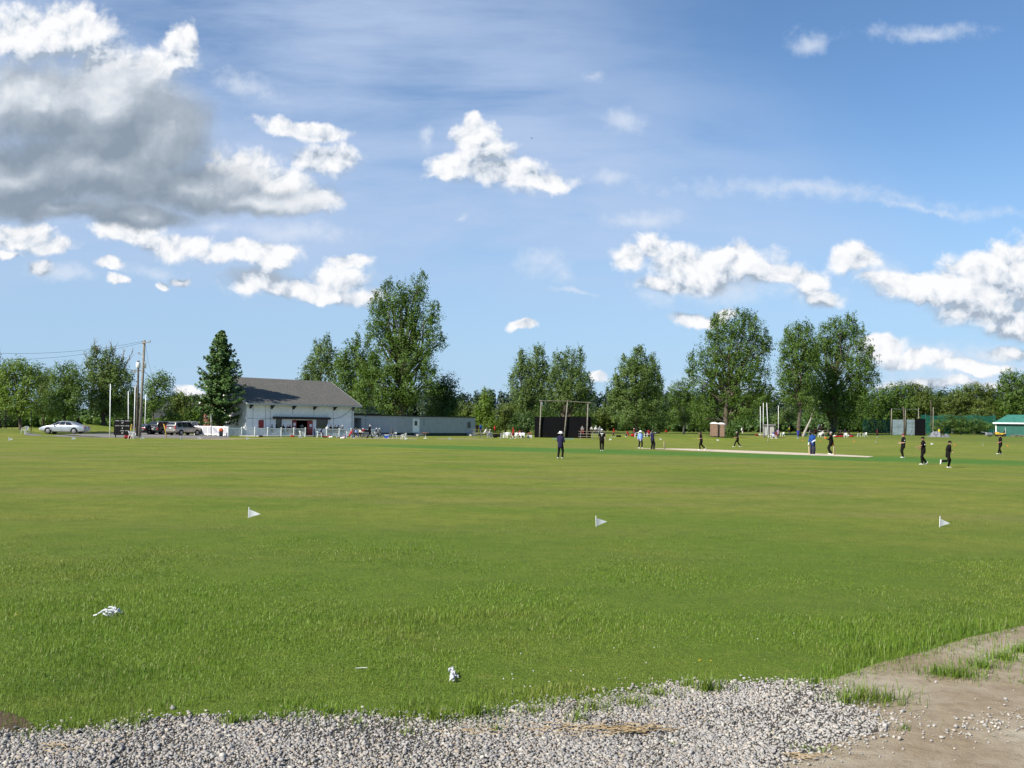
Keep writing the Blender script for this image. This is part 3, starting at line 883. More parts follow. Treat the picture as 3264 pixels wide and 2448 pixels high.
# green roof behind
GR = Wall(D(1112, 176), D(1232, 186))
gr = thing('hut', 'green roofed hut showing over the trailer beside the pavilion', 'hut', GR.o, GR.rz)
ze2 = GR.z(1200, 1318); b = MB(); b.box((0,0,-0.2), (GR.L, 7, ze2)); b.build('wall', M['skirt'], gr)
b = MB(); b.prism([(-0.4,-0.5,ze2-0.05),(-0.4,7.5,ze2-0.05),(-0.4,3.5,ze2+1.5)], (0,0,0), (GR.L+0.8,0,0)); b.build('roof', mat('mossy_roof', (0.045,0.085,0.05), 0.9, 0.25, 2), gr)

# --- green shed at the right edge
SH = Wall(D(3174, 222), D(3338, 217.7))
sh_ = thing('green_shed', 'green metal shed with white eaves at the edge of the field', 'shed', SH.o, SH.rz)
ze3 = SH.z(3180, 1347.5)
b = MB(); b.box((0,0,-0.3), (SH.L+4, 7, ze3)); b.build('wall', M['green_metal'], sh_)
rh = SH.z(3220, 1325.5) - ze3
b = MB(); e0 = -0.55; U1 = SH.L+4.5; HW = 3.5; ins = SH.u(3212)
vs = [(e0,-0.5,ze3),(U1,-0.5,ze3),(U1,7.5,ze3),(e0,7.5,ze3),(ins,HW,ze3+rh+0.3),(U1-2.5,HW,ze3+rh+0.3)]
b.add(vs, [(0,3,2,1),(0,1,5,4),(1,2,5),(2,3,4,5),(3,0,4)]); b.build('roof', M['green_roof'], sh_)
b = MB(); b.box((e0-0.06,-0.62,ze3-0.22), (U1,-0.505,ze3+0.05)); b.box((e0-0.06,-0.5,ze3-0.22), (e0-0.003,7.5,ze3+0.05)); b.build('eave_board', M['white_paint'], sh_)
b = MB(); b.box((-0.06,-0.06,0), (0.14,-0.003,ze3-0.225)); b.build('corner_post', M['white_paint'], sh_)

# --- houses far left, behind the hedge
for i, (x0, x1, dist, y_e, y_r, y_b, lab) in enumerate([(392, 548, 235, 1333, 1297, 1352, 'long low house with a slate grey roof behind the utility poles'),
                                                  (528, 646, 290, 1316, 1280, 1345, 'distant house with a dark roof between the olive tree and the spruce'),
                                                  (200, 330, 265, 1338, 1312, 1350, 'distant grey house half hidden behind the dead topped tree')]):
    hw = Wall(D(x0, dist), D(x1, dist + 6))
    h = thing('house', lab, 'house', hw.o, hw.rz, 'houses beyond the hedge')
    ze_ = hw.z((x0+x1)/2, y_e); zr = hw.z((x0+x1)/2, y_r); Lh = hw.L
    b = MB(); b.box((0.3, 0.3, -0.5), (Lh-0.3, 8.7, ze_)); b.build('wall', M['house_wall'], h)
    b = MB(); ins = 0.18 * Lh
    b.add([(-0.3,-0.3,ze_+.003),(Lh+0.3,-0.3,ze_+.003),(Lh+0.3,9.3,ze_+.003),(-0.3,9.3,ze_+.003),(ins,4.5,zr),(Lh-ins*0.4,4.5,zr)], [(0,3,2,1),(0,1,5,4),(1,2,5),(2,3,4,5),(3,0,4)])
    rf = b.build('roof', M['house_roof'], h)
    b = MB(); b.box((Lh*0.62, 4.2, zr-0.6), (Lh*0.62+0.7, 4.9, zr+0.7)); b.build('chimney', M['brick'], rf)
    for k in range(3):
        u = Lh*(0.2+0.28*k); b = MB(); b.box((u, 0.25, 1.0), (u+1.6, 0.297, 2.2)); b.build('window', M['glass'], h)
# ------------------------------------------------------------------ trees
def unit(a):
    return a / np.maximum(np.linalg.norm(a, axis=-1, keepdims=True), 1e-9)

def leaf_quads(cent, nrm, long_, size, r):
    """diamond leaves (n,4,3): centres, facing, long axis"""
    n = len(cent)
    nr = unit(nrm + r.normal(0, 0.38, (n, 3)))
    la = long_ + r.normal(0, 0.5, (n, 3))
    la = unit(la - nr * (la * nr).sum(-1, keepdims=True))
    wa = np.cross(nr, la)
    s = size * r.uniform(0.65, 1.35, (n, 1))
    return np.stack([cent - la*s*0.62, cent + wa*s*0.40 - la*s*0.05, cent + la*s*0.62, cent - wa*s*0.40 - la*s*0.05], 1)

def crown_points(lobes, n_leaf, clump, per, up, r, hollow=0.30, ragged=0.12):
    """lobes: (centre, radii) arrays. Leaves gathered in clumps through each lobe, thicker towards its skin."""
    area = np.array([l[1][0]*l[1][2] for l in lobes]); w = area / area.sum()
    Cs, Ns = [], []
    for (c, rad), wi in zip(lobes, w):
        k = max(3, int(n_leaf * wi / per))
        d = unit(r.normal(0, 1, (k, 3)))
        rr = r.uniform(hollow**2.2, 1, k) ** (1/2.2) * (1 + ragged * r.normal(0, 1, k) * 0.6)
        pos = c + d * rr[:, None] * rad
        m = per
        off = r.normal(0, 1, (k, m, 3)) * clump
        tpos = r.uniform(-0.6, 1.3, (k, m, 1))
        axis = unit(d * 0.6 + np.array([0, 0, up]) + r.normal(0, 0.25, (k, 3)))[:, None, :]
        leaf = pos[:, None, :] + off * (0.62 - 0.30*np.clip(tpos, -.3, 1.3)) + axis * tpos * clump * (1.0 + 1.2*up)
        Cs.append(leaf.reshape(-1, 3)); Ns.append(np.repeat(d, m, 0))
    return np.concatenate(Cs), np.concatenate(Ns)

def bend(a, b, k, r, sag):
    pts = [a + (b - a) * t for t in np.linspace(0, 1, k)]
    L = np.linalg.norm(b - a)
    for i in range(1, k-1):
        pts[i] = pts[i] + r.normal(0, 0.035, 3) * L + np.array([0, 0, sag * L * math.sin(math.pi * i/(k-1))])
    return pts

def tree(label, bx, dist, lobes, leaf='mid', n=4000, size=0.36, clump=0.55, per=14, up=0.5, tr=0.3, bark='bark', name='tree', group=None, cat='tree',
         depth=0.85, fork=0.35, seed=1, lean=0.0, twigs=14, dead=None, hollow=0.30, ragged=0.12, limbs=True, top=None):
    r = np.random.default_rng(seed * 131 + int(bx))
    base = D(bx, dist)
    t = thing(name, label, cat, base, 0, group)
    B = np.array(base)
    LB = []
    for lo in lobes:
        cx, cy, rx, ry = lo[:4]
        c = np.array(D(cx, dist, cy)) - B
        k = dist / F_PX
        rad = np.array([rx*k, rx*k*depth, ry*k])
        c[1] += r.normal(0, 0.22) * rx * k
        LB.append((c, rad))
    if up >= 0.5:                                  # upswept leading shoots round the upper outline
        spires = []
        for c, rad in LB:
            for j in range(5):
                th = r.uniform(0.1, 1.15); ph = r.uniform(0, 2*math.pi) if j > 2 else r.choice([0, math.pi]) + r.normal(0, .4)
                o_ = np.array([math.sin(th)*math.cos(ph)*rad[0], math.sin(th)*math.sin(ph)*rad[1], math.cos(th)*rad[2]])
                s_ = r.uniform(.16, .26)
                spires.append((c + o_*0.86 + np.array([0.08*rad[0], 0, .18*rad[2]]), np.array([rad[0]*s_, rad[1]*s_, rad[2]*r.uniform(.40, .62)])))
        SP = spires
    else:
        SP = []
    allz = max(c[2] + rad[2] for c, rad in LB)
    lowz = min(c[2] - rad[2] for c, rad in LB)
    # trunk and limbs in one bark mesh
    mb = MB()
    cxm = np.average([c[0] for c, _ in LB], weights=[q[0]*q[2] for _, q in LB])
    topz = top if top else allz * 0.80
    tip = np.array([cxm * 0.8 + lean, 0, topz])
    path = [np.array([0, 0, -0.3])] + [np.array([0, 0, 0.0]) + (tip) * s + r.normal(0, 0.012, 3) * allz * (1 if s < .95 else 0) * np.array([1, 1, 0]) for s in (0.12, 0.3, 0.5, 0.75, 1.0)]
    rad = [tr*1.35, tr*1.05, tr*0.88, tr*0.66, tr*0.36, tr*0.1]
    mb.tube(path, rad, 8, round_=False)
    def on_trunk(z):
        s = np.clip(z / topz, 0, 1)
        return tip * s, tr * (1.05 - 0.9 * s)
    if limbs:
        for c, q in LB:
            for j in range(3):
                d = unit(r.normal(0, 1, 3)); d[2] = abs(d[2]) * 0.6
                end = c + d * q * r.uniform(0.35, 0.8)
                st, rr = on_trunk(max(lowz*0.9 + 0.4, end[2] * r.uniform(0.35, 0.7)))
                if end[2] < st[2]: end[2] = st[2] + 0.3
                pts = bend(st, end, 5, r, 0.05)
                mb.tube(pts, np.linspace(min(rr*0.65, tr*0.5), 0.03, 5).tolist(), 6, round_=False)
    mb.build('trunk', M[bark], t, True)
    if dead:
        db = MB()
        for (x0, y0, x1, y1) in dead:
            a = np.array(D(x0, dist, y0)) - B; e = np.array(D(x1, dist, y1)) - B
            e[1] += r.normal(0, 0.8)
            pts = bend(a, e, 5, r, 0.03)
            db.tube(pts, np.linspace(0.11, 0.02, 5).tolist(), 5, round_=False)
            for j in range(5):
                s = r.uniform(0.3, 0.95); p = a + (e-a)*s
                e2 = p + np.array([r.normal(0, 0.5), r.normal(0, .4), r.uniform(0.5, 1.3)])
                db.tube([p, (p+e2)/2 + r.normal(0, .08, 3), e2], [0.045, 0.03, 0.012], 4, round_=False)
        db.build('dead_branch', M['bark_dead'], t, True)
    P, N = crown_points(LB, int(n*1.7), clump, per + 8, up, r, hollow, ragged)
    if SP:
        P2, N2 = crown_points(SP, int(n*0.65), clump*.55, 12, up, r, .1, .05)
        P = np.concatenate([P, P2]); N = np.concatenate([N, N2])
    Q = leaf_quads(P, N * 0.9 + np.array([0, 0, 0.35]), np.array([0, 0, 1.0]) * (0.3 + up) + N * 0.6, size * 0.68, r)
    quads_mesh('crown', Q, 4, L_[leaf], t)
    return t

def spruce(label, bx, dist, y_top, y_low, half_px, n=170, seed=3):
    r = np.random.default_rng(seed)
    base = D(bx, dist); k = dist / F_PX
    t = thing('spruce_tree', label, 'tree', base)
    H = D(bx, dist, y_top).z - base.z; low = D(bx, dist, y_low).z - base.z
    R = half_px * k
    mb = MB(); mb.tube([(0,0,-0.3),(0.02,0,H*0.3),(0.1,0,H*0.7),(0.14,0,H)], [0.30,0.22,0.12,0.02], 8, round_=False)
    cs, ns, ls = [], [], []
    for i in range(n):
        s = r.uniform(0, 1) ** 0.85
        s = min(1.0, (math.floor(s*17) + r.uniform(.0, 1.0)) / 17); z = low + (H - low) * s
        prof = (1 - s) ** 0.86 * min(1.0, 0.46 + 2.1 * s)
        ln = R * prof * r.choice([.55,.8,.95,1.0,1.1,1.28]) * r.uniform(.9, 1.08) + 0.25
        a = r.uniform(0, 2*math.pi) if i % 3 else r.choice([0, math.pi]) + r.normal(0, 0.5)
        h = np.array([math.cos(a), math.sin(a), 0])
        droop = -0.16 + 0.50 * s + r.normal(0, .07)
        m = 7
        ts = np.linspace(0, 1, m)
        pts = [np.array([0.14*z/H, 0, z]) + h*ln*q + np.array([0, 0, ln*(droop*q + 0.22*q**3)]) for q in ts]
        mb.tube(pts, np.linspace(0.05, 0.01, m).tolist(), 4, round_=False)
        cnt = int(30 + 70 * ln / R)
        q = r.uniform(0.12, 1.03, cnt)
        pp = np.array([np.interp(q, ts, [p[j] for p in pts]) for j in range(3)]).T
        sidev = np.array([-h[1], h[0], 0])
        w = 0.42 * (1.05 - q) * ln * 0.55 + 0.10
        off = r.normal(0, 1, (cnt, 1)) * w[:, None] * sidev
        dn = -np.abs(r.normal(0, 0.17, (cnt, 1))) * np.array([0, 0, 1.0])
        cs.append(pp + off + dn); ns.append(np.tile(np.array([0, 0, 0.8]) + h*0.6, (cnt, 1))); ls.append(np.tile(h*1.0 + np.array([0, 0, 0.25]), (cnt, 1)) + off*0.8)
    mb.build('trunk', M['bark'], t, True)
    Q = leaf_quads(np.concatenate(cs), np.concatenate(ns), np.concatenate(ls), 0.30, r)
    quads_mesh('crown', Q, 4, L_['spruce'], t)
    return t

spruce('tall dark spruce tree in front of the white pavilion gable', 697, 138.0, 1056, 1350, 96, n=250)

# behind the pavilion
tree('slender poplar rising behind the left half of the pavilion roof', 1020, 185, [(1035,1150,28,62),(1005,1165,30,55),(985,1200,24,40),(1060,1190,30,65),(1000,1240,35,40),(968,1222,14,28),(1045,1260,45,40)], 'silver', 5200, 0.34, seed=2, up=0.7, tr=0.3, hollow=.2)
tree('bushy cottonwood between the slender poplar and the great cottonwood', 1125, 182, [(1110,1170,36,62),(1150,1150,34,75),(1090,1205,30,60),(1150,1230,55,60),(1110,1270,55,50),(1175,1185,40,50)], 'mid', 7500, 0.34, seed=3, up=0.5, tr=0.32)
tree('great cottonwood with several forked trunks, tallest tree behind the pavilion', 1283, 178, [(1203,990,28,48),(1238,955,26,50),(1272,965,28,56),(1318,938,18,46),(1346,912,14,34),(1342,985,26,48),(1384,1008,20,34),(1372,1055,34,40),(1300,1010,34,50),(1230,1030,44,46),(1195,1065,32,34),(1285,1080,52,56),(1340,1110,46,46),(1398,1095,20,24),(1225,1115,48,44),
      (1290,1165,62,50),(1355,1160,36,38),(1205,1180,46,44),(1170,1215,40,36),(1235,1235,56,52),(1310,1240,66,56),(1370,1225,34,46),(1245,1290,80,40),(1165,1270,50,40)], 'mid', 21000, 0.34, seed=4, up=0.6, tr=0.62, hollow=.25, ragged=.16)
t_ = tree('round dark tree with a bent bare branch at the right of the great cottonwood', 1415, 186, [(1425,1225,32,30),(1400,1250,36,36),(1440,1265,28,36),(1395,1300,55,36),(1430,1310,40,34),(1385,1240,20,28)], 'dark', 5600, 0.34, seed=5, up=0.3, tr=0.3,
      dead=[(1338,1245,1368,1262),(1368,1262,1378,1300)])
# clumps behind the trailer and to its right
tree('olive thicket behind the right end of the trailer', 1480, 215, [(1478,1310,32,26),(1450,1322,26,24),(1505,1318,26,26),(1478,1335,44,22)], 'olive', 2600, 0.38, seed=6, up=0.2, tr=0.15, group=None, name='bush', cat='bush')
tree('bright green conical tree just right of the trailer', 1543, 205, [(1550,1270,14,24),(1545,1300,24,30),(1540,1335,32,32),(1555,1355,36,26),(1525,1350,26,28)], 'bright', 4200, 0.34, seed=7, up=0.5, tr=0.18)
tree('rounded olive bush left of the black sight screen', 1612, 212, [(1625,1312,36,26),(1595,1330,26,26),(1640,1335,34,30),(1605,1352,40,22)], 'olive', 3600, 0.36, seed=8, up=0.2, tr=0.15, name='bush', cat='bush')
tree('dark low bush close beside the black sight screen', 1672, 205, [(1670,1340,30,26),(1690,1352,32,22),(1650,1358,30,18)], 'dark', 2400, 0.36, seed=9, up=0.2, tr=0.15, name='bush', cat='bush')
tree('left one of the twin poplars behind the sight screen posts', 1682, 215, [(1668,1170,20,44),(1712,1165,28,50),(1735,1195,18,40),(1650,1195,20,34),(1690,1210,40,44),(1632,1225,14,26),(1700,1255,44,40),(1660,1270,40,36),(1680,1305,46,34),(1735,1235,22,40)], 'silver', 8200, 0.36, seed=10, up=0.75, tr=0.34, hollow=.2)
tree('right one of the twin poplars behind the sight screen posts', 1800, 214, [(1775,1180,22,44),(1805,1165,24,44),(1842,1175,26,50),(1790,1220,44,40),(1838,1225,40,40),(1868,1245,24,34),(1760,1225,20,34),(1800,1265,56,36),(1865,1275,28,30),(1790,1305,50,34),(1850,1310,40,30)], 'silver', 9500, 0.36, seed=11, up=0.75, tr=0.36, hollow=.2)
for i, (px, d, lob, lf, lab) in enumerate([
    (1722, 232, [(1725,1325,28,30),(1750,1340,26,26),(1700,1345,26,24)], 'bush', 'mid green bush between the twin poplar trunks, left of the middle post'),
    (1850, 232, [(1850,1330,32,26),(1822,1342,24,22),(1880,1345,28,22)], 'bush', 'mid green bush behind the right post of the sight screen'),
    (1930, 235, [(1925,1320,26,24),(1905,1338,28,24),(1945,1345,30,26)], 'olive', 'olive bush left of the full lone tree')]):
    tree(lab, px, d, lob, lf, 2400, 0.38, seed=20+i, up=0.2, tr=0.12, name='bush', cat='bush', group='bushes behind the sight screen')
tree('full leafy tree on a short trunk, standing alone in mid field', 2026, 196, [(2035,1160,34,40),(2075,1185,30,38),(2000,1175,28,34),(2020,1215,60,42),(2075,1235,34,40),(1975,1240,38,38),(2025,1275,76,42),(2085,1290,26,34),(1965,1290,30,36),(2010,1325,56,32),(2065,1330,40,28),(2030,1350,40,14)], 'silver', 15000, 0.34, seed=12, up=0.5, tr=0.5, hollow=.3)
tree('dark evergreen behind the right side of the full lone tree', 2098, 226, [(2100,1230,14,32),(2102,1275,22,40),(2108,1320,30,40),(2095,1345,34,30)], 'dark', 3600, 0.38, seed=13, up=0.4, tr=0.22)
tree('pale stemmed tree with bare lower limbs, left of the largest field tree', 2180, 236, [(2160,1245,34,30),(2190,1255,40,34),(2145,1285,34,36),(2210,1290,40,36),(2170,1320,50,40),(2220,1340,40,34),(2130,1335,30,36)], 'mid', 6400, 0.38, seed=14, up=0.35, tr=0.2, bark='bark_pale', hollow=.4)
tree('young sapling on a thin stem before the pale stemmed tree', 2180, 206, [(2182,1322,16,16),(2176,1340,14,14),(2194,1332,10,12)], 'olive', 500, 0.32, seed=15, up=0.3, tr=0.09, bark='bark_pale')
tree('largest field tree, a broad cottonwood behind the portable toilets', 2312, 216, [(2340,1040,52,42),(2300,1060,44,48),(2395,1060,44,46),(2420,1095,30,36),(2270,1110,44,46),(2345,1115,66,52),(2410,1140,46,40),(2225,1165,36,38),(2290,1175,60,48),(2360,1190,60,50),(2440,1105,24,30),
      (2205,1205,26,30),(2250,1235,60,46),(2340,1255,70,50),(2420,1220,48,44),(2450,1260,26,26),(2270,1300,70,44),(2370,1310,70,44),(2430,1290,40,36),(2230,1330,50,36)], 'mid', 23000, 0.36, seed=16, up=0.55, tr=0.55, hollow=.25, ragged=.15)
tree('straight dark trunked poplar right of the grey hut', 2548, 205, [(2530,1075,30,38),(2560,1090,36,44),(2505,1110,24,38),(2545,1140,50,44),(2580,1160,34,40),(2510,1175,36,40),(2555,1215,54,40),(2590,1235,30,36),(2505,1240,36,36),(2540,1275,46,30)], 'mid', 10500, 0.34, seed=17, up=0.65, tr=0.36, hollow=.25)
tree('leaning grey trunk with a small crown beside the straight poplar', 2560, 203, [(2585,1285,22,20),(2590,1310,18,16)], 'silver', 500, 0.34, seed=18, up=0.3, tr=0.26, bark='bark_pale', lean=1.2, limbs=False)
tree('broad windswept cottonwood with spreading right limbs, nearest the nets', 2645, 214, [(2665,1060,34,38),(2705,1055,34,40),(2635,1085,34,46),(2735,1090,30,34),(2680,1115,60,50),(2610,1130,40,46),(2745,1145,40,34),(2775,1170,24,22),(2640,1175,60,46),(2720,1190,56,42),(2780,1215,26,22),(2610,1225,50,42),
      (2680,1245,66,44),(2750,1235,40,34),(2600,1285,50,40),(2660,1300,60,40),(2720,1300,50,40),(2750,1275,34,30),(2680,1340,50,24)], 'mid', 22000, 0.34, seed=19, up=0.5, tr=0.5, hollow=.25, ragged=.16)
# right-hand background
RB = [(2790, 248, [(2775,1290,40,36),(2810,1265,36,34),(2750,1320,40,36),(2820,1320,46,40),(2790,1350,60,24)], 'mid', 7200, 'mid green tree filling the gap between the windswept cottonwood and the nets'),
      (2860, 250, [(2850,1250,26,26),(2880,1245,28,26),(2865,1285,46,34),(2900,1290,36,32),(2850,1325,50,36)], 'mid', 6500, 'dense tree standing behind the grey panels of the nets'),
      (2935, 250, [(2915,1245,24,22),(2945,1250,24,24),(2930,1285,44,32),(2965,1290,30,30),(2930,1325,54,34)], 'olive', 6200, 'olive crowned tree behind the black net panel'),
      (2990, 262, [(2982,1262,10,18),(2996,1270,14,18),(2990,1300,26,26)], 'dark', 2000, 'small dark pointed tree in the dip right of the nets'),
      (3035, 250, [(3020,1290,32,28),(3060,1275,36,32),(3050,1315,46,32),(3010,1325,36,30)], 'olive', 5600, 'olive tree over the tarpaulin heap'),
      (3105, 250, [(3075,1250,34,20),(3110,1242,40,18),(3150,1250,34,20),(3090,1275,44,24),(3140,1280,44,26),(3110,1315,54,36),(3160,1320,30,36)], 'olive', 7200, 'flat topped pale locust tree left of the green shed'),
      (3225, 246, [(3215,1200,24,24),(3245,1215,26,30),(3200,1235,26,34),(3230,1260,44,40),(3265,1245,34,44),(3205,1295,36,36),(3250,1305,50,40),(3290,1270,34,60)], 'mid', 10000, 'tall leafy tree rising behind the green shed'),
      (3185, 252, [(3180,1300,22,26),(3170,1335,30,30)], 'bright', 2200, 'light green young tree squeezed beside the green shed')]
for i, (bx, d, lob, lf, n_, lab) in enumerate(RB):
    tree(lab, bx, d, lob, lf, n_, 0.40, seed=30+i, up=0.35, tr=0.24, bark='bark_pale' if i in (4,5) else 'bark', group='trees behind the practice nets', hollow=.35)
for i, (bx, d, lob, lf, lab) in enumerate([(2332, 192, [(2325,1375,20,18),(2340,1370,18,16),(2330,1385,22,10)], 'bush', 'round bush touching the right side of the portable toilets'),
      (3005, 238, [(3000,1352,26,18),(3030,1345,24,20),(2985,1368,22,14)], 'bush', 'spreading shrub just behind the tarpaulin heap'),
      (3062, 238, [(3055,1345,30,20),(3085,1355,26,18),(3050,1366,36,12)], 'bush', 'wide green shrub in the middle of the nets and shed gap'),
      (3125, 238, [(3120,1352,30,18),(3150,1360,24,14),(3105,1366,30,12)], 'bush', 'low shrub beside the grey roller, left of the green shed'),
      (2520, 236, [(2505,1320,24,20),(2490,1332,24,18),(2530,1325,22,20)], 'silver', 'silvery grey leaved shrub behind the straight poplar trunk')]):
    tree(lab, bx, d, lob, lf, 1700, 0.30, clump=.4, seed=50+i, up=0.2, tr=0.1, name='shrub', cat='bush')
# left group
tree('layered locust tree with a pale trunk, first tree from the left by the drive', 67, 134, [(60,1165,44,22),(110,1180,30,18),(25,1185,34,22),(75,1200,54,20),(15,1215,34,22),(110,1215,26,20),(60,1240,50,24),(90,1270,46,26),(40,1290,50,28),(85,1310,44,22),(10,1262,30,22),(-30,1250,40,50)], 'bright', 7600, 0.27, clump=.45, seed=60, up=0.0, tr=0.22, hollow=.5)
tree('dark fir showing at the far left behind the layered locust tree', 2, 165, [(0,1200,26,34),(5,1240,36,40),(0,1285,44,40),(10,1330,50,30),(-60,1270,50,60)], 'dark', 4200, 0.32, seed=61, up=0.2, tr=0.25)
tree('tall bare twigged tree cut by the left edge of the view', -38, 150, [(-20,1110,20,18),(-50,1120,40,40),(-45,1180,50,50)], 'dark', 1500, 0.30, seed=62, up=0.3, tr=0.25)
tree('mid green tree straight behind the silver sedan', 208, 158, [(200,1180,24,22),(235,1195,26,24),(180,1210,30,28),(215,1230,46,34),(250,1230,24,28),(200,1270,54,34),(165,1270,26,30),(245,1280,36,32),(205,1310,54,26)], 'mid', 7600, 0.30, seed=63, up=0.35, tr=0.2)
tree('soft olive tree between the locust tree and the mid green one', 140, 172, [(145,1200,24,20),(125,1225,26,24),(150,1245,30,30),(125,1285,34,34),(155,1305,34,30)], 'olive', 3600, 0.32, seed=64, up=0.3, tr=0.2)
tree('large tree with dead bare twigs standing out of its top', 326, 163, [(310,1150,22,36),(350,1165,24,40),(285,1180,20,30),(385,1165,16,16),(330,1205,50,36),(380,1205,28,30),(300,1240,44,36),(360,1245,52,36),(405,1215,16,20),(400,1270,36,36),(320,1290,60,34),(375,1305,44,26)], 'silver', 8200, 0.30, seed=65, up=0.5, tr=0.36, hollow=.25,
     dead=[(310,1150,318,1082),(305,1160,300,1095),(350,1160,352,1092),(355,1160,385,1090),(345,1165,340,1100),(385,1165,398,1112),(395,1180,412,1118),(285,1175,262,1128)])
tree('dark tree massed low at the right of the dead topped tree', 425, 178, [(425,1275,24,26),(405,1300,34,30),(440,1310,24,26)], 'dark', 2600, 0.34, seed=66, up=0.2, tr=0.2)
tree('slim twin stemmed tree standing right of the utility poles', 487, 158, [(515,1205,18,16),(490,1225,26,22),(525,1230,22,22),(478,1250,14,16),(505,1258,30,16),(505,1285,36,22),(480,1295,22,20)], 'mid', 2600, 0.30, seed=67, up=0.4, tr=0.13, hollow=.4)
tree('round olive tree left of the spruce', 578, 168, [(580,1275,28,22),(562,1300,30,26),(596,1302,30,26),(578,1330,42,24)], 'olive', 3400, 0.32, seed=68, up=0.2, tr=0.18)
tree('far dark tree on the skyline beyond the houses', 618, 330, [(615,1272,14,16),(628,1280,14,14),(605,1285,16,14)], 'wood', 900, 0.6, clump=.8, seed=69, up=0.2, tr=0.3)
tree('far dark tree group left of the olive tree on the skyline', 545, 330, [(548,1275,14,10),(560,1270,14,14),(535,1283,14,10)], 'wood', 900, 0.6, clump=.8, seed=70, up=0.2, tr=0.3)
for i, (bx, lob, lab) in enumerate([(615, [(610,1325,20,20),(630,1315,16,16),(622,1345,26,18)], 'bright shrub against the brick annex'), (540, [(535,1330,24,16),(560,1335,18,14),(545,1345,34,14)], 'dark green shrub behind the parked cars')]):
    tree(lab, bx, 160, lob, 'hedge' if i == 0 else 'mid', 1700, 0.28, clump=.4, seed=80+i, up=0.2, tr=0.1, name='shrub', cat='bush')

def hedge(name, label, x0, x1, dist0, dist1, y_top, y_bot, leaf, n, size, depth=3.0, kind=None, ragged=0.3, seed=1, cat='hedge', step=14):
    """a long bank of foliage: clumps along a line, uneven top"""
    r = np.random.default_rng(seed)
    ps, ns = [], []
    m = max(4, int((x1-x0)/step))
    for i in range(m):
        s = (i + r.uniform(0, 1)) / m
        px = x0 + (x1-x0)*s; d = dist0 + (dist1-dist0)*s
        g = np.array(D(px, d))
        yt = y_top(px) if callable(y_top) else y_top
        h = D(px, d, yt + r.normal(0, 1) * ragged * 8).z - g[2]
        h = max(h, 0.6)
        w = step * d / F_PX * r.uniform(0.8, 1.5)
        k = int(n / m)
        dd = unit(r.normal(0, 1, (k, 3))); rr = r.uniform(0.3, 1, (k, 1)) ** 0.5
        p = dd * rr * np.array([w, depth, h*0.52]) + np.array([g[0], g[1] + r.normal(0, depth*0.4), g[2] + h*0.5])
        ps.append(p); ns.append(dd)
    P = np.concatenate(ps); N = np.concatenate(ns)
    Q = leaf_quads(P, N + np.array([0, 0, 0.3]), N*0.5 + np.array([0, 0, 0.6]), size, r)
    o = quads_mesh(name, Q, 4, L_[leaf])
    if kind: tag(o, kind=kind)
    else: tag(o, label, cat)
    return o
hedge('hedge', 'bright green overgrown hedge running behind the drive on the left', -120, 640, 190, 205, lambda x: 1322 + 0.02*x, 1356, 'hedge', 26000, 0.42, 3.0, seed=5)
hedge('undergrowth', '', -120, 480, 215, 225, 1300, 1350, 'dark', 9000, 0.6, 3.0, kind='stuff', seed=6)
hedge('undergrowth', '', 1430, 3320, 290, 268, lambda x: 1322 + 10*math.sin(x*0.021) + 6*math.sin(x*0.053) + (12 if x > 2850 else 0), 1372, 'bush', 52000, 0.62, 4.0, kind='stuff', seed=7)
hedge('undergrowth', '', 1880, 2900, 262, 258, lambda x: 1330 + 8*math.sin(x*0.03), 1372, 'dark', 22000, 0.58, 3.0, kind='stuff', seed=8)
hedge('far_wood', '', 300, 3400, 470, 470, lambda x: (1243 + 5*math.sin(x*0.031) + 3*math.sin(x*0.083)) if x > 900 else 1262 + 6*math.sin(x*.03), 1360, 'wood', 95000, 1.05, 7.0, kind='stuff', ragged=.5, seed=9, step=16)
# ------------------------------------------------------------------ things on and round the field
def pole(name, label, cat, base, top, r0, r1, m, group=None, part='shaft'):
    t = thing(name, label, cat, base, 0, group)
    b = MB(); v = Vector(top) - Vector(base)
    b.tube([(0,0,-0.1), v*0.5, v], [r0, (r0+r1)/2, r1], 10, round_=False)
    b.build(part, m, t, True)
    return t

def up_pole(name, label, cat, px0, py0, px1, py1, r0, r1, m, group=None, part='shaft', dist=None):
    base = D(px0, dist) if dist else G(px0, py0)
    top = D(px1, base.y, py1)
    return pole(name, label, cat, base, top, r0, r1, m, group, part)

# flag poles and utility poles by the drive
FP = 'tall white poles round the black scoreboard'
up_pole('white_pole', 'tallest white pole, standing just left of the black scoreboard', 'pole', 350, 1397, 352, 1224, 0.055, 0.045, M['white_paint'], FP)
up_pole('white_pole', 'white pole rising from behind the right half of the scoreboard', 'pole', 411, 1391, 409, 1247, 0.055, 0.045, M['white_paint'], FP, dist=125)
up_pole('white_pole', 'white pole close against the left side of the utility poles', 'pole', 427, 1392, 431, 1229, 0.055, 0.045, M['white_paint'], FP)
up_pole('white_pole', 'white pole standing behind the black hatchback', 'pole', 462.5, 1380, 465, 1257, 0.055, 0.045, M['white_paint'], FP, dist=144)
P1 = G(445, 1394); up1 = up_pole('utility_pole', 'tall leaning wooden utility pole with a cross arm at its top', 'utility pole', 445, 1394, 460.5, 1084, 0.19, 0.13, M['pole_wood'])
dist1 = P1.y
b = MB(); a0 = D(452, dist1, 1094) - P1; a1 = D(479, dist1-1.0, 1090) - P1; b.beam(a0, a1, 0.1, 0.1); b.build('cross_arm', M['pole_wood'], up1)
for px, py in ((478, 1089), (455, 1091), (445, 1128), (441, 1128)):
    p = D(px, dist1, py) - P1; b = MB(); b.lathe(p, [(0.03,0),(0.06,0.05),(0.04,0.1),(0.06,0.15),(0.02,0.2)], 8); b.build('insulator', M['grey_metal'], up1)
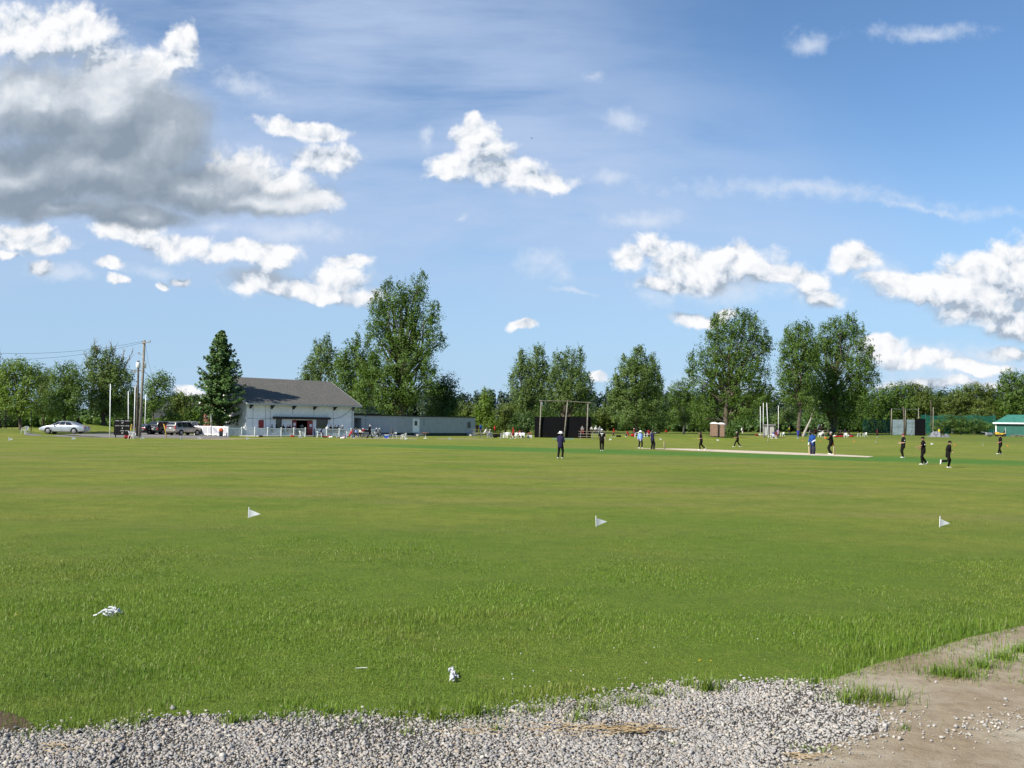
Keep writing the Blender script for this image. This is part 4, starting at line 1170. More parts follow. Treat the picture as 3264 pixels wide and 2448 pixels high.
b = MB(); b.beam(D(438, dist1, 1127.5) - P1, D(454, dist1, 1132) - P1, 0.06, 0.06); b.build('bracket', M['grey_metal'], up1)
P2 = D(437.5, 124); up2 = up_pole('utility_pole', 'shorter utility pole carrying two grey transformers', 'utility pole', 437.5, 1390, 441.5, 1150, 0.16, 0.11, M['bark'], dist=124)
for px, w_, lab in ((440.5, 14, 0), (461, 10, 1)):
    p = D(px, 124 if lab == 0 else 123.2, 1174) - P2; k = 124/F_PX; b = MB()
    b.lathe(p, [(0.02,0),(w_*k*.5,0.0),(w_*k*.5,0.62),(w_*k*.46,0.70),(0.03,0.74)], 14); tf = b.build('transformer', M['white_paint'], up2, True)
    for q in (-0.12, 0.12):
        b = MB(); b.lathe(p + Vector((q, 0, 0.73)), [(0.03,0),(0.05,0.06),(0.03,0.12),(0.05,0.18),(0.015,0.24)], 8); b.build('bushing', M['grey_metal'], tf)
b = MB(); b.beam(D(421, 124, 1183) - P2, D(462, 124, 1180) - P2, 0.09, 0.1); b.build('cross_arm', M['pole_wood'], up2)
for px in (422, 428, 432):
    p = D(px, 124, 1188) - P2; b = MB(); b.lathe(p, [(0.05,0),(0.07,0.1),(0.05,0.22),(0.07,0.34),(0.02,0.42)], 8); b.build('fuse_switch', M['grey_metal'], up2)
def wire(label, a, c, sag, r=0.014, n=14):
    a = Vector(a); c = Vector(c); b = MB()
    pts = [(c-a)*(i/n) + Vector((0, 0, -sag*4*(i/n)*(1-i/n))) for i in range(n+1)]
    b.tube(pts, [r]*(n+1), 5, round_=False); o = b.build('overhead_wire', M['black']); o.location = a
    return tag(o, label, 'wire', 'overhead wires at the utility poles')
wire('upper of the two thin wires running left from the pole top', D(455, dist1, 1088), D(-420, 96, 1080), 1.4)
wire('lower of the two thin wires running left from the pole top', D(452, dist1, 1093), D(-420, 100, 1105), 1.6)
wire('thick dark cable dropping right from the transformers towards the spruce', D(458, 123, 1183), D(640, 150, 1306), 0.5, 0.03)
wire('thin wire hanging from the pole top down behind the slim twin stemmed tree', D(464, dist1, 1100), D(488, 150, 1200), 0.6, 0.012)
# leaning yellow guy guards
up_pole('guy_guard', 'yellow guy wire guard leaning beside the scoreboard', 'guy guard', 413.5, 1391, 419.5, 1352, 0.05, 0.05, M['yellow'], 'yellow guy guards')
up_pole('guy_guard', 'yellow guy wire guard leaning left before the dark cars', 'guy guard', 532.5, 1395, 522, 1352, 0.05, 0.05, M['yellow'], 'yellow guy guards')
up_pole('grey_post', 'slim grey post in front of the white panel fence', 'post', 673.5, 1391, 672.5, 1320, 0.05, 0.045, M['grey_metal'])
FD = 'dark fence posts at the left edge'
for px, lab, yt in ((17, 'leftmost of the two close dark posts on the left bank', 1305), (21.5, 'right one of the two close dark posts on the left bank', 1308), (101, 'dark post between the locust tree and the silver sedan', 1308)):
    up_pole('dark_post', lab, 'post', px, 1381, px, yt, 0.045, 0.045, M['black'], FD, dist=131)

# scoreboard
sbp = G(388, 1395.5); sk_ = sbp.y / F_PX
sb = thing('scoreboard', 'small black cricket scoreboard on two legs with faint white lettering', 'scoreboard', sbp, math.radians(3))
wb, zb0, zb1 = 25*sk_, 8.5*sk_, 58*sk_
b = MB(); b.box((-wb, -0.03, zb0), (wb, 0.03, zb1)); b.build('board', M['black'], sb, bevel=0.01)
for s in (-1, 1):
    b = MB(); b.box((s*wb*0.78-0.05, -0.04, -0.1), (s*wb*0.78+0.05, 0.04, zb0-0.003)); b.build('leg', M['black'], sb)
b = MB(); b.box((-wb-0.03, -0.035, zb1+0.003), (wb+0.03, 0.035, zb1+0.05)); b.build('top_rail', M['black'], sb)
M['paint_grey'] = mat('chalky_white_paint', (0.62, 0.62, 0.62), 0.8, 0.2, 20)
def text(s, x, z, h, parent, m, name='lettering', y=-0.036, rz=0.0, align='CENTER', squash=1.0):
    cu = bpy.data.curves.new('t', 'FONT'); cu.body = s; cu.size = h*1.4; cu.align_x = align; cu.align_y = 'CENTER'; cu.extrude = 0.002; cu.offset = 0.004*h/0.15
    o = bpy.data.objects.new('t', cu); C.objects.link(o)
    dg = bpy.context.evaluated_depsgraph_get(); me = bpy.data.meshes.new_from_object(o.evaluated_get(dg))
    bpy.data.objects.remove(o); bpy.data.curves.remove(cu)
    ob = link(name, me, m, parent)
    ob.rotation_euler = (math.radians(90), 0, rz); ob.location = (x, y, z); ob.scale = (squash, 1, 1)
    return ob
hh = zb1 - zb0
for s, x, z, h in (('BATSMAN',-.60,.92,.062),('TOTAL',.05,.92,.062),('BATSMAN',.66,.92,.062),('27',.05,.79,.10),('LAST WKT',-.58,.60,.062),('WICKETS',.05,.60,.062),('LAST MAN',.66,.60,.062),('4',.05,.44,.11),('OVERS',.05,.28,.062),('1ST INNS',.62,.28,.062),('13',.05,.13,.11)):
    text(s, x*wb, zb0 + z*hh, h*hh*0.9, sb, M['paint_grey'], squash=0.72 if len(s) > 5 else 0.95)

# ---- cars
def car_paint(n, c, metal=0.5, rough=0.32):
    return mat(n, c, rough, 0.04, 1.5, metal=metal, coat=0.4)
def make_car(name, label, st, paint, loc, rz, wheels, wr, glass, screens, head, tail, plate=True, mirror=None, group=None, tail_z=None, rack=False):
    loc = Vector(loc)
    loc.z = max(float(terrain(loc.x + x*math.cos(rz) - y*math.sin(rz), loc.y + x*math.sin(rz) + y*math.cos(rz))) for x in wheels for y in (-.8, .8)) + .008
    t = thing(name, label, 'car', loc, rz, group)
    xs = [s[0] for s in st]
    def at_(x, k):
        return float(np.interp(x, xs, [s[k] for s in st]))
    b = MB(); ring = []
    for x, zl, zb, hw, zr, rw in st:
        h = [(hw*.82, zl), (hw*.98, zl+.10), (hw, zl+(zb-zl)*.45), (hw*.985, zl+(zb-zl)*.8), (hw*.95, zb), (rw, zr-.06 if zr > zb+.15 else zb+(zr-zb)*.6), (rw*.8, zr)]
        ring.append([(x, y, z) for y, z in h] + [(x, -y, z) for y, z in reversed(h)])
    n = len(ring[0]); vs = [p for r in ring for p in r]; fs = []
    for i in range(len(ring)-1):
        for k in range(n):
            k2 = (k+1) % n; fs.append((i*n+k, (i+1)*n+k, (i+1)*n+k2, i*n+k2))
    fs += [tuple(range(n)), tuple((len(ring)-1)*n+k for k in range(n-1,-1,-1))]
    b.add(vs, fs); body = b.build('body', paint, t, True)
    bv = body.modifiers.new('edge', 'EDGE_SPLIT'); bv.split_angle = math.radians(38)
    def side_pt(x, s, tt, o=0.012):
        hw = at_(x, 3)*.95; zb = at_(x, 2); rw = at_(x, 5); zr = at_(x, 4) - .06
        y = hw + (rw-hw)*tt; z = zb + (zr-zb)*tt
        nv = Vector((0, zr-zb, hw-rw)).normalized()
        return (x, s*(y + o*nv.y), z + o*nv.z)
    for s in (1, -1):
        for xb0, xb1, xt0, xt1 in glass:
            b = MB(); q = [side_pt(xb0, s, .07), side_pt(xb1, s, .07), side_pt(xt1, s, .93), side_pt(xt0, s, .93)]
            b.add(q, [(0,1,2,3)] if s > 0 else [(3,2,1,0)]); b.build('side_window', M['glass'], t)
    for nm, (x0, z0, w0, x1, z1, w1) in (('windscreen', screens[0]), ('rear_window', screens[1])):
        nv = Vector((z1-z0, 0, -(x1-x0))); nv = nv.normalized() if nm == 'windscreen' else nv.normalized()
        if (nv.x < 0) == (nm == 'windscreen'): nv = -nv
        o = nv * 0.015
        b = MB(); b.add([Vector(p)+o for p in ((x0,-w0,z0),(x0,w0,z0),(x1,w1,z1),(x1,-w1,z1))], [(0,1,2,3)]); b.build(nm, M['glass'], t)
    gx = sorted({g[0] for g in glass} | {g[1] for g in glass})
    for x in (gx[0]+.25, (gx[len(gx)//2-1]+gx[len(gx)//2])/2, gx[-1]-.02):
        for s in (1, -1):
            zl, zb, hw = at_(x,1), at_(x,2), at_(x,3); b = MB()
            b.tube([(x, s*(hw*.985+.004), zl+.16), (x, s*(hw+.004), zl+(zb-zl)*.45), (x, s*(hw*.985+.004), zl+(zb-zl)*.8), (x, s*(hw*.95+.006), zb)], [.007]*4, 4, round_=False); b.build('door_seam', M['black'], t)
    for x in wheels:
        for s in (1, -1):
            hw = at_(x, 3)
            b = MB()
            pts = [(x + (wr+.07)*math.cos(a), s*(hw+.006), wr + (wr+.07)*math.sin(a)) for a in np.linspace(-0.25, math.pi+0.25, 15)]
            b.prism(pts, (0,0,0), (0, -s*0.05, 0)); b.build('wheel_arch', M['black'], t)
            b = MB(); yc = s*(hw-0.10)
            b.lathe((x, yc, wr), [(wr*.55,-.11),(wr*.92,-.105),(wr,-.07),(wr,.07),(wr*.92,.105),(wr*.55,.11)], 20, 'y'); w = b.build('tyre', M['tyre'], t, False)
            b = MB(); b.lathe((x, yc + s*0.105, wr), [(wr*.62,-.02),(wr*.62,.012),(wr*.5,.02),(wr*.2,.03),(wr*.1,.035)] if s > 0 else [(wr*.62,.02),(wr*.62,-.012),(wr*.5,-.02),(wr*.2,-.03),(wr*.1,-.035)], 14, 'y')
            b.build('rim', M['rim'], w)
    x0 = xs[-1]; x1 = xs[0]
    for s in (1, -1):
        b = MB(); b.box((x0-head[2], s*head[0]-head[3], head[1]-.07), (x0+.012-head[2]*.15, s*head[0]+head[3], head[1]+.07)); b.build('headlight', M['clear_lens'], t, bevel=.02)
        b = MB(); b.box((x1-.015, s*tail[0]-tail[2], tail[1]-tail[3]), (x1+.22, s*tail[0]+tail[2], tail[1]+tail[3])); b.build('tail_light', M['red_lens'], t, bevel=.015)
        if mirror:
            b = MB(); b.ball((mirror[0], s*mirror[1], mirror[2]), (.09,.10,.075), 8, 6); b.build('mirror', paint, t, True)
    for nm, x, sg in (('front_bumper', x0, 1), ('rear_bumper', x1, -1)):
        hw = at_(x, 3); zl = at_(x, 1)
        b = MB(); b.box((x-.10, -hw*.98, zl-.02), (x+.10, hw*.98, zl+.20)); b.build(nm, paint, t, bevel=.05)
    if plate:
        b = MB(); b.box((x1-.03, -.16, tail[1]-.14), (x1-.012, .16, tail[1]+.0)); b.build('number_plate', M['plate'], t)
    if rack:
        for s in (1,-1):
            b = MB(); b.tube([(-1.7, s*.52, 1.83), (-1.5, s*.52, 1.88), (.1, s*.52, 1.88), (.3, s*.52, 1.83)], [.02]*4, 6); b.build('roof_rail', M['black'], t)
    return t
SED = [(-2.48,.42,.74,.66,.76,.60),(-2.40,.28,.84,.80,.87,.74),(-2.0,.22,.92,.88,.96,.80),(-1.75,.21,.93,.90,.98,.80),(-1.0,.20,.94,.91,1.30,.60),(-.55,.20,.94,.91,1.40,.58),(.05,.20,.94,.91,1.42,.60),(.45,.20,.94,.91,1.38,.60),(1.25,.20,.93,.90,.97,.78),(1.75,.21,.86,.88,.89,.76),(2.25,.25,.74,.80,.77,.68),(2.46,.36,.62,.64,.65,.56)]
make_car('parked_car', 'silver sedan parked side on beside the grassy bank', SED, car_paint('silver_paint', (0.48,0.50,0.52), .6), G(206, 1386.5), math.pi, (1.45,-1.38), .325,
         [(-1.15,-.42,-.85,-.40),(-.34,.36,-.34,.12),(.44,1.0,.22,.46)], ((1.22,.99,.74,.48,1.36,.52),(-1.68,1.0,.72,-1.02,1.29,.50)), (.60,.62,.28,.15), (.58,.78,.20,.07), mirror=(.85,.99,.98))
HAT = [(-2.08,.45,.82,.68,.85,.6),(-2.02,.30,.92,.80,.96,.72),(-1.75,.22,.94,.86,1.04,.70),(-.95,.20,.95,.87,1.36,.56),(-.2,.20,.95,.87,1.43,.57),(.4,.20,.95,.87,1.38,.57),(1.15,.20,.93,.86,.98,.76),(1.6,.22,.86,.84,.89,.72),(2.0,.26,.74,.76,.77,.64),(2.12,.36,.64,.62,.66,.52)]
make_car('parked_car', 'black hatchback with red tail lights behind the utility pole', HAT, car_paint('black_paint', (0.010,0.010,0.013), .2, .2), D(478, 139.5), math.radians(74), (1.3,-1.25), .30,
         [(-1.3,-.5,-.85,-.45),(-.42,.4,-.38,.15),(.48,.95,.25,.42)], ((1.12,1.0,.72,.44,1.36,.48),(-1.80,1.04,.66,-1.0,1.35,.48)), (.56,.64,.24,.14), (.56,.84,.22,.08))
SUV = [(-2.40,.52,1.02,.80,1.06,.76),(-2.36,.42,1.06,.90,1.30,.80),(-2.15,.36,1.08,.93,1.74,.68),(-1.6,.36,1.08,.94,1.80,.68),(-.4,.36,1.08,.94,1.82,.68),(.35,.36,1.08,.94,1.78,.68),(1.10,.36,1.08,.93,1.14,.80),(1.6,.36,1.06,.92,1.10,.80),(2.2,.40,.96,.88,1.00,.76),(2.38,.48,.84,.76,.88,.66)]
sv = dict(wheels=(1.45,-1.40), wr=.37, glass=[(-2.0,-1.25,-1.95,-1.25),(-1.12,-.30,-1.12,-.32),(-.20,.78,-.20,.36)], screens=((1.05,1.15,.78,.38,1.76,.60),(-2.40,1.12,.74,-2.18,1.70,.62)))
make_car('parked_suv', 'pewter coloured sport utility vehicle, nearest the white fence', SUV, car_paint('pewter_paint', (0.30,0.275,0.245), .5, .3), D(588, 135.5), math.radians(62), head=(.62,.86,.22,.16), tail=(.80,1.05,.10,.17), mirror=(.78,1.04,1.15), rack=True, **sv)
make_car('parked_suv', 'dark green grey utility vehicle between the black hatchback and the pewter one', SUV, car_paint('dark_grey_paint', (0.055,0.060,0.062), .4, .22), D(528, 140.5), math.radians(66), head=(.62,.86,.22,.16), tail=(.80,.80,.10,.12), mirror=(.78,1.04,1.15), **sv)
make_car('parked_suv', 'black utility vehicle mostly hidden behind the pewter one', SUV, car_paint('jet_paint', (0.012,0.013,0.016), .2, .2), D(594, 149), math.radians(170), head=(.62,.86,.22,.16), tail=(.80,1.05,.10,.17), mirror=(.78,1.04,1.15), **sv)

# ---- fences of the pavilion
PF = Wall(D(728, 132.2), D(1211, 145.4))
def picket(x0, x1, posts, label, skip=()):
    u0 = PF.u(x0); p0 = PF.o + PF.a*u0
    t = thing('picket_fence', label, 'fence', (p0.x, p0.y, float(terrain(p0.x, p0.y))), PF.rz, 'white picket fences of the pavilion')
    H = 1.12
    us = [PF.u(p) - u0 for p in posts]
    for u in us:
        b = MB(); b.box((u-.055,-.055,-.1), (u+.055,.055,H+.05)); b.add([(u-.075,-.075,H+.053),(u+.075,-.075,H+.053),(u+.075,.075,H+.053),(u-.075,.075,H+.053),(u,0,H+.15)], [(3,2,1,0),(0,1,4),(1,2,4),(2,3,4),(3,0,4)])
        b.build('post', M['white_paint'], t)
    for a, c in zip(us[:-1], us[1:]):
        b = MB(); b.box((a+.057,-.025,H-.08), (c-.057,.025,H)); b.box((a+.057,-.025,.14), (c-.057,.025,.22))
        k = max(2, int((c-a)/.17))
        for i in range(k):
            u = a + (c-a)*(i+.5)/k; b.box((u-.032,-.016,.222), (u+.032,.016,H-.082))
        b.build('picket_panel', M['white_paint'], t)
    return t
picket(728, 974, (728, 771, 813, 854, 897, 937, 974), 'long white picket fence before the left half of the pavilion')
picket(1004, 1211, (1004, 1042, 1082, 1120, 1158, 1211), 'white picket fence right of the red doors, ending by the trailer')
M['pale_panel'] = mat('pale_grey_panel', (0.40,0.40,0.43), .7, .06, 2)
WF = Wall(D(622, 138.5), D(726, 132.6))
wf = thing('panel_fence', 'sunlit white board fence between the parked cars and the pavilion', 'fence', WF.o, WF.rz)
us = [WF.u(p) for p in (622, 635, 648, 664, 680.5, 697, 714, 726)]
for u in us:
    b = MB(); b.box((u-.06,-.06,-.1), (u+.06,.06,1.30)); b.build('post', M['white_paint'], wf)
for a, c in zip(us[:-1], us[1:]):
    b = MB(); b.box((a+.062,-.03,1.17), (c-.062,.03,1.27)); b.box((a+.062,-.03,.12), (c-.062,.03,.24)); b.build('rail', M['white_paint'], wf)
    b = MB(); b.box((a+.062,-.012,.242), (c-.062,.012,1.168)); b.build('panel', M['pale_panel'], wf)
# bin
bp = G(704.5, 1391)
bn_ = thing('litter_bin', 'dark litter bin with an orange red domed lid before the white fences', 'bin', bp)
b = MB(); b.lathe((0,0,0), [(.20,0),(.24,.05),(.27,.60),(.26,.66)], 16); b.build('drum', mat('bin_drum', (0.05,0.055,0.06), .6, .2, 5), bn_, True)
b = MB(); b.lathe((0,0,.663), [(.29,0),(.30,.08),(.27,.22),(.18,.34),(.05,.38)], 16); b.build('lid', M['orange'], bn_, True)
b = MB(); b.box((-.30,-.20,.80), (-.262,.12,.92)); b.build('flap', M['plate'], bn_)

# ---- white plastic armchairs
def make_chair(label, loc, rz, group='white plastic armchairs'):
    t = thing('plastic_chair', label, 'chair', loc, rz, group); m = M['white_plastic']
    b = MB(); b.box((-.24,-.22,.40), (.24,.24,.43)); b.build('seat', m, t, bevel=.012)
    b = MB()
    arc = [(-.25,-.24),(-.20,-.30),(0,-.33),(.20,-.30),(.25,-.24)]
    for i, x in enumerate((-.16,-.08,0,.08,.16)):
        y = -.33 + abs(x)*.2; b.beam((x,y+.06,.44), (x,y-.03,.80), .05, .02, up=(0,1,0))
    top = [(x, y-.03, .82 - abs(x)*.25) for x, y in arc]; b.tube(top, [(.035,.02)]*5, 6, side=(0,0,1))
    b.build('backrest', m, t)
    for s in (1,-1):
        b = MB(); b.tube([(s*.27,-.26,.74),(s*.29,-.05,.66),(s*.28,.20,.63)], [(.035,.016)]*3, 6); b.build('armrest', m, t)
        b = MB(); b.beam((s*.28,.22,.625), (s*.27,.27,0), .055, .035); b.build('leg', m, t)
        b = MB(); b.beam((s*.25,-.23,.42), (s*.27,-.32,0), .055, .035); b.build('leg', m, t)
    return t
CH0 = None
def chair(px, py, rz_deg, label, dist=None):
    global CH0
    loc = D(px, dist) if dist else G(px, py)
    if CH0 is None:
        CH0 = make_chair(label, loc, math.radians(rz_deg)); remember(CH0); return CH0
    return copy_thing(CH0, loc, math.radians(rz_deg), label)
chair(962, 1394, -60, 'empty white chair facing out before the last fence post left of the red doors')
chair(1018, 1395, -70, 'white chair under the seated person in navy right of the red doors')
chair(1193, 1397, 20, 'white chair beside the walking person with the sports bag')
chair(1206, 1395, -60, 'white chair under the pale capped pair left of the blue cooler')
chair(1255, 1397, 120, 'white chair just right of the blue cooler')
chair(1287, 1401, 75, 'empty white chair standing alone before the trailer')
chair(1112, 1396, -80, 'white chair under the person in the red shirt at the picnic table')
for px, py, rz, lab in ((1604,1395,40,'leftmost white chair of the row right of the bleacher'), (1613,1396,160,'second white chair from the left in the row right of the bleacher'), (1623,1395,200,'third white chair in the row, just left of the walking player in red'), (1642,1397,150,'white chair just right of the walking player in red'),
                   (1656,1397,170,'white chair under the person in red left of the cool box'), (1666,1397,170,'white chair under the person in black left of the cool box'), (1561,1396,60,'white chair at the foot of the bleacher by the trailer'),
                   (2029,1393,90,'white chair leaning by the trunk of the lone tree'), (2059,1393,170,'white chair under the spectator in black behind the umpire in blue'), (2068,1393,170,'white chair behind the batsman in the helmet'), (2456,1397,30,'white chair nearest the grey hut legs'), (2466,1398,190,'white chair under the person in royal blue by the grey hut'),
                   (2613,1393,150,'left white chair of the pair beyond the wicket keeper'), (2622,1393,200,'right white chair of the pair beyond the wicket keeper'), (2695,1394,160,'white chair in front of the red bags under the windswept tree'), (2737,1393,70,'lone white chair right of the red bags'), (2757,1392,110,'white chair furthest right beyond the red bags'), (421,1399.5,-100,'white chair lying by the foot of the leaning utility pole'), (80,1383,60,'white chair beside the trunk of the layered locust tree'), (2494,1391,120,'white chair tipped on the shaded grass between the hut and the straight poplar')):
    chair(px, py, rz, lab)

# ---- bleachers, tables
def make_bleacher(label, loc, rz, w, rows=3):
    t = thing('bleacher', label, 'bleacher', loc, rz, 'small bleachers round the field')
    for i in range(rows):
        z = .45 + .38*i; y = .65*i
        b = MB(); b.box((-w/2, y-.13, z-.05), (w/2, y+.13, z)); b.build('seat_plank', M['old_wood'], t)
        if i:
            b = MB(); b.box((-w/2, y-.40, z-.43), (w/2, y-.16, z-.39)); b.build('foot_plank', M['old_wood'], t)
    for x in (-w/2+.3, 0, w/2-.3):
        b = MB(); yb = .65*(rows-1); zt = .45+.38*(rows-1)-.054
        b.beam((x,-.05,.38), (x,yb,zt-.02), .05, .06); b.beam((x,yb,0), (x,yb,zt-.04), .05, .05); b.beam((x,-.05,0), (x,-.05,.36), .05, .05); b.beam((x,-.1,.03), (x,yb+.1,.03), .05, .05)
        b.build('frame', M['grey_metal'], t)
    return t
bl1 = make_bleacher('low bleacher with seated spectators at the right end of the trailer', G(1536, 1396), math.radians(12), 2.6)
bl2 = make_bleacher('bleacher with five spectators in front of the right sight screen post', G(1888, 1401), math.radians(-6), 4.2)
bl3 = make_bleacher('bleacher in the shade under the windswept cottonwood', G(2618, 1384), 0, 4.0)
def make_table(label, loc, rz):
    t = thing('picnic_table', label, 'table', loc, rz)
    b = MB(); b.box((-1.0,-.38,.71), (1.0,.38,.76)); b.build('tabletop', M['old_wood'], t)
    for s in (1,-1):
        b = MB(); b.box((-1.0,s*.72-.14,.42), (1.0,s*.72+.14,.46)); b.build('bench', M['old_wood'], t)
        b = MB(); x = s*.72
        b.beam((x,-.25,.705), (x,-.68,0), .09, .05); b.beam((x,.25,.705), (x,.68,0), .09, .05); b.beam((x,-.80,.39), (x,.80,.39), .05, .05); b.build('trestle', M['old_wood'], t)
    return t
tb1 = make_table('brown wooden picnic table in front of the picket fence end', G(1146, 1397), PF.rz)
rt_ = thing('round_table', 'small round orange topped table on one post before the trailer', 'table', G(1357, 1397.5))
b = MB(); b.lathe((0,0,.72), [(.50,0),(.52,.02),(.50,.05)], 20); b.build('tabletop', mat('faded_orange', (0.42,0.17,0.09), .7, .2, 3), rt_)
b = MB(); b.lathe((0,0,0), [(.30,0),(.28,.05),(.05,.08),(.04,.717)], 14); b.build('pedestal', M['galv'], rt_)
def cooler(label, loc, rz, m, w=.62):
    t = thing('cooler', label, 'cooler', loc, rz)
    b = MB(); b.box((-w/2,-.2,0), (w/2,.2,.36)); b.build('box', m, t, bevel=.03)
    b = MB(); b.box((-w/2-.01,-.21,.363), (w/2+.01,.21,.44)); l = b.build('lid', M['white_plastic'], t, bevel=.025)
    b = MB(); b.tube([(-w/2-.03,0,.30),(-w/2-.05,0,.50),(w/2+.05,0,.50),(w/2+.03,0,.30)], [.012]*4, 5); b.build('handle', M['white_plastic'], t)
    return t
cooler('bright blue cooler with a white lid on the grass before the trailer', G(1234, 1396.5), .15, M['blue_plastic'])
c2 = cooler('grey white cooler with a brown carton on it left of the sight screen', G(1688, 1396.5), 0, M['galv'], .75)
cb = MB(); cb.box((-.3,-.2,0), (.3,.2,.32)); o = cb.build('carton', mat('brown_carton', (0.22,0.10,0.06), .9, .2, 5), bevel=.01)
o.location = Vector(c2.location) + Vector((0,0,.53)); tag(o, 'brown carton resting on the grey white cooler', 'box')
def bag(px, py, m, label, l=.75, h=.30, w=.34, rz=0.0, group=None):
    t = thing('kit_bag', label, 'bag', G(px, py), rz, group)
    b = MB(); n = 9; rows = []
    for i in range(n):
        s = -1 + 2*i/(n-1); q = (1 - abs(s)**4)**.5*.92 + .08
        rows.append(((s*l/2, 0, h*.46), (w/2*q, h*.48*q*(1+.08*math.sin(5*s+px)))))
    b.tube([r[0] for r in rows], [r[1] for r in rows], 10, side=(0,1,0)); b.build('body', m, t, True)
    b = MB(); b.tube([(-l*.2,-w*.3,h*.85),(-l*.16,-w*.1,h*1.12),(l*.16,-w*.1,h*1.12),(l*.2,-w*.3,h*.85)], [.016]*4, 5); b.build('strap', M['black'], t)
    return t
bag(1972, 1393, M['c_black'], 'dark low kit bag on the grass near the walking spectator in red', 1.0, .36)
bag(2017, 1392, M['c_red'], 'red bag by the trunk of the lone tree', .8, .55, .5)
bag(407, 1398.5, M['c_maroon'], 'dark red bundle at the right leg of the scoreboard', .8, .4, .4)
bag(2123, 1379, M['c_red'], 'red upright bag on the grass right of the helmeted batsman', .6, .75, .5)
bag(1579, 1395, M['c_black'], 'larger black bag right of the bleacher by the trailer', .9, .60, .5)
bag(1592, 1393, M['c_black'], 'smaller black bag right of the bleacher by the trailer', .7, .50, .4)
BG = 'red and white kit bags under the windswept tree'
for px, py, m, lab, l in ((2667,1394,'c_red','leftmost red kit bag of the row under the windswept tree',.9),(2682,1393,'c_red','second red kit bag from the left under the windswept tree',1.0),(2714,1393,'c_red','red kit bag right of the white chair under the windswept tree',.9),(2661,1392,'c_offwhite','pale kit bag behind the leftmost red bag',.8),(2706,1391,'c_offwhite','pale kit bag between the white chair and the right red bag',.6)):
    bag(px, py, M[m], lab, l, .34, .4, group=BG)
KB = 'kit bags lying along the pavilion fence'
for px, py, m, lab in ((932,1393,'c_red','red bag tucked under the picket fence'),(1036,1395,'c_maroon','maroon bag at the feet of the seated person in navy'),(1055,1396,'c_white','white bag with a red bag beside it before the right picket fence'),(1051,1394,'c_red','red bag beside the white bag before the right picket fence'),
                       (1078,1396,'c_grey','grey bag midway along the right picket fence'),(1101,1394,'c_royal','blue violet bag left of the picnic table'),(1096,1395,'c_pink','pink bag left of the picnic table'),(1092,1399,'c_white','white cloth bundle on the grass left of the picnic table'),(832,1393,'c_black','dark bag against the middle of the left picket fence')):
    bag(px, py, M[m], lab, .6, .24, .3, group=KB)
for px, py, m, lab in ((2412,1389,'c_maroon','purple red bag left of the white poles'),(2420,1388,'c_white','white bag propped beside the white poles'),(2428,1389,'c_tan','tan bag just left of the grey hut'),(2567,1390,'c_teal','teal bag on the shaded grass by the leaning trunk'),(2552,1388,'c_grey','grey pack at the foot of the straight poplar')):
    bag(px, py, M[m], lab, .75, .40, .35)

# ---- sight screen and nets
SD = G(1800, 1396).y
def net_mat(name, col, alpha):
    m = bpy.data.materials.new(name); m.use_nodes = True; t = m.node_tree; b = t.nodes['Principled BSDF']; out = t.nodes['Material Output']
    tcn = node(t, 'ShaderNodeTexCoord'); n = noise(t, tcn.outputs['Object'], 1.5, 4, .6)
    plug(t, b.inputs['Base Color'], mixc(t, n, (*col, 1), (*[c*1.6 for c in col], 1))); b.inputs['Roughness'].default_value = .9; b.inputs['Specular IOR Level'].default_value = .1
    tr = node(t, 'ShaderNodeBsdfTransparent'); ms = node(t, 'ShaderNodeMixShader'); ms.inputs[0].default_value = alpha
    t.links.new(tr.outputs[0], ms.inputs[1]); t.links.new(b.outputs[0], ms.inputs[2]); t.links.new(ms.outputs[0], out.inputs[0])
    return m
M['net_black'] = net_mat('black_mesh_cloth', (0.004,0.004,0.005), .93)
M['net_green'] = net_mat('green_netting', (0.012,0.10,0.075), .42)
def cloth_panel(name, x0, x1, dist, y0, y1, m, parent=None, wav=0.05, nx=24, nz=6, thick=.012):
    p0 = D(x0, dist); p1 = D(x1, dist); b = MB(); vs = []; fs = []
    org = Vector(parent.location) if parent is not None else Vector((0,0,0))
    for th in (0, thick):
        for j in range(nz+1):
            for i in range(nx+1):
                s = i/nx; px = x0 + (x1-x0)*s
                zt = D(px, dist, y0).z; zb = D(px, dist, y1).z
                z = zb + (zt-zb)*j/nz - (wav*.6*math.sin(s*9)**2 if j == nz else 0)
                p = p0.lerp(p1, s)
                vs.append(Vector((p.x, p.y + wav*math.sin(s*21 + j*.6) + th, z)) - org)
    K = (nx+1)*(nz+1)
    for L0 in (0, K):
        for j in range(nz):
            for i in range(nx):
                a = L0 + j*(nx+1)+i; fs.append((a, a+1, a+nx+2, a+nx+1) if L0 == 0 else (a+nx+1, a+nx+2, a+1, a))
    b.add(vs, fs); return b.build(name, m, parent, True)
ss = thing('sight_screen', 'wide black cloth sight screen hung on three leaning wooden posts', 'sight screen', D(1795, SD))
cloth_panel('screen_cloth', 1704, 1884, SD + .3, 1328, 1396.5, M['net_black'], ss, .06)
for x0, y0, x1, y1 in ((1719.5,1395,1725.5,1276),(1798,1397,1809.5,1277),(1870.5,1397,1874.5,1282)):
    b = MB(); a = D(x0, SD, y0) - ss.location; a.z = -0.1; e = D(x1, SD, y1) - ss.location
    b.tube([a, (a+e)/2, e], [.115,.105,.085], 10, round_=False); b.build('post', M['pole_wood'], ss, True)
b = MB(); b.tube([D(1719, SD-.2, 1277) - ss.location, D(1809, SD-.2, 1278.5) - ss.location, D(1885, SD-.2, 1284) - ss.location], [.04]*3, 6); b.build('top_rail', M['pole_wood'], ss)
s2 = thing('net_screen', 'second dark mesh screen further back, right of the main sight screen', 'sight screen', D(1930, 236))
cloth_panel('screen_cloth', 1894, 1969, 236.3, 1333, 1371, M['net_black'], s2, .05)
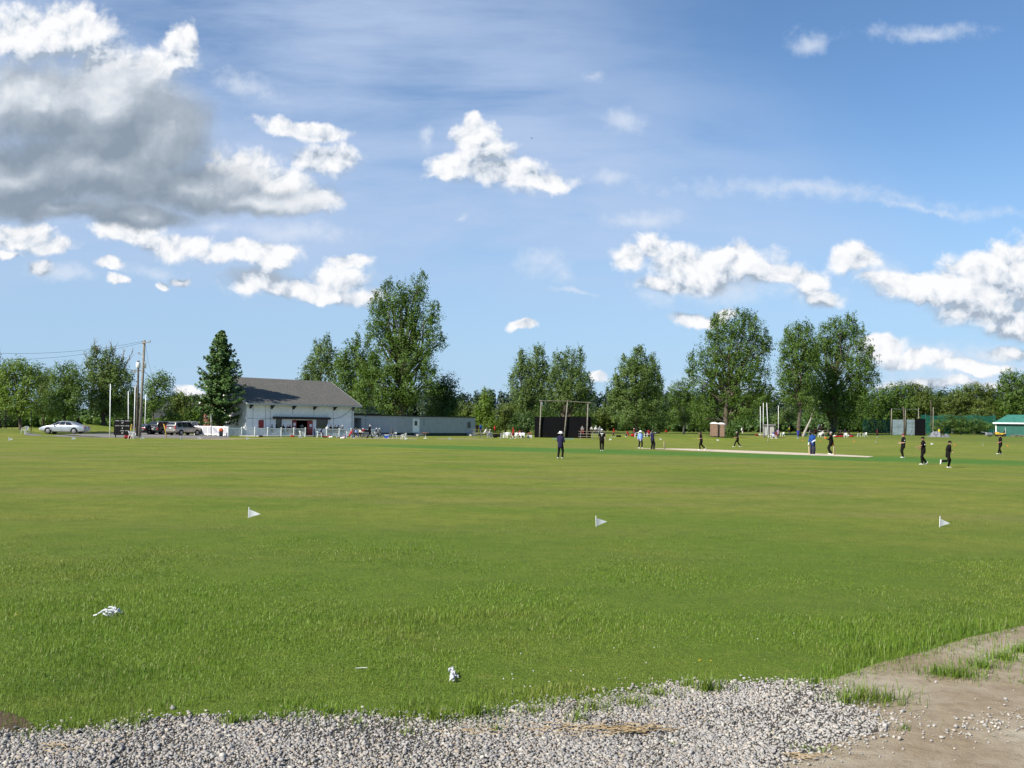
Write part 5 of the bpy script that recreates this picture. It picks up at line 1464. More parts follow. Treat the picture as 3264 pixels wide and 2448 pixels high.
for px in (1895, 1968):
    b = MB(); a = D(px, 236) - s2.location; e = D(px, 236, 1309) - s2.location; b.tube([a, e], [.06,.05], 8, round_=False); b.build('post', M['grey_metal'], s2)
b = MB(); b.tube([D(1895, 236, 1311) - s2.location, D(1968, 236, 1313) - s2.location], [.025]*2, 6); b.build('top_wire', M['grey_metal'], s2)
pl_ = thing('plank', 'pale turquoise board lying on the grass before the sight screen', 'board', G(1803, 1400), .0)
b = MB(); b.box((-1.9,-.3,.03), (1.2,.3,.10)); b.build('board', mat('turquoise_board', (0.16,0.36,0.40), .5, .15, 2), pl_)
for x in (-1.7, 1.0):
    b = MB(); b.box((x-.04,-.28,-.02), (x+.04,.28,.027)); b.build('bearer', M['old_wood'], pl_)
# practice cage
ND = G(2880, 1388).y
cage = thing('practice_net', 'cricket practice cage of grey panels, a black panel and tall thin posts', 'practice net', D(2880, ND))
def cpole(px0, px1, y1, r, m, dd=0.0, y0=None):
    b = MB(); a = D(px0, ND+dd); a = a - cage.location; a.z -= .1; e = D(px1, ND+dd, y1) - cage.location
    b.tube([a, e], [r, r*.8], 8, round_=False); b.build('post', m, cage, True)
for px0, px1, y1, r, m in ((2840,2842,1302,.11,'pole_wood'),(2884,2879,1295,.14,'bark'),(2885,2886,1303,.10,'pole_wood'),(2927,2928,1300,.10,'pole_wood')):
    cpole(px0, px1, y1, r, M[m])
b = MB(); b.tube([D(2841, ND-.1, 1303.5) - cage.location, D(2928, ND-.1, 1305.5) - cage.location], [.03]*2, 6); b.build('top_rail', M['grey_metal'], cage)
M['grey_panel'] = mat('grey_board', (0.20,0.26,0.28), .7, .15, 1.0)
for x0, x1 in ((2844,2862),(2863,2880),(2890,2907),(2908,2917)):
    for y0, y1 in ((1337.5,1361),(1362,1386)):
        p = D(x0, ND+.15, y1) - cage.location; q = D(x1, ND+.15, y0) - cage.location; b = MB(); b.box((p.x, p.y, p.z), (q.x, p.y+.05, q.z)); b.build('panel', M['grey_panel'], cage)
p = D(2916, ND-.2, 1391) - cage.location; q = D(2950, ND-.2, 1335) - cage.location
b = MB(); b.box((p.x, p.y, p.z), (q.x, p.y+.06, q.z)); b.build('black_panel', M['net_black'], cage)
b = MB(); b.beam(D(2912, ND-.4, 1373) - cage.location, D(2903, ND-1.2, 1391) - cage.location, .12, .03); b.build('brace', M['grey_panel'], cage)
up_pole('net_post', 'tall thin post standing in the tarpaulin heap', 'post', 2974, 1391, 2975, 1298, .09, .07, M['pole_wood'], 'net posts right of the cage')
up_pole('net_post', 'shorter thin post just left of the one in the heap', 'post', 2968, 1384, 2967, 1275, .09, .07, M['bark'], 'net posts right of the cage', dist=ND+12)
gn_ = thing('netting', 'sagging green netting stretched behind the tarpaulin heap to the shed', 'netting', D(3060, 240))
cloth_panel('net', 2935, 3172, 240, 1322, 1384, M['net_green'], gn_, .5, 40, 6)
for px in (2950, 3060, 3168):
    b = MB(); b.tube([D(px, 240.3) - gn_.location, D(px, 240.3, 1316) - gn_.location], [.05,.04], 6, round_=False); b.build('post', M['grey_metal'], gn_)
gn2 = thing('netting', 'green netting hanging left of the practice cage', 'netting', D(2795, ND+14))
cloth_panel('net', 2752, 2838, ND+14, 1334, 1382, M['net_green'], gn2, .5, 24, 6)
for px in (2754, 2836):
    b = MB(); b.tube([D(px, ND+14.3) - gn2.location, D(px, ND+14.3, 1330) - gn2.location], [.05,.04], 6, round_=False); b.build('post', M['grey_metal'], gn2)
# tarpaulin heap
th = thing('tarpaulin', 'crumpled grey tarpaulin heap right of the practice cage', 'tarpaulin', G(2990, 1393))
r5 = np.random.default_rng(5); b = MB(); nx_, ny_ = 26, 8; w5 = 72*th.location.y/F_PX; vs = []
for j in range(ny_+1):
    for i in range(nx_+1):
        s = i/nx_; q = j/ny_; e = math.sin(math.pi*q)**.7 * (math.sin(math.pi*s)**.5)
        prof = .95*math.exp(-((s-.30)/.16)**2) + .85*math.exp(-((s-.52)/.10)**2) + .95*math.exp(-((s-.88)/.10)**2) + .2
        vs.append(((s-.5)*w5, (q-.5)*2.4, max(0, e*prof*(.85 + .16*r5.normal()) ) ))
b.add(vs, [(j*(nx_+1)+i, j*(nx_+1)+i+1, (j+1)*(nx_+1)+i+1, (j+1)*(nx_+1)+i) for j in range(ny_) for i in range(nx_)])
b.build('sheet', mat('grey_tarpaulin', (0.24,0.25,0.27), .6, .35, 1.5), th)
# things before the green shed
SB = G(3200, 1392)
mo = thing('mower', 'yellow ride on mower parked before the green shed', 'mower', G(3190, 1391.5), math.radians(170))
b = MB(); b.box((-.9,-.45,.35), (.35,.45,.75)); b.box((.35,-.38,.40), (1.1,.38,.95)); b.build('body', M['yellow'], mo, bevel=.08)
b = MB(); b.box((-.7,-.3,.753), (-.2,.3,.85)); b.box((-.8,-.3,.853), (-.68,.3,1.25)); b.build('seat', M['c_black'], mo, bevel=.03)
b = MB(); b.tube([(.45,0,.95),(.25,0,1.25)], [.03,.03], 6); b.lathe((.25,0,1.25), [(.18,0),(.2,.02),(.18,.04)], 12); b.build('steering_wheel', M['black'], mo)
for x, r in ((-.6,.33),(.8,.24)):
    for s in (1,-1):
        b = MB(); b.lathe((x,s*.5,r), [(r*.6,-.1),(r,-.08),(r,.08),(r*.6,.1)], 14, 'y'); b.build('wheel', M['tyre'], mo)
b = MB(); b.tube([(-.85,.3,.75),(-.85,.3,1.9)], [.06,.06], 8); b.build('roll_bar', M['galv'], mo)
for px, py, w, h, m, lab in ((3219, 1388, 1.3, .55, 'white_plastic', 'white lidded bin leaning before the green shed'), (3250, 1389, 1.3, .75, 'c_pink', 'cream box at the right before the green shed')):
    t = thing('storage_box', lab, 'box', G(px, py)); b = MB(); b.prism([(-w/2,0,.05),(w/2*.85,0,.05),(w/2,0,h),(-w/2*.75,0,h)], (0,0,0), (0,.7,0)); b.build('box', M['c_offwhite'] if m == 'c_pink' else M[m], t, bevel=.03)
    b = MB(); b.box((-w/2*.78,-.03,h+.003), (w/2*1.03,.73,h+.05)); b.build('lid', M[m] if m != 'c_pink' else M['c_tan'], t)
    for x in (-w*.3, w*.3):
        b = MB(); b.box((x-.05,.1,-.02), (x+.05,.6,.047)); b.build('skid', M['old_wood'], t)
ro = thing('pitch_roller', 'grey steel pitch roller with a long handle left of the shed', 'roller', G(3152, 1391), .2)
b = MB(); b.lathe((0,0,.42), [(.1,-.65),(.42,-.63),(.42,.63),(.1,.65)], 18, 'x'); b.build('drum', M['grey_metal'], ro)
b = MB(); b.beam((-.70,0,.42), (-.70,-.1,.75), .05, .05); b.beam((.70,0,.42), (.70,-.1,.75), .05, .05); b.beam((-.72,-.1,.77), (.72,-.1,.77), .05, .05); b.beam((-.5,-.1,.8), (-1.9,-.1,.95), .07, .05); b.build('handle', M['white_paint'], ro)
for px, py, lab in ((3236, 1392, 'scrap timber and pipes heaped at the shed front, left of the cream box'), (3262, 1393, 'scrap timber heaped at the very right edge before the shed')):
    t = thing('timber_pile', lab, 'timber', G(px, py)); rr = np.random.default_rng(px)
    for k in range(5):
        b = MB(); a = rr.uniform(-1, 1); b.beam((-1+a*.3, rr.uniform(-.3,.3), .06+.07*k), (1+a*.3, rr.uniform(-.3,.3), .06+.08*k), .14, .06); b.build('board', M['old_wood'], t)

# portable toilets
M['toilet_brown'] = mat('brown_plastic', (0.22,0.135,0.088), .6, .12, 3)
PT = G(2284, 1392.5)
pk = PT.y / F_PX
for i, (px, lab) in enumerate(((2276.5, 'left brown portable toilet with a white roof, seen from behind'), (2298, 'right brown portable toilet with a grey door side'))):
    t = thing('portable_toilet', lab, 'toilet', D(px, PT.y + i*.15), math.radians(-14), 'pair of portable toilets')
    w = 1.22; h = 2.05; b = MB(); b.box((-w/2,-w/2,.05), (w/2,w/2,h)); b.build('cabin', M['toilet_brown'], t, bevel=.04)
    b = MB()
    for k in range(4):
        b.box((-w/2+.1,-w/2-.02,.15+.47*k), (w/2-.1,-w/2-.003,.50+.47*k))
    b.build('ribbed_panel', M['toilet_brown'], t)
    b = MB(); vs = []
    n = 9
    prof = [(-w/2-.07 + (w+.14)*k/(n-1), h+.003 + .28*math.sin(math.pi*k/(n-1))**.6) for k in range(n)]
    b.prism([(x,-w/2-.07,z) for x, z in prof], (0,0,0), (0,w+.14,0)); b.build('roof', M['white_plastic'], t)
    b = MB(); b.box((w/2+.003,-w/2+.15,.15), (w/2+.04,w/2-.15,h-.15)); d_ = b.build('door', M['grey_metal'], t)
    b = MB(); b.box((w/2+.042,-.2,h-.65), (w/2+.05,.2,h-.35)); b.build('sign', M['plate'], d_)
    b = MB(); b.box((-w/2-.05,-w/2-.05,-.05), (w/2+.05,w/2+.05,.047)); b.build('skid', M['black'], t)

# grey hut with white posts
HB = G(2452, 1396)
hut = thing('score_hut', 'small grey timber scorers hut standing on legs between white poles', 'hut', D(2453, HB.y+1.5), math.radians(-8))
k = hut.location.y / F_PX; hw = 17.5*k; hz0, hz1 = 6*k, 39*k
b = MB(); b.box((-hw,0,hz0), (hw,1.8,hz1)); b.build('cabin', mat('grey_timber', (0.16,0.155,0.15), .9, .2, 4), hut)
b = MB(); b.box((-hw-.1,-.12,hz1+.003), (hw+.1,1.95,hz1+.25)); b.build('roof', mat('grey_roof', (0.20,0.195,0.19), .9, .2, 4), hut)
b = MB(); b.box((0,-.05,hz0+.2), (hw*.8,-.003,hz1-.3)); b.build('board', M['concrete'], hut)
b = MB(); b.box((-.12,-.08,hz0), (-.003,-.003,hz1-.1)); b.box((hw*.82,-.08,hz0), (hw*.9,-.003,hz1-.1)); b.build('frame', M['black'], hut)
for x in (-.75,-.5):
    b = MB(); b.box((x*hw-.09,-.06,hz0+.1), (x*hw+.09,-.003,hz1-.35)); b.build('number_slat', M['galv'], hut)
for x in (-hw+.15, hw-.15):
    for y in (.15, 1.6):
        b = MB(); b.box((x-.07,y-.07,-.1), (x+.07,y+.07,hz0-.003)); b.build('leg', M['bark'], hut)
WG = 'white poles round the grey scorers hut'
up_pole('white_pole', 'leftmost thin white pole beside the grey hut', 'pole', 2424, 1390, 2423.5, 1295, .055, .045, M['white_paint'], WG, dist=HB.y+14)
up_pole('white_pole', 'thick white pole at the left corner of the grey hut', 'pole', 2433, 1395, 2433, 1284, .055, .045, M['white_paint'], WG)
up_pole('white_pole', 'leaning white pole crossing the front of the grey hut', 'pole', 2449, 1396.5, 2444, 1284, .055, .045, M['white_paint'], WG)
up_pole('white_pole', 'thin white pole behind the standing spectators right of the grey hut', 'pole', 2481.5, 1380, 2481, 1293, .055, .045, M['white_paint'], WG, dist=HB.y+20)
up_pole('dark_post', 'short dark post standing right of the portable toilets', 'post', 2354, 1386, 2353, 1366, .05, .05, M['black'], 'posts on the second field')

# ---- wickets
def wicket(px, py, label):
    p = G(px, py); t = thing('wicket', label, 'wicket', p, math.atan2(12.9, 12.0) * -1 + math.pi/2)
    for k in (-1, 0, 1):
        b = MB(); b.tube([(k*.095,0,0),(k*.095,0,.70)], [.019,.019], 8); b.build('stump', M['willow'], t, True)
    for k in (-.5, .5):
        b = MB(); b.tube([(k*.095-.05,0,.722),(k*.095+.05,0,.722)], [.012,.012], 6); b.build('bail', M['willow'], t, True)
wicket(2118, 1431, 'far wicket of wooden stumps right of the helmeted batsman')
wicket(2659, 1450.5, 'near wicket of wooden stumps beside the wicket keeper')
for px, py, sc in ((2235, 1381, 1), ):
    p = G(px, py); t = thing('wicket', 'distant yellow wooden stumps on the second field behind the walking fielder', 'wicket', p, 0)
    for k in (-1, 0, 1):
        b = MB(); b.tube([(k*.095,0,0),(k*.095,0,.74)], [.03,.03], 6); b.build('stump', M['willow'], t)

# ---- boundary flags
def make_flag(label, loc, rz, w, h, group, pole_h=None, tri=True):
    t = thing('boundary_flag', label, 'flag', loc, rz, group)
    b = MB(); b.tube([(0,0,-.04),(0,0,h+.05)], [.008,.007], 8); b.build('stake', M['white_plastic'], t, True)
    b = MB(); vs = []; n = 7
    for th_ in (-.002, .002):
        for i in range(n):
            s = i/(n-1); hh = h*.96*(1-s*.97)/2
            y = .010*math.sin(s*4.2) + th_
            vs += [(.009+w*s, y, h*.53-hh-.02*s*h), (.009+w*s, y, h*.53+hh-.02*s*h)]
    fs = []
    for L0 in (0, 2*n):
        for i in range(n-1):
            a = L0+2*i; fs.append((a,a+2,a+3,a+1) if L0 == 0 else (a+1,a+3,a+2,a))
    b.add(vs, fs); b.build('pennant', M['flag_cloth'], t, True)
    return t
M['flag_cloth'] = mat('flag_cloth', (0.80,0.81,0.83), .7, .04, 10)
_t = M['flag_cloth'].node_tree; _b = _t.nodes['Principled BSDF']
tr_ = node(_t, 'ShaderNodeBsdfTranslucent'); tr_.inputs[0].default_value = (.8,.8,.8,1); ms_ = node(_t, 'ShaderNodeMixShader'); ms_.inputs[0].default_value = .35
_t.links.new(_b.outputs[0], ms_.inputs[1]); _t.links.new(tr_.outputs[0], ms_.inputs[2]); _t.links.new(ms_.outputs[0], _t.nodes['Material Output'].inputs[0])
NF = 'white triangular boundary flags nearest the camera'
for px, py, lab in ((791.5,1649,'white boundary flag in the grass straight below the pavilion'),(1900.5,1677,'white boundary flag in the grass midway across the near field'),(2994.5,1678,'white boundary flag in the grass below the running fielder')):
    p = G(px, py+2); fl_ = make_flag(lab, p, math.radians({791.5: 8, 1900.5: 20, 2994.5: 14}[px]), .25, 29*p.y/F_PX*.93, NF); fl_.rotation_euler.y = math.radians({791.5: 2, 1900.5: -3, 2994.5: 4}[px])
FF = 'white boundary flags along the far side'
ff0 = None
for px, py, lab in ((27,1405.5,'far white flag on the green bank at the left edge'),(229,1402.5,'far white flag before the drive, below the silver sedan'),(449,1401,'far white flag at the foot of the leaning utility pole'),(575,1402,'far white flag before the gap between the dark cars'),(631,1401,'far white flag below the front of the pewter vehicle'),(785,1402,'far white flag before the left end of the picket fence'),(954,1398,'far white flag below the empty chair by the red doors'),(1290,1402,'far white flag beside the empty chair before the trailer'),
                    (1431,1402,'far white flag before the middle of the trailer wall'),(1594,1399.5,'far white flag below the black bags'),(1629,1400,'far white flag at the heels of the walking player in red'),(1942,1404,'far white flag right of the fielder with a white number'),(2103,1403,'far white flag right of the helmeted batsman'),(2285,1406,'far white flag below the portable toilets'),
                    (2447,1407,'far white flag below the grey hut'),(2791,1412.5,'far white flag before the lone chairs, left of the nets'),(2967,1418.5,'far white flag between the two fielders on the right'),(3133,1421,'far white flag left of the rightmost fielder')):
    p = G(px, py)
    if ff0 is None:
        ff0 = make_flag(lab, p, math.radians(25), .36, .30, FF); remember(ff0)
    else:
        copy_thing(ff0, p, math.radians(20 + rnd.uniform(-25, 35)), lab)
OC = 'small orange discs marking the inner circle'
oc0 = None
for px, py, lab in ((2559,1404,'orange marker disc left of the batsman in blue'),(2616,1406,'orange marker disc between the batsman in blue and the keeper'),(2722,1408.5,'orange marker disc right of the keeper'),(3044,1418.5,'orange marker disc behind the running fielder'),(3212,1422,'orange marker disc right of the rightmost fielder')):
    p = G(px, py)
    if oc0 is None:
        oc0 = thing('marker_disc', lab, 'marker', p, 0, OC); b = MB(); b.lathe((0,0,0), [(.16,0),(.13,.03),(.07,.09),(.05,.09),(.10,.02)], 14); b.build('disc', M['orange'], oc0, True); remember(oc0)
    else:
        copy_thing(oc0, p, 0, lab)

# ---- litter in the foreground
def scrap(px, py, label, w, h, seed, name='plastic_bag', strips=7):
    rr = np.random.default_rng(seed); p = G(px, py+6); t = thing(name, label, 'litter', p, 0)
    b = MB()
    for k in range(strips):
        a = rr.uniform(-.5,.5)*w; n = 7; pts = []
        dirx = rr.normal(0, .5) + (.5 if a > 0 else -.5)
        for i in range(n):
            s = i/(n-1)
            pts.append((a*.3 + dirx*w*.75*s + rr.normal(0,.012), rr.normal(0,.02)+.04*k-.1, .02 + h*math.sin(math.pi*min(1,s*1.05))*rr.uniform(.5,1.0)))
        wd = rr.uniform(.006,.016); vs = []
        for q in pts:
            vs += [Vector(q)+Vector((0,wd,wd*.6)), Vector(q)-Vector((0,wd,wd*.6))]
        fs = [(2*i,2*i+1,2*i+3,2*i+2) for i in range(n-1)]
        b.add(vs, fs)
    o = b.build('film', M['film'], t, True); sl = o.modifiers.new('thick', 'SOLIDIFY'); sl.thickness = .002
    return t
M['film'] = net_mat('white_plastic_film', (0.55,0.56,0.58), .62)
scrap(352, 1958, 'torn white plastic bag lying in the grass on the left', .15, .05, 4, strips=9)
scrap(1440, 2160, 'small crumpled clear wrapper standing in the grass near the gravel', .03, .042, 9, 'wrapper', 8)
st_ = thing('white_stick', 'thin white stick lying in the grass left of the wrapper', 'stick', G(1152, 2142), math.radians(2)); b = MB(); b.tube([(-.05,0,.035),(.05,0,.04)], [.0025,.0025], 6); b.build('stick', M['white_plastic'], st_)
# birds: two specks in the sky
for px, py, dd, lab in ((1695, 441, 140, 'dark bird gliding right of the middle cloud'), (675, 594, 200, 'tiny dark bird under the grey cloud on the left')):
    t = thing('bird', lab, 'bird', D(px, dd, py), math.radians(30), 'birds in the sky'); b = MB()
    b.tube([(0,-.14,0),(0,-.05,.0),(0,.06,.01),(0,.14,.02)], [.012,.04,.04,.015], 8); b.build('body', M['c_black'], t, True)
    for s in (1,-1):
        b = MB(); b.add([(s*.02,-.05,.01),(s*.02,.06,.01),(s*.18,.05,.10),(s*.34,-.04,.04),(s*.18,-.03,.09)], [(0,1,2,4),(4,2,3)]); w = b.build('wing', M['c_black'], t); w.modifiers.new('thick','SOLIDIFY').thickness = .008
# ------------------------------------------------------------------ people
def V3(*a): return Vector(a if len(a) == 3 else a[0])

def ik(a, c, l1, l2, polev):
    d = c - a; L = d.length
    if L > (l1 + l2) * .999:
        c = a + d * ((l1 + l2) * .999 / L); d = c - a; L = d.length
    x = (l1*l1 - l2*l2 + L*L) / (2*L); h = math.sqrt(max(0, l1*l1 - x*x))
    dn = d / L; p = Vector(polev); p = p - dn * p.dot(dn)
    p = p.normalized() if p.length > 1e-4 else Vector((0, 1, 0))
    return a + dn*x + p*h, c

def fused(mb, name, mats, parent, voxel):
    o = mb.build(name, mats, parent, True)
    r = o.modifiers.new('fuse', 'REMESH'); r.mode = 'VOXEL'; r.voxel_size = voxel; r.use_smooth_shade = True
    s = o.modifiers.new('soften', 'SMOOTH'); s.factor = .5; s.iterations = 2
    return o

def hand(mb, w, d, side_v, r=1.0, curl=.55, thumb=1):
    """a palm, four curled fingers of unequal length and a thumb leaving the side of the palm"""
    d = d.normalized(); s = (side_v - d*side_v.dot(d)).normalized(); n = d.cross(s)
    mb.tube([w - d*.02, w + d*.03, w + d*.085], [(.028,.018),(.038,.016),(.036,.014)], 8, side=s)
    for k, (off, ln) in enumerate(((-.030,.062),(-.010,.074),(.010,.070),(.030,.055))):
        b0 = w + d*.080 + s*off; c = curl
        b1 = b0 + (d*math.cos(c*.7) + n*math.sin(c*.7)) * ln*.5
        b2 = b1 + (d*math.cos(c*1.9) + n*math.sin(c*1.9)) * ln*.5
        mb.tube([b0, b1, b2], [.0095, .009, .007], 6)
    t0 = w + d*.02 + s*(-.034*thumb); t1 = t0 + (d*.7 - s*.75*thumb + n*.25).normalized()*.035; t2 = t1 + (d*.9 - s*.2*thumb + n*.4).normalized()*.032
    mb.tube([t0, t1, t2], [.012, .011, .008], 6)

STAND = {}
WALK = dict(lf=(-.09,.30,.09), rf=(.10,-.27,.13), lh=(-.26,-.16,.90), rh=(.26,.24,.95))
SIT = dict(pz=.50, lf=(-.13,.46,.08), rf=(.14,.42,.08), lh=(-.17,.32,.66), rh=(.15,.34,.66), lean=(0,.06,0))
SITF = dict(pz=.50, lf=(-.15,.40,.08), rf=(.15,.44,.08), lh=(-.10,.42,.62), rh=(.10,.44,.62), lean=(0,.22,-.05))
SITB = dict(pz=.50, lf=(-.12,.62,.08), rf=(.13,.58,.08), lh=(-.24,.18,.70), rh=(.24,.20,.70), lean=(0,-.10,0))
HIPS = dict(lh=(-.21,.06,1.02), rh=(.21,.06,1.02), epole=1)

def person(label, px, py, face, shirt, pants, skin='skin_m', pose=STAND, hat=None, hatm='c_white', sleeves='short', shoes='c_white', scale=1.0, hpx=None, dist=None, zoff=0.0,
           group=None, belly=1.0, headyaw=0.0, near=False, pads=None, gloves=None, hair='hair', bare_legs=False):
    loc = D(px, dist) if dist else G(px, py)
    if hpx: scale = hpx * loc.y / F_PX / 1.76
    loc.z += zoff
    t = thing('person', label, 'person', loc, math.radians(face), group, scale)
    P = dict(lf=(-.11,-.01,.08), rf=(.12,.03,.08), lh=(-.27,.04,.86), rh=(.27,.04,.86), pz=.93, lean=(0,0,0), nod=0.0, epole=0)
    P.update(pose)
    pz = P['pz']; pel = V3(0, P.get('py', 0), pz)
    ln = V3(*P['lean']); sh = pel + V3(0, 0, .49) + ln
    up = (sh - pel).normalized()
    neck = sh + up*.06; head = neck + V3(0, .03 + .06*P['nod'], .145 - .03*P['nod']) + ln*.15
    vox = .014 if near else .020
    seg = {}
    for s, k in ((-1, 'l'), (1, 'r')):
        hip = pel + V3(s*.092, 0, -.02); ft = V3(*P[k+'f'])
        kn, an = ik(hip, ft, .435, .425, (s*.12, 1, .15) if pz > .7 else (s*.15, 1, .8))
        sj = sh + V3(s*.185, 0, -.02); hd = V3(*P[k+'h'])
        el, wr = ik(sj, hd, .30, .265, (s*(1.6 if P['epole'] else .45), -1, -.25))
        seg[k] = (hip, kn, an, sj, el, wr)
    def torso(mb, o, low=-.10, top=True):
        ps = [pel + up*low, pel + up*.03, pel + up*.17, pel + up*.33, pel + up*.44]
        rs = [(.150+o,.105+o),(.160+o,(.108+o)*belly**.5),(.140*belly**.5+o,(.098+o)*belly),(.165+o,(.112+o)*belly**.4),(.160+o,.088+o)]
        if top:
            ps.append(sh + up*.035); rs.append((.075+o, .065+o))
        mb.tube(ps, rs, 14)
    # body: one continuous skin surface
    b = MB(); torso(b, -.008)
    b.tube([sh - up*.02, neck, head - V3(0,.02,.06)], [.060,.052,.050], 10)
    Rh = Matrix.Rotation(math.radians(headyaw), 3, 'Z') @ Matrix.Rotation(-.5*P['nod'], 3, 'X')
    hp = lambda x, y, z: head + Rh @ V3(x, y, z)
    b.ball(head, (.076,.096,.112), 14, 10, M=Rh)
    b.tube([hp(0,.030,-.045), hp(0,.055,-.085)], [(.058,.05),(.040,.030)], 10, side=Rh @ V3(1,0,0))
    b.tube([hp(0,.088,.015), hp(0,.108,-.022)], [.012,.017], 6)
    for s in (-1, 1):
        b.tube([hp(s*.074,-.005,.012), hp(s*.080,-.012,-.028)], [(.010,.018),(.008,.012)], 6)
        b.tube([hp(s*.018,.090,.028), hp(s*.048,.080,.028)], [.009,.008], 6)
    for s, k in ((-1, 'l'), (1, 'r')):
        hip, kn, an, sj, el, wr = seg[k]
        b.tube([sh + V3(s*.09,0,-.01), sj, sj.lerp(el, .5), el, el.lerp(wr, .35), wr], [.058,.054,.045,.037,.038,.026], 10)
        sv = Vector((0, 1, 0)) if abs((wr-el).normalized().z) > .6 else Vector((0, 0, 1))
        hand(b, wr, (wr-el), sv, thumb=-1)
        b.tube([hip + V3(0,0,.03), hip.lerp(kn,.45), kn, kn.lerp(an,.35), an], [.088,.076,.054,.055,.036], 10)
        b.tube([an + V3(0,-.04,-.04), an + V3(0,.06,-.045), an + V3(0,.17,-.06)], [(.034,.034),(.038,.030),(.034,.018)], 8)
    fused(b, 'body', M[skin], t, vox)
    # clothing
    b = MB(); torso(b, .028, -.15)
    for s, k in ((-1, 'l'), (1, 'r')):
        hip, kn, an, sj, el, wr = seg[k]
        if sleeves == 'long':
            b.tube([sh + V3(s*.09,0,-.005), sj, sj.lerp(el,.5), el, el.lerp(wr,.5), el.lerp(wr,.93)], [.072,.070,.062,.054,.048,.036], 10)
        else:
            b.tube([sh + V3(s*.09,0,-.005), sj, sj.lerp(el,.75)], [.072,.070,.066], 10)
    fused(b, 'shirt', M[shirt], t, vox + .004)
    b = MB(); b.tube([pel + up*-.10, pel + up*.01, pel + up*.06], [(.162,.114),(.166,.116*belly**.5),(.148*belly**.5,.104*belly)], 14)
    for s, k in ((-1, 'l'), (1, 'r')):
        hip, kn, an, sj, el, wr = seg[k]
        e = .55 if bare_legs else 1.0
        pts = [hip + V3(0,0,.03), hip.lerp(kn,.45), kn] + ([] if bare_legs else [kn.lerp(an,.4), kn.lerp(an,.96)])
        b.tube(pts, [.104,.096,.082] + ([] if bare_legs else [.076,.070]), 10)
    fused(b, 'trousers', M[pants], t, vox + .004)
    for k in 'lr':
        hip, kn, an, sj, el, wr = seg[k]
        toe = V3(0, 1, 0); tip = -.062
        if P.get('toe' + k): toe = V3(*P['toe' + k]).normalized()
        dn = V3(0, 0, -1) if not P.get('toe' + k) else (an - kn).normalized()
        b = MB(); a0 = an + dn*.045
        b.tube([a0 - toe*.075, a0 + toe*.02 + dn*-.005, a0 + toe*.12 + dn*.008, a0 + toe*.19 + dn*.012], [(.040,.040),(.046,.046),(.046,.032),(.036,.024)], 10, side=(1,0,0)); b.build('shoe', M[shoes], t, True)
    if near:
        for s in (-1, 1):
            b = MB(); b.ball(hp(s*.032,.090,.010), .011, 8, 6); b.build('eye', M['eye'], t, True)
        b = MB(); b.tube([hp(-.022,.100,-.052), hp(0,.104,-.052), hp(.022,.100,-.052)], [.005]*3, 5); b.build('mouth', M['lip'], t)
    if hat != 'helmet':
        b = MB(); b.ball(hp(0,-.014,.022), (.082,.094,.104), 12, 8, M=Rh)
        me = b; keep = []
        me.f = [f for f in me.f if not (sum((Rh.transposed() @ (Vector(me.v[i]) - head)).y for i in f)/len(f) > .045 and sum((Rh.transposed() @ (Vector(me.v[i]) - head)).z for i in f)/len(f) < .075) and sum((Rh.transposed() @ (Vector(me.v[i]) - head)).z for i in f)/len(f) > -.055]
        me.m = [0]*len(me.f); b.build('hair', M[hair], t, True)
    if hat == 'cap':
        b = MB(); b.ball(hp(0,-.005,.045), (.090,.106,.088), 14, 8, M=Rh); b.tube([hp(0,.070,.055), hp(0,.120,.048), hp(0,.175,.036)], [(.078,.010),(.074,.007),(.050,.006)], 10, side=Rh @ V3(1,0,0)); b.build('cap', M[hatm], t, True)
    elif hat == 'wide':
        b = MB(); c = hp(0,0,.045)
        b.lathe(c, [(.02,.004),(.215,-.030),(.222,-.024),(.118,.014),(.110,.085),(.085,.112),(.03,.118)], 20); b.build('sun_hat', M[hatm], t, True)
    elif hat == 'helmet':
        b = MB(); b.ball(hp(0,-.008,.030), (.108,.128,.122), 14, 9, M=Rh); b.tube([hp(0,.085,.050), hp(0,.165,.040)], [(.085,.010),(.060,.008)], 10, side=Rh @ V3(1,0,0)); b.build('helmet', M[hatm], t, True)
        b = MB()
        for z in (-.02,-.05,-.08):
            b.tube([hp(-.092,.05,z), hp(-.06,.125,z), hp(0,.145,z), hp(.06,.125,z), hp(.092,.05,z)], [.005]*5, 5)
        b.build('face_guard', M['galv'], t)
    if pads:
        for k in 'lr':
            hip, kn, an, *_ = seg[k]; f = V3(0, .045, 0)
            b = MB(); b.tube([an + f*.9 + V3(0,0,.02), an.lerp(kn,.5) + f, kn + f*1.15, kn.lerp(hip,.30) + f*1.2], [(.078,.045),(.088,.052),(.092,.058),(.075,.040)], 12); b.build('pad', M[pads], t, True)
    if gloves:
        for k in 'lr':
            wr = seg[k][5]; d = (wr - seg[k][4]).normalized()
            b = MB(); sv = Vector((0,1,0)) if abs(d.z) > .6 else Vector((0,0,1))
            b.tube([wr - d*.05, wr + d*.04, wr + d*.12], [(.050,.042),(.058,.040),(.050,.032)], 10, side=sv); b.build('glove', M[gloves], t, True)
    t['_w'] = [tuple(seg['l'][5]), tuple(seg['r'][5])]
    return t

def wrist(t, k):
    v = Vector(t['_w'][0 if k == 'l' else 1]) * t.scale[0]
    return Vector(t.location) + Matrix.Rotation(t.rotation_euler.z, 3, 'Z') @ v

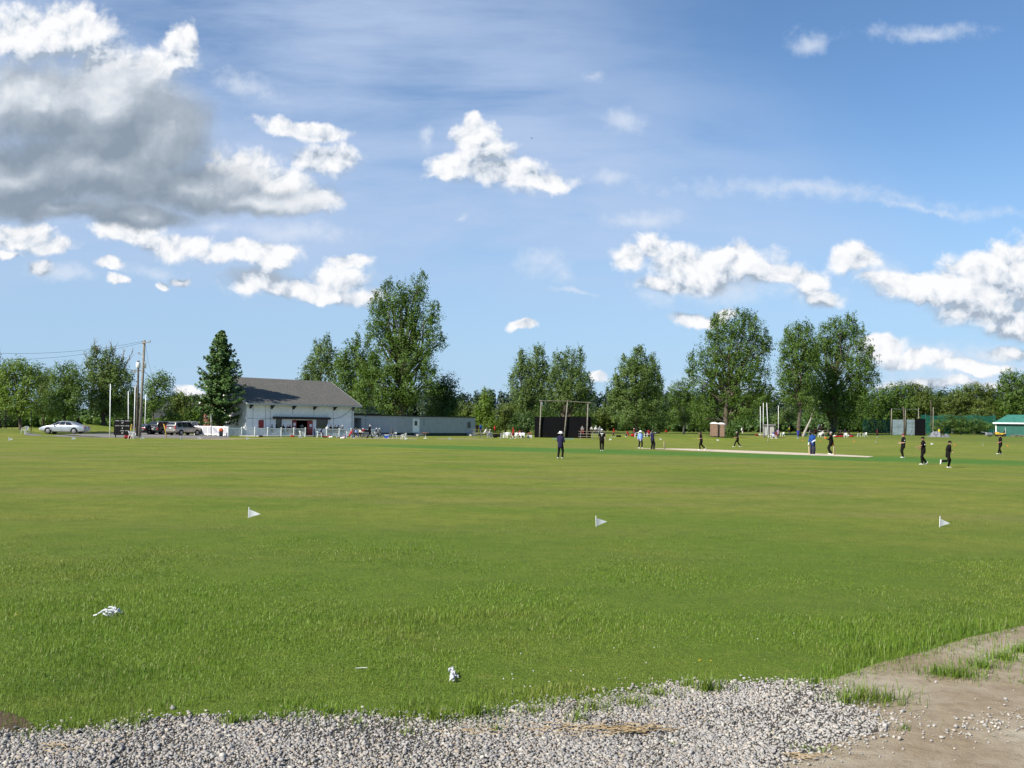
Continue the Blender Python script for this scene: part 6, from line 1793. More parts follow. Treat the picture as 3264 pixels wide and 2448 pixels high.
def bat(label, a, tip, face_v):
    """a cricket bat from grip point a down to its toe"""
    a = Vector(a); tip = Vector(tip); t = thing('cricket_bat', label, 'cricket bat', a, 0, None)
    d = (tip - a).normalized(); b = MB(); b.tube([-d*.06, d*.22], [.019,.019], 8); b.build('handle', M['c_black'], t, True)
    b = MB(); s = (Vector(face_v) - d*Vector(face_v).dot(d)).normalized(); w = d.cross(s)
    L_b = (tip - a).length
    b.tube([d*.23, d*.30, d*(L_b-.03)], [(.030,.018),(.055,.024),(.055,.032)], 12, side=w); b.build('blade', M['willow'], t, True)
    return t

PL = 'fielders in black kit'
p1 = person('umpire in a wide white hat, navy jumper and black trousers, nearest to the camera', 1786, 1461, -22, 'c_navy', 'c_black', 'skin_m', dict(lh=(-.10,.24,1.08), rh=(.16,.30,1.06), lf=(-.15,.0,.08), rf=(.13,.03,.08)), 'wide', 'c_white', 'long', hpx=85, near=True, belly=1.15)
p2 = person('fielder in black with a white name bar and number 7 on the back', 1918, 1437, -8, 'c_black', 'c_black', 'skin_l', dict(rh=(.30,.06,.84), lh=(-.20,.16,.98), lf=(-.08,0,.08), rf=(.09,.02,.08)), 'cap', 'c_white', hpx=70, near=True, group=PL)
b = MB(); b.box((-.125,-.142,1.365), (.125,-.134,1.415)); b.build('name_bar', M['c_white'], p2)
text('7', 0, 1.24, .15, p2, M['c_white'], 'number', y=-.150)
p3 = person('umpire in a light blue shirt and white sun hat beyond the pitch', 2041, 1428.5, 200, 'c_lightblue', 'c_black', 'skin_m', dict(rh=(.28,.04,.86), lh=(-.22,.14,.98), lf=(-.17,.0,.08), rf=(.18,.02,.08)), 'wide', 'c_white', 'long', hpx=55.5, near=True, belly=1.35)
b = MB(); b.box((.06,.13,.72), (.13,.16,.95)); b.build('towel', M['c_white'], p3)
p4 = person('batsman in dark blue kit and a striped helmet, raising his gloves at the far wicket', 2079, 1431.5, -50, 'c_navy', 'c_black', 'skin_m', dict(rh=(.10,.30,1.48), lh=(-.10,.26,1.00), lf=(-.10,0,.08), rf=(.14,.05,.08)), 'helmet', 'c_dkgrey', 'long', hpx=61, near=True, pads='c_dkgrey', gloves='c_white', shoes='c_dkgrey')
w_ = wrist(p4, 'l'); bat('bat held upright by the batsman at the far wicket', w_, Vector((w_.x+.10, w_.y, p4.location.z+.03)), (1, -.4, 0))
p5 = person('fielder in black walking left along the pitch with his head bowed', 2235, 1434.5, 88, 'c_black', 'c_black', 'skin_m', dict(lf=(-.09,.12,.08), rf=(.10,-.34,.16), toer=(0,.6,-.8), lh=(-.14,.22,1.06), rh=(.14,.22,1.06), lean=(0,.05,-.01), nod=1.0), None, hpx=60, near=True, group=PL)
p6 = person('fielder in black with a grey cap striding left beyond the middle of the pitch', 2351, 1424.5, 92, 'c_black', 'c_black', 'skin_m', dict(lf=(-.08,.40,.10), rf=(.08,-.36,.10), lh=(-.20,.36,1.05), rh=(.24,-.06,.92), pz=.87, lean=(0,.06,0)), 'cap', 'c_grey', hpx=51, near=True, group=PL)
p7 = person('batsman in a royal blue shirt leaning on his bat near the right wicket', 2590, 1451, 172, 'c_blue', 'c_navy', 'skin_d', dict(rh=(.30,.10,.84), lh=(.02,.24,1.00), lf=(-.09,.02,.08), rf=(.09,.03,.08)), 'cap', 'c_black', 'long', hpx=76, near=True, pads='c_navy', gloves='c_white')
b = MB(); b.tube([(-.17,.12,1.10),(-.02,.235,1.02)], [.055,.050], 10); b.build('arm_guard', M['c_white'], p7, True)
w_ = wrist(p7, 'r'); bat('bat held down by the batsman in the royal blue shirt', w_, Vector((w_.x+.05, w_.y-.08, p7.location.z+.03)), (.5, -1, 0))
p8 = person('wicket keeper in black with a grey cap and orange gloves, stepping to the stumps', 2648, 1449, 62, 'c_black', 'c_black', 'skin_m', dict(lh=(-.12,.34,1.22), rh=(.30,-.14,.70), lf=(-.10,-.10,.08), rf=(.10,.05,.10), pz=.88, lean=(0,-.03,0)), 'cap', 'c_grey', 'long', hpx=75, near=True, gloves='c_orange', group=None)
p9 = person('fielder in black with a purple cap, hands before his waist, leftmost of the right trio', 2879, 1459, 95, 'c_black', 'c_black', 'skin_l', dict(lh=(-.12,.24,1.06), rh=(.12,.24,1.06), lf=(-.09,.06,.08), rf=(.09,-.04,.08), lean=(0,-.03,0)), 'cap', 'c_maroon', hpx=77, near=True, group=PL)
p10 = person('fielder in black reaching one bare arm forward, middle of the trio on the right', 2943, 1481, 92, 'c_black', 'c_black', 'skin_m', dict(lh=(-.19,.46,1.10), rh=(.20,.16,1.0), lf=(-.08,.10,.08), rf=(.09,-.22,.13), toer=(0,.6,-.6)), 'cap', 'c_black', hpx=89, near=True, group=PL)
p11 = person('fielder in black running right with one foot kicked up behind', 3022, 1491, -88, 'c_black', 'c_black', 'skin_l', dict(rf=(.09,-.46,.42), toer=(0,-.1,-1), lf=(-.08,.05,.08), rh=(.22,.10,1.04), lh=(-.20,.26,1.10), lean=(0,.07,0), pz=.90), 'cap', 'c_black', 'long', hpx=88, near=True, group=PL)
p12 = person('fielder in black standing alone at the right edge, facing left', 3189, 1447.5, 92, 'c_black', 'c_black', 'skin_m', dict(lh=(-.12,.26,1.00), rh=(.14,.22,1.02), lf=(-.09,.24,.08), rf=(.10,-.12,.08)), 'cap', 'c_black', hpx=63, near=True, group=PL)
for q, (px_, py_) in ((p5, (0, 0)), (p9, (0, 0)), (p10, (0, 0))):
    b = MB(); b.ball((-.255,.01,1.26), (.012,.035,.035), 8, 6); b.build('badge', M['c_white'], q)

# --- round the pavilion
deck = .10
person('person in navy sitting on a white chair right of the red doors', 1019, 1394, -80, 'c_navy', 'c_navy', 'skin_d', SITF, shoes='c_black')
person('person in a white shirt standing inside the dark pavilion doorway', 963, 1388, 10, 'c_white', 'c_dkgrey', 'skin_d', STAND, dist=147.0, zoff=.12)
person('person in navy leaning at the open gap of the picket fence', 1001, 1393, -60, 'c_navy', 'c_navy', 'skin_d', dict(lh=(-.2,.2,1.1), rh=(.2,.2,1.1)), shoes='c_dkgrey', hpx=31)
HB_ = 'heads showing over the picket fences'
for px, sh_, hat, hm, lab, dd in ((866,'c_grey',None,'','spectator in grey seated behind the fence left of the dark canopy post',141.5),(903,'c_black',None,'','left one of three dark haired spectators by the left hatch',142),(916,'c_dkgrey',None,'','middle one of three dark haired spectators before the left hatch wall',142.5),(923,'c_black',None,'','right one of three dark haired spectators before the left hatch wall',142.8),
                           (1044,'c_white','cap','c_lightblue','spectator in a pale blue cap below the right hatch',146),(1053.5,'c_black',None,'','dark haired spectator just right of the pale blue cap',146.3),(1067,'c_dkgrey',None,'','spectator turning left behind the right picket fence',146.7),(1078.5,'c_black','cap','c_navy','spectator in a navy cap behind the right picket fence',147),(1090,'c_grey','cap','c_offwhite','spectator in a pale cap, rightmost behind the fence by the downpipe',147.3)):
    person(lab, px, 1390, 200 + (px % 7)*8, sh_, 'c_black', 'skin_d' if px % 2 else 'skin_m', SIT, hat, hm or 'c_white', dist=dd-1.6, zoff=deck+.22, group=HB_)
T1 = 'people sitting round the picnic table'
person('person in a red shirt and jeans at the left end of the picnic table', 1116, 1397, -75, 'c_red', 'c_jeans', 'skin_m', SITF, shoes='c_white', group=T1)
person('person in navy and white leaning on the far side of the picnic table', 1127, 1394, -110, 'c_navy', 'c_dkgrey', 'skin_m', SITF, group=T1, zoff=.1)
person('person in a pale blue shirt on the near bench of the picnic table', 1139, 1397, 80, 'c_lightblue', 'c_black', 'skin_d', SITF, group=T1)
person('person in a white and black top at the right side of the picnic table', 1152, 1393, 150, 'c_offwhite', 'c_black', 'skin_m', SITF, group=T1)
pw = person('person in black with a white cap walking right with a sports bag', 1178, 1397, -85, 'c_black', 'c_black', 'skin_l', dict(lf=(-.08,.34,.09), rf=(.09,-.30,.12), rh=(.26,.02,.98), lh=(-.24,.05,.95)), 'cap', 'c_white', 'long', shoes='c_black')
tb = thing('sports_bag', 'long dark red and black sports bag slung behind the walking person', 'bag', Vector(pw.location) + Vector((-.45,-.30,.98)), 0)
b = MB(); b.tube([(-.55,0,.06),(0,0,0),(.55,0,-.05)], [(.12,.13),(.16,.17),(.12,.13)], 10, side=(0,1,0)); b.build('body', M['c_black'], tb, True)
b = MB(); b.tube([(-.38,0,.045),(-.22,0,.03)], [(.172,.182),(.172,.182)], 10, side=(0,1,0)); b.build('red_band', M['c_maroon'], tb, True)
b = MB(); b.tube([(-.3,0,.16),(.1,.10,.42),(.45,.1,.45),(.5,0,.1)], [.018]*4, 5); b.build('strap', M['c_black'], tb)
person('spectator with a pale cap and blue black top left of the other lounging one', 1197, 1395, -70, 'c_navy', 'c_black', 'skin_m', SIT, 'cap', 'c_white')
person('spectator in a pale hat lounging with legs stretched towards the blue cooler', 1211, 1396, -78, 'c_dkgrey', 'c_jeans', 'skin_d', SITB, 'cap', 'c_offwhite', 'long')
person('spectator in a grey and black top sitting just right of the blue cooler', 1251, 1397, 100, 'c_dkgrey', 'c_jeans', 'skin_d', SIT)
# on the bleacher by the trailer
BG1 = 'spectators on the bleacher by the trailer'
person('spectator in black at the back of the bleacher, nearest the trailer corner', 1520, 1393, 10, 'c_black', 'c_black', 'skin_d', STAND, zoff=.50, group=BG1, scale=.92)
person('spectator in a mid blue shirt at the back of the bleacher', 1532, 1393, 5, 'c_blue', 'c_black', 'skin_m', STAND, zoff=.45, group=BG1, scale=.92)
person('spectator in pale grey sitting on the middle of the bleacher', 1545, 1395, -100, 'c_offwhite', 'c_grey', 'skin_m', SITF, zoff=.30, group=BG1)
person('spectator in grey leaning forward off the right end of the bleacher', 1556, 1396, -85, 'c_grey', 'c_jeans', 'skin_m', SITF, zoff=.05, hat='cap', hatm='c_offwhite', group=BG1)
person('fielder in red facing the camera on the second field, above the black bags', 1577, 1382, 180, 'c_red', 'c_black', 'skin_m', dict(lh=(-.10,.2,1.2), rh=(.10,.2,1.2)), 'cap', 'c_red', hpx=26)
person('player in a red tracksuit walking left past the row of white chairs', 1636, 1399, 88, 'c_red', 'c_maroon', 'skin_m', WALK, 'cap', 'c_red', hpx=37)
person('person in a red top on a white chair, second figure left of the cool box', 1656, 1396.5, 5, 'c_maroon', 'c_black', 'skin_d', SIT)
person('person in black sitting on a white chair, nearest the cool box', 1666, 1396.5, -10, 'c_black', 'c_black', 'skin_d', SIT)
person('dim figure in red half seen through the dark sight screen', 1822, 1392, 180, 'c_red', 'c_black', 'skin_m', STAND, dist=SD+.95)
# bleacher in front of the sight screen
BG2 = 'five spectators on the bleacher before the sight screen'
bz = .68
for px, sh_, pn, sk_n, hat, hm, lab in ((1856,'c_grey','c_maroon','skin_l',None,'','leftmost of the five spectators, in a light grey shirt'),(1871,'c_black','c_black','skin_l',None,'','second of the five spectators, in black with ruddy skin'),(1884,'c_white','c_black','skin_m',None,'','middle one of the five spectators, in a white shirt'),
                                        (1898,'c_white','c_navy','skin_m','cap','c_white','fourth of the five spectators, with a white cap and white shirt'),(1911,'c_olive','c_jeans','skin_l',None,'','rightmost of the five spectators, in dull grey green')):
    person(lab, px, 1396.5, 175 + (px % 5)*4, sh_ if sh_ != 'c_olive' else 'c_grey', pn, sk_n, SITF, hat, hm or 'c_white', 'long' if px % 2 else 'short', zoff=bz, group=BG2, shoes='c_grey', scale=1.03)
person('spectator in a red shirt and cap walking left beyond the fielder with number 7', 1956, 1394, 85, 'c_red', 'c_dkgrey', 'skin_d', WALK, 'cap', 'c_red', hpx=29)
person('person in a red top sitting on the grass left of the lone tree trunk', 2003, 1392.5, 60, 'c_red', 'c_dkgrey', 'skin_d', dict(SITF, pz=.42))
person('person in dull red standing close against the trunk of the lone tree', 2021, 1392, 90, 'c_maroon', 'c_dkgrey', 'skin_m', STAND, 'cap', 'c_white', hpx=27)
person('spectator in black on a white chair, seen between the umpire and the batsman', 2058, 1393, 5, 'c_black', 'c_black', 'skin_d', SIT)
person('spectator in dull red on a white chair, just left of the helmeted batsman', 2067.5, 1393, -8, 'c_maroon', 'c_black', 'skin_d', SIT)
KD = 'players in yellow on the second field'
person('far player in yellow with a white hat right above the helmeted batsman', 2108, 1371, 170, 'c_yellow', 'c_black', 'skin_m', STAND, 'cap', 'c_white', dist=285, zoff=.0, group=KD, scale=.95)
person('far player in yellow just right of the thin sapling', 2187.5, 1377, 70, 'c_yellow', 'c_black', 'skin_m', WALK, 'cap', 'c_dkgrey', hpx=18, group=KD)
person('far umpire in a pale blue coat beside the yellow players', 2201, 1377, 190, 'c_lightblue', 'c_black', 'skin_m', STAND, 'cap', 'c_maroon', 'long', hpx=19)
person('far player in pale yellow and green in the middle of the second field', 2217.5, 1374.5, 160, 'c_offwhite', 'c_olive', 'skin_m', STAND, 'cap', 'c_white', hpx=17, group=KD)
person('far player in yellow and dark green next to the yellow stumps', 2230.5, 1376, 120, 'c_yellow', 'c_olive', 'skin_d', WALK, hpx=18, group=KD)
person('far umpire in pale blue and navy left of the portable toilets', 2252, 1377, 150, 'c_lightblue', 'c_black', 'skin_d', HIPS, hpx=20, sleeves='long', belly=1.3)
person('far batsman in black and white kit right of the round bush', 2368, 1380.5, 100, 'c_black', 'c_black', 'skin_m', STAND, 'helmet', 'c_grey', hpx=19, pads='c_white')
person('far keeper in white right behind the far batsman in black', 2363, 1379.5, -40, 'c_white', 'c_black', 'skin_m', SITF | dict(pz=.75), 'cap', 'c_white', hpx=19)
# by the grey hut
person('person in royal blue bending over on a white chair by the grey hut', 2468, 1397.5, 40, 'c_royal', 'c_navy', 'skin_d', SITF)
person('person in pink and white standing right of the grey hut', 2480, 1397, 20, 'c_pink', 'c_black', 'skin_d', STAND, hpx=30)
person('person in a red cap behind the standing person in pink', 2474.5, 1395, -30, 'c_grey', 'c_black', 'skin_m', STAND, 'cap', 'c_red', hpx=32)
person('person in maroon and tan sitting between the hut and the person in pink', 2475, 1398, 150, 'c_maroon', 'c_tan', 'skin_d', SITF)
person('far player in yellow with a white helmet between the hut and the straight poplar', 2516, 1382, 185, 'c_yellow', 'c_black', 'skin_m', STAND, 'helmet', 'c_white', hpx=21, group=KD)
person('person in a bright blue jacket and pale trousers by the straight poplar trunk', 2543.5, 1397.5, 10, 'c_royal', 'c_jeans', 'skin_d', STAND, 'cap', 'c_yellow', hpx=29)
# under the windswept cottonwood
BG3 = 'spectators in the shade of the windswept cottonwood'
for px, py, sh_, pn, pose, hat, hm, zo, lab in ((2607,1385,'c_grey','c_black',SITF,'cap','c_lightblue',.85,'shaded spectator in black and white with a pale blue cap on the bleacher back row'),(2617,1385,'c_dkgrey','c_black',SIT,'cap','c_offwhite',.85,'shaded spectator in dark grey with a pale cap on the bleacher back row'),
        (2598,1388,'c_maroon','c_black',SIT,None,'',.1,'shaded spectator in dull red sitting above the blue batsman'),(2580,1390,'c_grey','c_black',SIT,None,'',0,'shaded spectator in grey left of the blue batsman head'),
        (2663,1388,'c_teal','c_black',STAND,None,'',.0,'person in teal standing under the windswept cottonwood'),(2671,1391,'c_black','c_black',SITF,None,'',.0,'dark clothed person seated right of the one in teal'),(2681,1391,'c_dkgrey','c_black',SITB,None,'',0,'dark clothed person lounging behind the red bags'),
        (2693,1391,'c_navy','c_black',SITF,None,'',.25,'person in navy and grey bending behind the white chair under the tree'),(2707,1392,'c_black','c_dkgrey',SITB,None,'',0,'dark clothed person with outstretched legs, rightmost under the tree'),(2622,1393,'c_offwhite','c_black',SIT,None,'',0,'person in pale clothes on the right chair of the white pair')):
    person(lab, px, py, 180 + (px % 9)*12 - 40, sh_, pn, 'skin_d' if px % 2 else 'skin_m', pose, hat, hm or 'c_white', zoff=zo, group=BG3, hpx=25 if pose is STAND else None)
person('far player in bright yellow at the foot of the trees right of the cottonwood', 2723, 1377.5, 100, 'c_yellow', 'c_yellow', 'skin_m', WALK, hpx=16, group=KD)
person('person in dark red and black standing left of the practice cage', 2797, 1393.5, 60, 'c_maroon', 'c_black', 'skin_d', dict(lh=(-.1,.25,1.1), rh=(.1,.25,1.1)), hpx=26)
person('person in dark clothes and a white cap sitting on the bank behind the sedan', 246, 1351, -75, 'c_black', 'c_black', 'skin_m', SITF, 'cap', 'c_white', 'long', dist=157)
person('person in orange red behind the white board fence by the brick annex', 679, 1390, 170, 'c_orange', 'c_dkgrey', 'skin_d', SIT, dist=146, zoff=.4)
person('person in white beside the grey post behind the white board fence', 674, 1390, 100, 'c_white', 'c_white', 'skin_m', STAND, dist=141)
person('distant player in yellow and white behind the tarpaulin heap', 2993, 1385, 150, 'c_yellow', 'c_yellow', 'skin_m', STAND, 'cap', 'c_white', dist=ND+9, zoff=.1, scale=.8, group=KD)
for o in bpy.data.objects:
    if '_w' in o: del o['_w']
# ------------------------------------------------------------------ grass blades
def grass_mat():
    m = bpy.data.materials.new('grass_blades'); m.use_nodes = True
    t = m.node_tree; b = t.nodes['Principled BSDF']; out = t.nodes['Material Output']
    g = node(t, 'ShaderNodeNewGeometry'); P = g.outputs['Position']
    n1 = noise(t, P, 0.16, 4, 0.55); n2 = noise(t, P, 0.9, 5, 0.6); n3 = noise(t, P, 3.5, 4, 0.6)
    sp = node(t, 'ShaderNodeSeparateXYZ'); plug(t, sp.inputs[0], P)
    r = g.outputs['Random Per Island']
    lush = mixc(t, r, (0.115, 0.215, 0.014, 1), (0.190, 0.300, 0.030, 1))
    dry = mixc(t, r, (0.200, 0.245, 0.030, 1), (0.300, 0.300, 0.065, 1))
    far = smooth(t, sp.outputs[1], 10.0, 40.0, 0.0, 0.22)
    f = math_(t, 'ADD', math_(t, 'MULTIPLY_ADD', n2, 0.55, math_(t, 'MULTIPLY', n1, 0.9)), far)
    c = mixc(t, smooth(t, f, 0.62, 1.02), lush, dry)
    c = mixc(t, smooth(t, n3, 0.60, 0.78, 0, 0.45), c, (0.200, 0.165, 0.060, 1))
    nd = noise(t, P, 0.42, 4, 0.6)
    c = mixc(t, smooth(t, nd, 0.48, 0.68, 0, 0.62), c, (0.062, 0.140, 0.012, 1))
    straw = math_(t, 'GREATER_THAN', r, 0.955)
    c = mixc(t, math_(t, 'MULTIPLY', straw, 0.8), c, (0.36, 0.32, 0.16, 1))
    plug(t, b.inputs['Base Color'], c)
    b.inputs['Roughness'].default_value = 0.5; b.inputs['Specular IOR Level'].default_value = 0.35
    tr = node(t, 'ShaderNodeBsdfTranslucent'); plug(t, tr.inputs[0], mixc(t, 0.4, c, (0.20, 0.26, 0.02, 1)))
    ms = node(t, 'ShaderNodeMixShader'); ms.inputs[0].default_value = 0.33
    t.links.new(b.outputs[0], ms.inputs[1]); t.links.new(tr.outputs[0], ms.inputs[2]); t.links.new(ms.outputs[0], out.inputs[0])
    return m
M['blade'] = grass_mat()
gr_ = np.random.default_rng(21)

def vnoise(x, y, s, seed=0):
    """smooth value noise for planting density"""
    r = np.random.default_rng(seed); T = r.random((128, 128))
    u = x/s + 500; v = y/s + 500; i = np.floor(u).astype(int); j = np.floor(v).astype(int)
    fu = S(u-i); fv = S(v-j); i %= 128; j %= 128; i1 = (i+1) % 128; j1 = (j+1) % 128
    return (T[i,j]*(1-fu)+T[i1,j]*fu)*(1-fv) + (T[i,j1]*(1-fu)+T[i1,j1]*fu)*fv

def strip(y0, y1, per_m2, margin=1.08):
    area = 0.5*0.53*2*(y1*y1-y0*y0)*margin
    n = int(area*per_m2)
    y = np.sqrt(gr_.uniform(y0*y0, y1*y1, n)); x = gr_.uniform(-1, 1, n) * y*0.53*margin + gr_.choice([-.6, .6], n)*gr_.random(n)
    return x, y

def blades(x, y, h, w, two=True, lean=0.45):
    """bent blades: (n,5) or (n,3) points -> quads and triangles in one mesh of quads (last corner pair meets in a point)"""
    n = len(x); a = gr_.uniform(0, 2*math.pi, n); z = terrain(x, y)
    hx, hy = np.cos(a), np.sin(a); sx, sy = -hy, hx
    tilt = np.abs(gr_.normal(0, lean, n)) + .08
    base = np.stack([x, y, z-.01], -1); s = np.stack([sx, sy, 0*x], -1) * (w/2)[:, None]
    hv = np.stack([hx, hy, 0*x], -1)
    mid = base + hv*(h*.30*tilt)[:, None] + np.array([0, 0, 1.0])*(h*.58)[:, None]
    tip = base + hv*(h*.95*tilt)[:, None] + np.array([0, 0, 1.0])*(h*(1-.35*np.minimum(tilt, 1.2)))[:, None]
    if two:
        q1 = np.stack([base-s, base+s, mid+s*.8, mid-s*.8], 1)
        q2 = np.stack([mid-s*.8, mid+s*.8, tip+s*.12, tip-s*.12], 1)
        V = np.concatenate([np.stack([base-s, base+s, mid+s*.8, mid-s*.8, tip+s*.12, tip-s*.12], 1)], 0)
        return V, 6
    return np.stack([base-s, base+s, tip], 1), 3

def blade_mesh(name, V6, V3_):
    n6, n3 = len(V6), len(V3_)
    me = bpy.data.meshes.new(name)
    verts = np.concatenate([V6.reshape(-1, 3), V3_.reshape(-1, 3)]).astype(np.float32)
    b6 = np.arange(n6)[:, None]*6
    L1 = (b6 + np.array([0,1,2,3])); L2 = (b6 + np.array([3,2,4,5]))
    quads = np.stack([L1, L2], 1).reshape(-1)
    tris = np.arange(n3*3) + n6*6
    loops = np.concatenate([quads, tris]).astype(np.int32)
    starts = np.concatenate([np.arange(0, n6*8, 4), n6*8 + np.arange(0, n3*3, 3)]).astype(np.int32)
    me.vertices.add(len(verts)); me.loops.add(len(loops)); me.polygons.add(len(starts))
    me.vertices.foreach_set('co', verts.reshape(-1)); me.loops.foreach_set('vertex_index', loops); me.polygons.foreach_set('loop_start', starts)
    me.update(calc_edges=True)
    return tag(link(name, me, M['blade']), kind='stuff')

def keep_grass(x, y, ragged=.42):
    jx = x + gr_.normal(0, ragged*.5, len(x)); jy = y + gr_.normal(0, ragged*.5, len(x))
    k = ~inside(bare_poly, jx, jy)
    return k & ~inside(bare_hole, jx, jy)

def field_blades(y0, y1, dens, two):
    x, y = strip(y0, y1, dens(y0)); q = gr_.random(len(y)) < dens(y)/dens(y0); x, y = x[q], y[q]
    k = keep_grass(x, y); x, y = x[k], y[k]
    d = vnoise(x, y, .55, 3)*.45 + vnoise(x, y, 1.9, 4)*.75
    edge = inside(bare_poly, x, y - .55) | inside(bare_poly, x, y - .25)
    fall = np.clip(9.0/y, 0, 1)**.55
    h = (.022 + .085*np.clip(d-.36, 0, 1)**1.25) * fall * gr_.uniform(.4, 1.5, len(x)) * np.where(edge & (d > .45), 2.0, 1.0)
    w = .0042 * (y/9.0)**.85 * gr_.uniform(.7, 1.4, len(x))
    return blades(x, y, h, w, two=two)[0]
den = lambda y: 2700.0*np.minimum(1, 9.0/np.asarray(y, float))**1.9
VA = field_blades(6.4, 18.0, den, True)
VC = field_blades(18.0, 46.0, den, False)
VD = field_blades(46.0, 78.0, lambda y: den(y)*np.clip((78.0-np.asarray(y))/32.0, 0.02, 1), False)
# tufts growing out of the gravel and dirt, and taller tufts on the grass edge
TUFT = [(1515,2283,.16,130,.17),(1380,2300,.12,90,.15),(1250,2290,.10,50,.10),(2255,2205,.17,170,.17),(2190,2190,.14,90,.10),(2755,2232,.34,300,.14),(2700,2245,.22,120,.12),(2830,2235,.20,110,.10),(2990,2150,.28,200,.13),(3060,2160,.30,220,.13),(3130,2130,.32,220,.13),(3200,2105,.34,240,.13),(3264,2080,.36,240,.13),(2600,2180,.25,120,.10),
        (1290,2345,.05,22,.09),(1580,2335,.06,26,.10),(1840,2300,.12,60,.11),(1890,2265,.20,110,.11),(2010,2250,.24,150,.11),(2090,2220,.20,120,.10),(1700,2275,.16,80,.10),(735,2310,.12,90,.11),(780,2305,.10,60,.11),(2560,2390,.10,36,.06),(2620,2395,.12,40,.05),(2880,2325,.10,36,.06),(1140,2310,.08,26,.06),(250,2325,.25,100,.10),(420,2310,.2,80,.11),(1050,2280,.2,100,.12),(900,2290,.2,90,.10),(3264,2180,.3,60,.06),(2150,2380,.1,20,.05)]
px_, py_, hh_ = [], [], []
for tx, ty, r_, n_, th_ in TUFT:
    p = G(tx, ty); a = gr_.uniform(0, 2*math.pi, n_); q = r_*np.abs(gr_.normal(0, .6, n_))
    px_.append(p.x + q*np.cos(a)); py_.append(p.y + q*np.sin(a)*.8); hh_.append(th_*gr_.uniform(.5, 1.25, n_))
VT, _ = blades(np.concatenate(px_), np.concatenate(py_), np.concatenate(hh_), gr_.uniform(.004, .008, sum(map(len, px_))), lean=.55)
# sparse growth over bare ground
x, y = strip(6.6, 13.0, 90); k = inside(bare_poly, x, y) & (vnoise(x, y, .6, 12) > .60); x, y = x[k], y[k]
VS, _ = blades(x, y, .035*gr_.uniform(.5, 1.5, len(x)), gr_.uniform(.003, .006, len(x)))
blade_mesh('grass', np.concatenate([VA, VT, VS]), np.concatenate([VC, VD]))

# ------------------------------------------------------------------ gravel stones
def stone_mat():
    m = bpy.data.materials.new('limestone_chips'); m.use_nodes = True
    t = m.node_tree; b = t.nodes['Principled BSDF']
    g = node(t, 'ShaderNodeNewGeometry'); r = node(t, 'ShaderNodeValToRGB'); plug(t, r.inputs[0], g.outputs['Random Per Island'])
    e = r.color_ramp.elements; e[0].color = (0.20, 0.19, 0.175, 1); e[1].color = (0.52, 0.485, 0.42, 1)
    for p_, c in ((.3, (0.29,0.28,0.265,1)), (.6, (0.38,0.36,0.33,1)), (.82, (0.33,0.27,0.205,1))):
        k = e.new(p_); k.color = c
    n = noise(t, g.outputs['Position'], 45, 4, .6); big = noise(t, g.outputs['Position'], .45, 3, .5)
    c = mixc(t, smooth(t, n, .35, .7, 0, .35), r.outputs[0], (0.26, 0.245, 0.23, 1))
    sp = node(t, 'ShaderNodeSeparateXYZ'); plug(t, sp.inputs[0], g.outputs['Position'])
    c = mixc(t, smooth(t, math_(t, 'MULTIPLY_ADD', big, 1.6, sp.outputs[0]), 1.6, 3.2, 0, .18), c, (0.56, 0.53, 0.48, 1))
    plug(t, b.inputs['Base Color'], c); b.inputs['Roughness'].default_value = .85; b.inputs['Specular IOR Level'].default_value = .3
    return m
M['stone'] = stone_mat()
ico = bmesh.new(); bmesh.ops.create_icosphere(ico, subdivisions=1, radius=1.0)
IV = np.array([v.co[:] for v in ico.verts]); IF = np.array([[v.index for v in f.verts] for f in ico.faces]); ico.free()
sr = np.random.default_rng(33)
def stones(x, y, size, z_up=.35, kinds=14):
    n = len(x)
    shapes = np.stack([IV * (1 + sr.normal(0, .22, (12, 1))) * sr.uniform(.7, 1.2, (1, 3)) * np.array([1, .8, .62]) for _ in range(kinds)])
    sh_ = shapes[sr.integers(0, kinds, n)]
    a = sr.uniform(0, 2*math.pi, n); b_ = sr.normal(0, .6, n)
    ca, sa, cb, sb_ = np.cos(a), np.sin(a), np.cos(b_), np.sin(b_)
    X = sh_[:, :, 0]; Y = sh_[:, :, 1]*cb[:, None] - sh_[:, :, 2]*sb_[:, None]; Zz = sh_[:, :, 1]*sb_[:, None] + sh_[:, :, 2]*cb[:, None]
    V = np.stack([X*ca[:, None] - Y*sa[:, None], X*sa[:, None] + Y*ca[:, None], Zz], -1) * size[:, None, None]
    V += np.stack([x, y, terrain(x, y) + .008 + size*z_up*sr.uniform(.2, 1.5, n)], -1)[:, None, :]
    return V
def scatter(n, y0, y1, xl, xr):
    return sr.uniform(xl, xr, n), sr.uniform(y0, y1, n)
x, y = strip(6.1, 10.9, 5600, 1.14)
jx = x + sr.normal(0, .13, len(x)) + .25*sr.normal(0, 1, len(x))*(sr.random(len(x)) < .25); jy = y + sr.normal(0, .10, len(x))
dens = .30 + 1.0*vnoise(x, y, .5, 40)
k = inside(gravel_poly, jx, jy) & (sr.random(len(x)) < dens); x, y = x[k], y[k]
SV = [stones(x, y, np.clip(sr.lognormal(math.log(.0088), .42, len(x)), .0035, .024))]
x, y = scatter(16000, 6, 10.5, 1.5, 7)
k = inside(strip_poly, x + sr.normal(0, .10, len(x)), y + sr.normal(0, .10, len(x))); x, y = x[k], y[k]
SV.append(stones(x, y, np.clip(sr.lognormal(math.log(.010), .4, len(x)), .004, .026)))
x, y = scatter(9000, 5.8, 13.5, -2, 8); k = inside(bare_poly, x, y) & ~inside(gravel_poly, x, y) & (sr.random(len(x)) < .12 + .35*(vnoise(x, y, .8, 44) > .66)); x, y = x[k], y[k]
SV.append(stones(x, y, np.clip(sr.lognormal(math.log(.0055), .6, len(x)), .002, .022)))
V = np.concatenate(SV); n = len(V)
me = bpy.data.meshes.new('gravel')
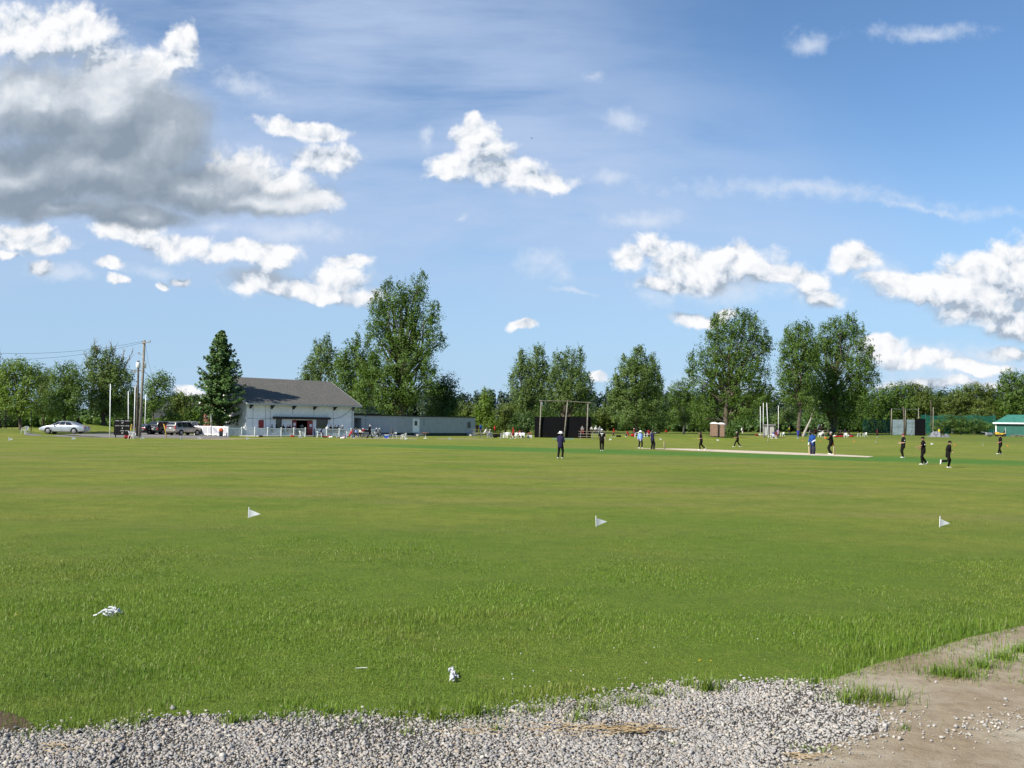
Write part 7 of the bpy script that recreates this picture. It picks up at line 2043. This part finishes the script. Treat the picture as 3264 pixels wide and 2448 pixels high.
loops = (np.arange(n)[:, None, None]*12 + IF[None]).reshape(-1).astype(np.int32)
me.vertices.add(n*12); me.loops.add(len(loops)); me.polygons.add(n*20)
me.vertices.foreach_set('co', V.reshape(-1).astype(np.float32)); me.loops.foreach_set('vertex_index', loops)
me.polygons.foreach_set('loop_start', np.arange(0, n*60, 3, dtype=np.int32)); me.update(calc_edges=True)
tag(link('gravel', me, M['stone']), kind='stuff')

# dry straw on the gravel, clover heads and buttercups in the grass
x0_ = []
for tx, ty, r_, n_ in ((2010,2335,.26,170),(1900,2335,.35,60),(1700,2338,.35,50),(1500,2345,.25,24),(2560,2420,.12,26),(200,2390,.4,20)):
    p = G(tx, ty); x0_.append(np.stack([p.x + gr_.normal(0, r_*.6, n_), p.y + gr_.normal(0, r_*.22, n_)], -1))
xy = np.concatenate(x0_); n = len(xy); a = gr_.uniform(-.6, .6, n) + gr_.choice([0, math.pi], n); l_ = gr_.uniform(.04, .13, n); w_ = .0022
c = np.stack([xy[:, 0], xy[:, 1], .022 + gr_.uniform(0, .022, n)], -1); dv = np.stack([np.cos(a), np.sin(a), gr_.normal(0, .15, n)], -1)*(l_/2)[:, None]; sv = np.stack([-np.sin(a), np.cos(a), .6+0*a], -1)*w_
o = quads_mesh('straw', np.stack([c-dv-sv, c-dv+sv, c+dv+sv, c+dv-sv], 1), 4, mat('dry_straw', (0.42,0.31,0.16), .8, .2, 30)); tag(o, kind='stuff')
fb = MB(); yb = MB()
for tx, ty in ((1605,2180),(1632,2165),(1635,2180),(1660,2098),(1672,2205),(1690,2205),(1820,2155),(1860,2168),(1957,2080),(2060,2128),(2085,2078),(2530,2032),(2415,2050),(1700,2155),(1750,2190)):
    p = G(tx, ty); fb.ball((p.x, p.y, .045), .006, 6, 5)
for tx, ty in ((52,1977),(40,2024),(2228,2127),(2266,2127),(2232,2124)):
    p = G(tx, ty); yb.lathe((p.x,p.y,.06), [(.003,-.003),(.008,.0),(.010,.004),(.003,.004)], 7)
tag(fb.build('clover_flowers', M['c_offwhite']), kind='stuff')
tag(yb.build('buttercup_flowers', mat('buttercup_yellow', (0.75,0.55,0.02), .5, .1, 20)), kind='stuff')
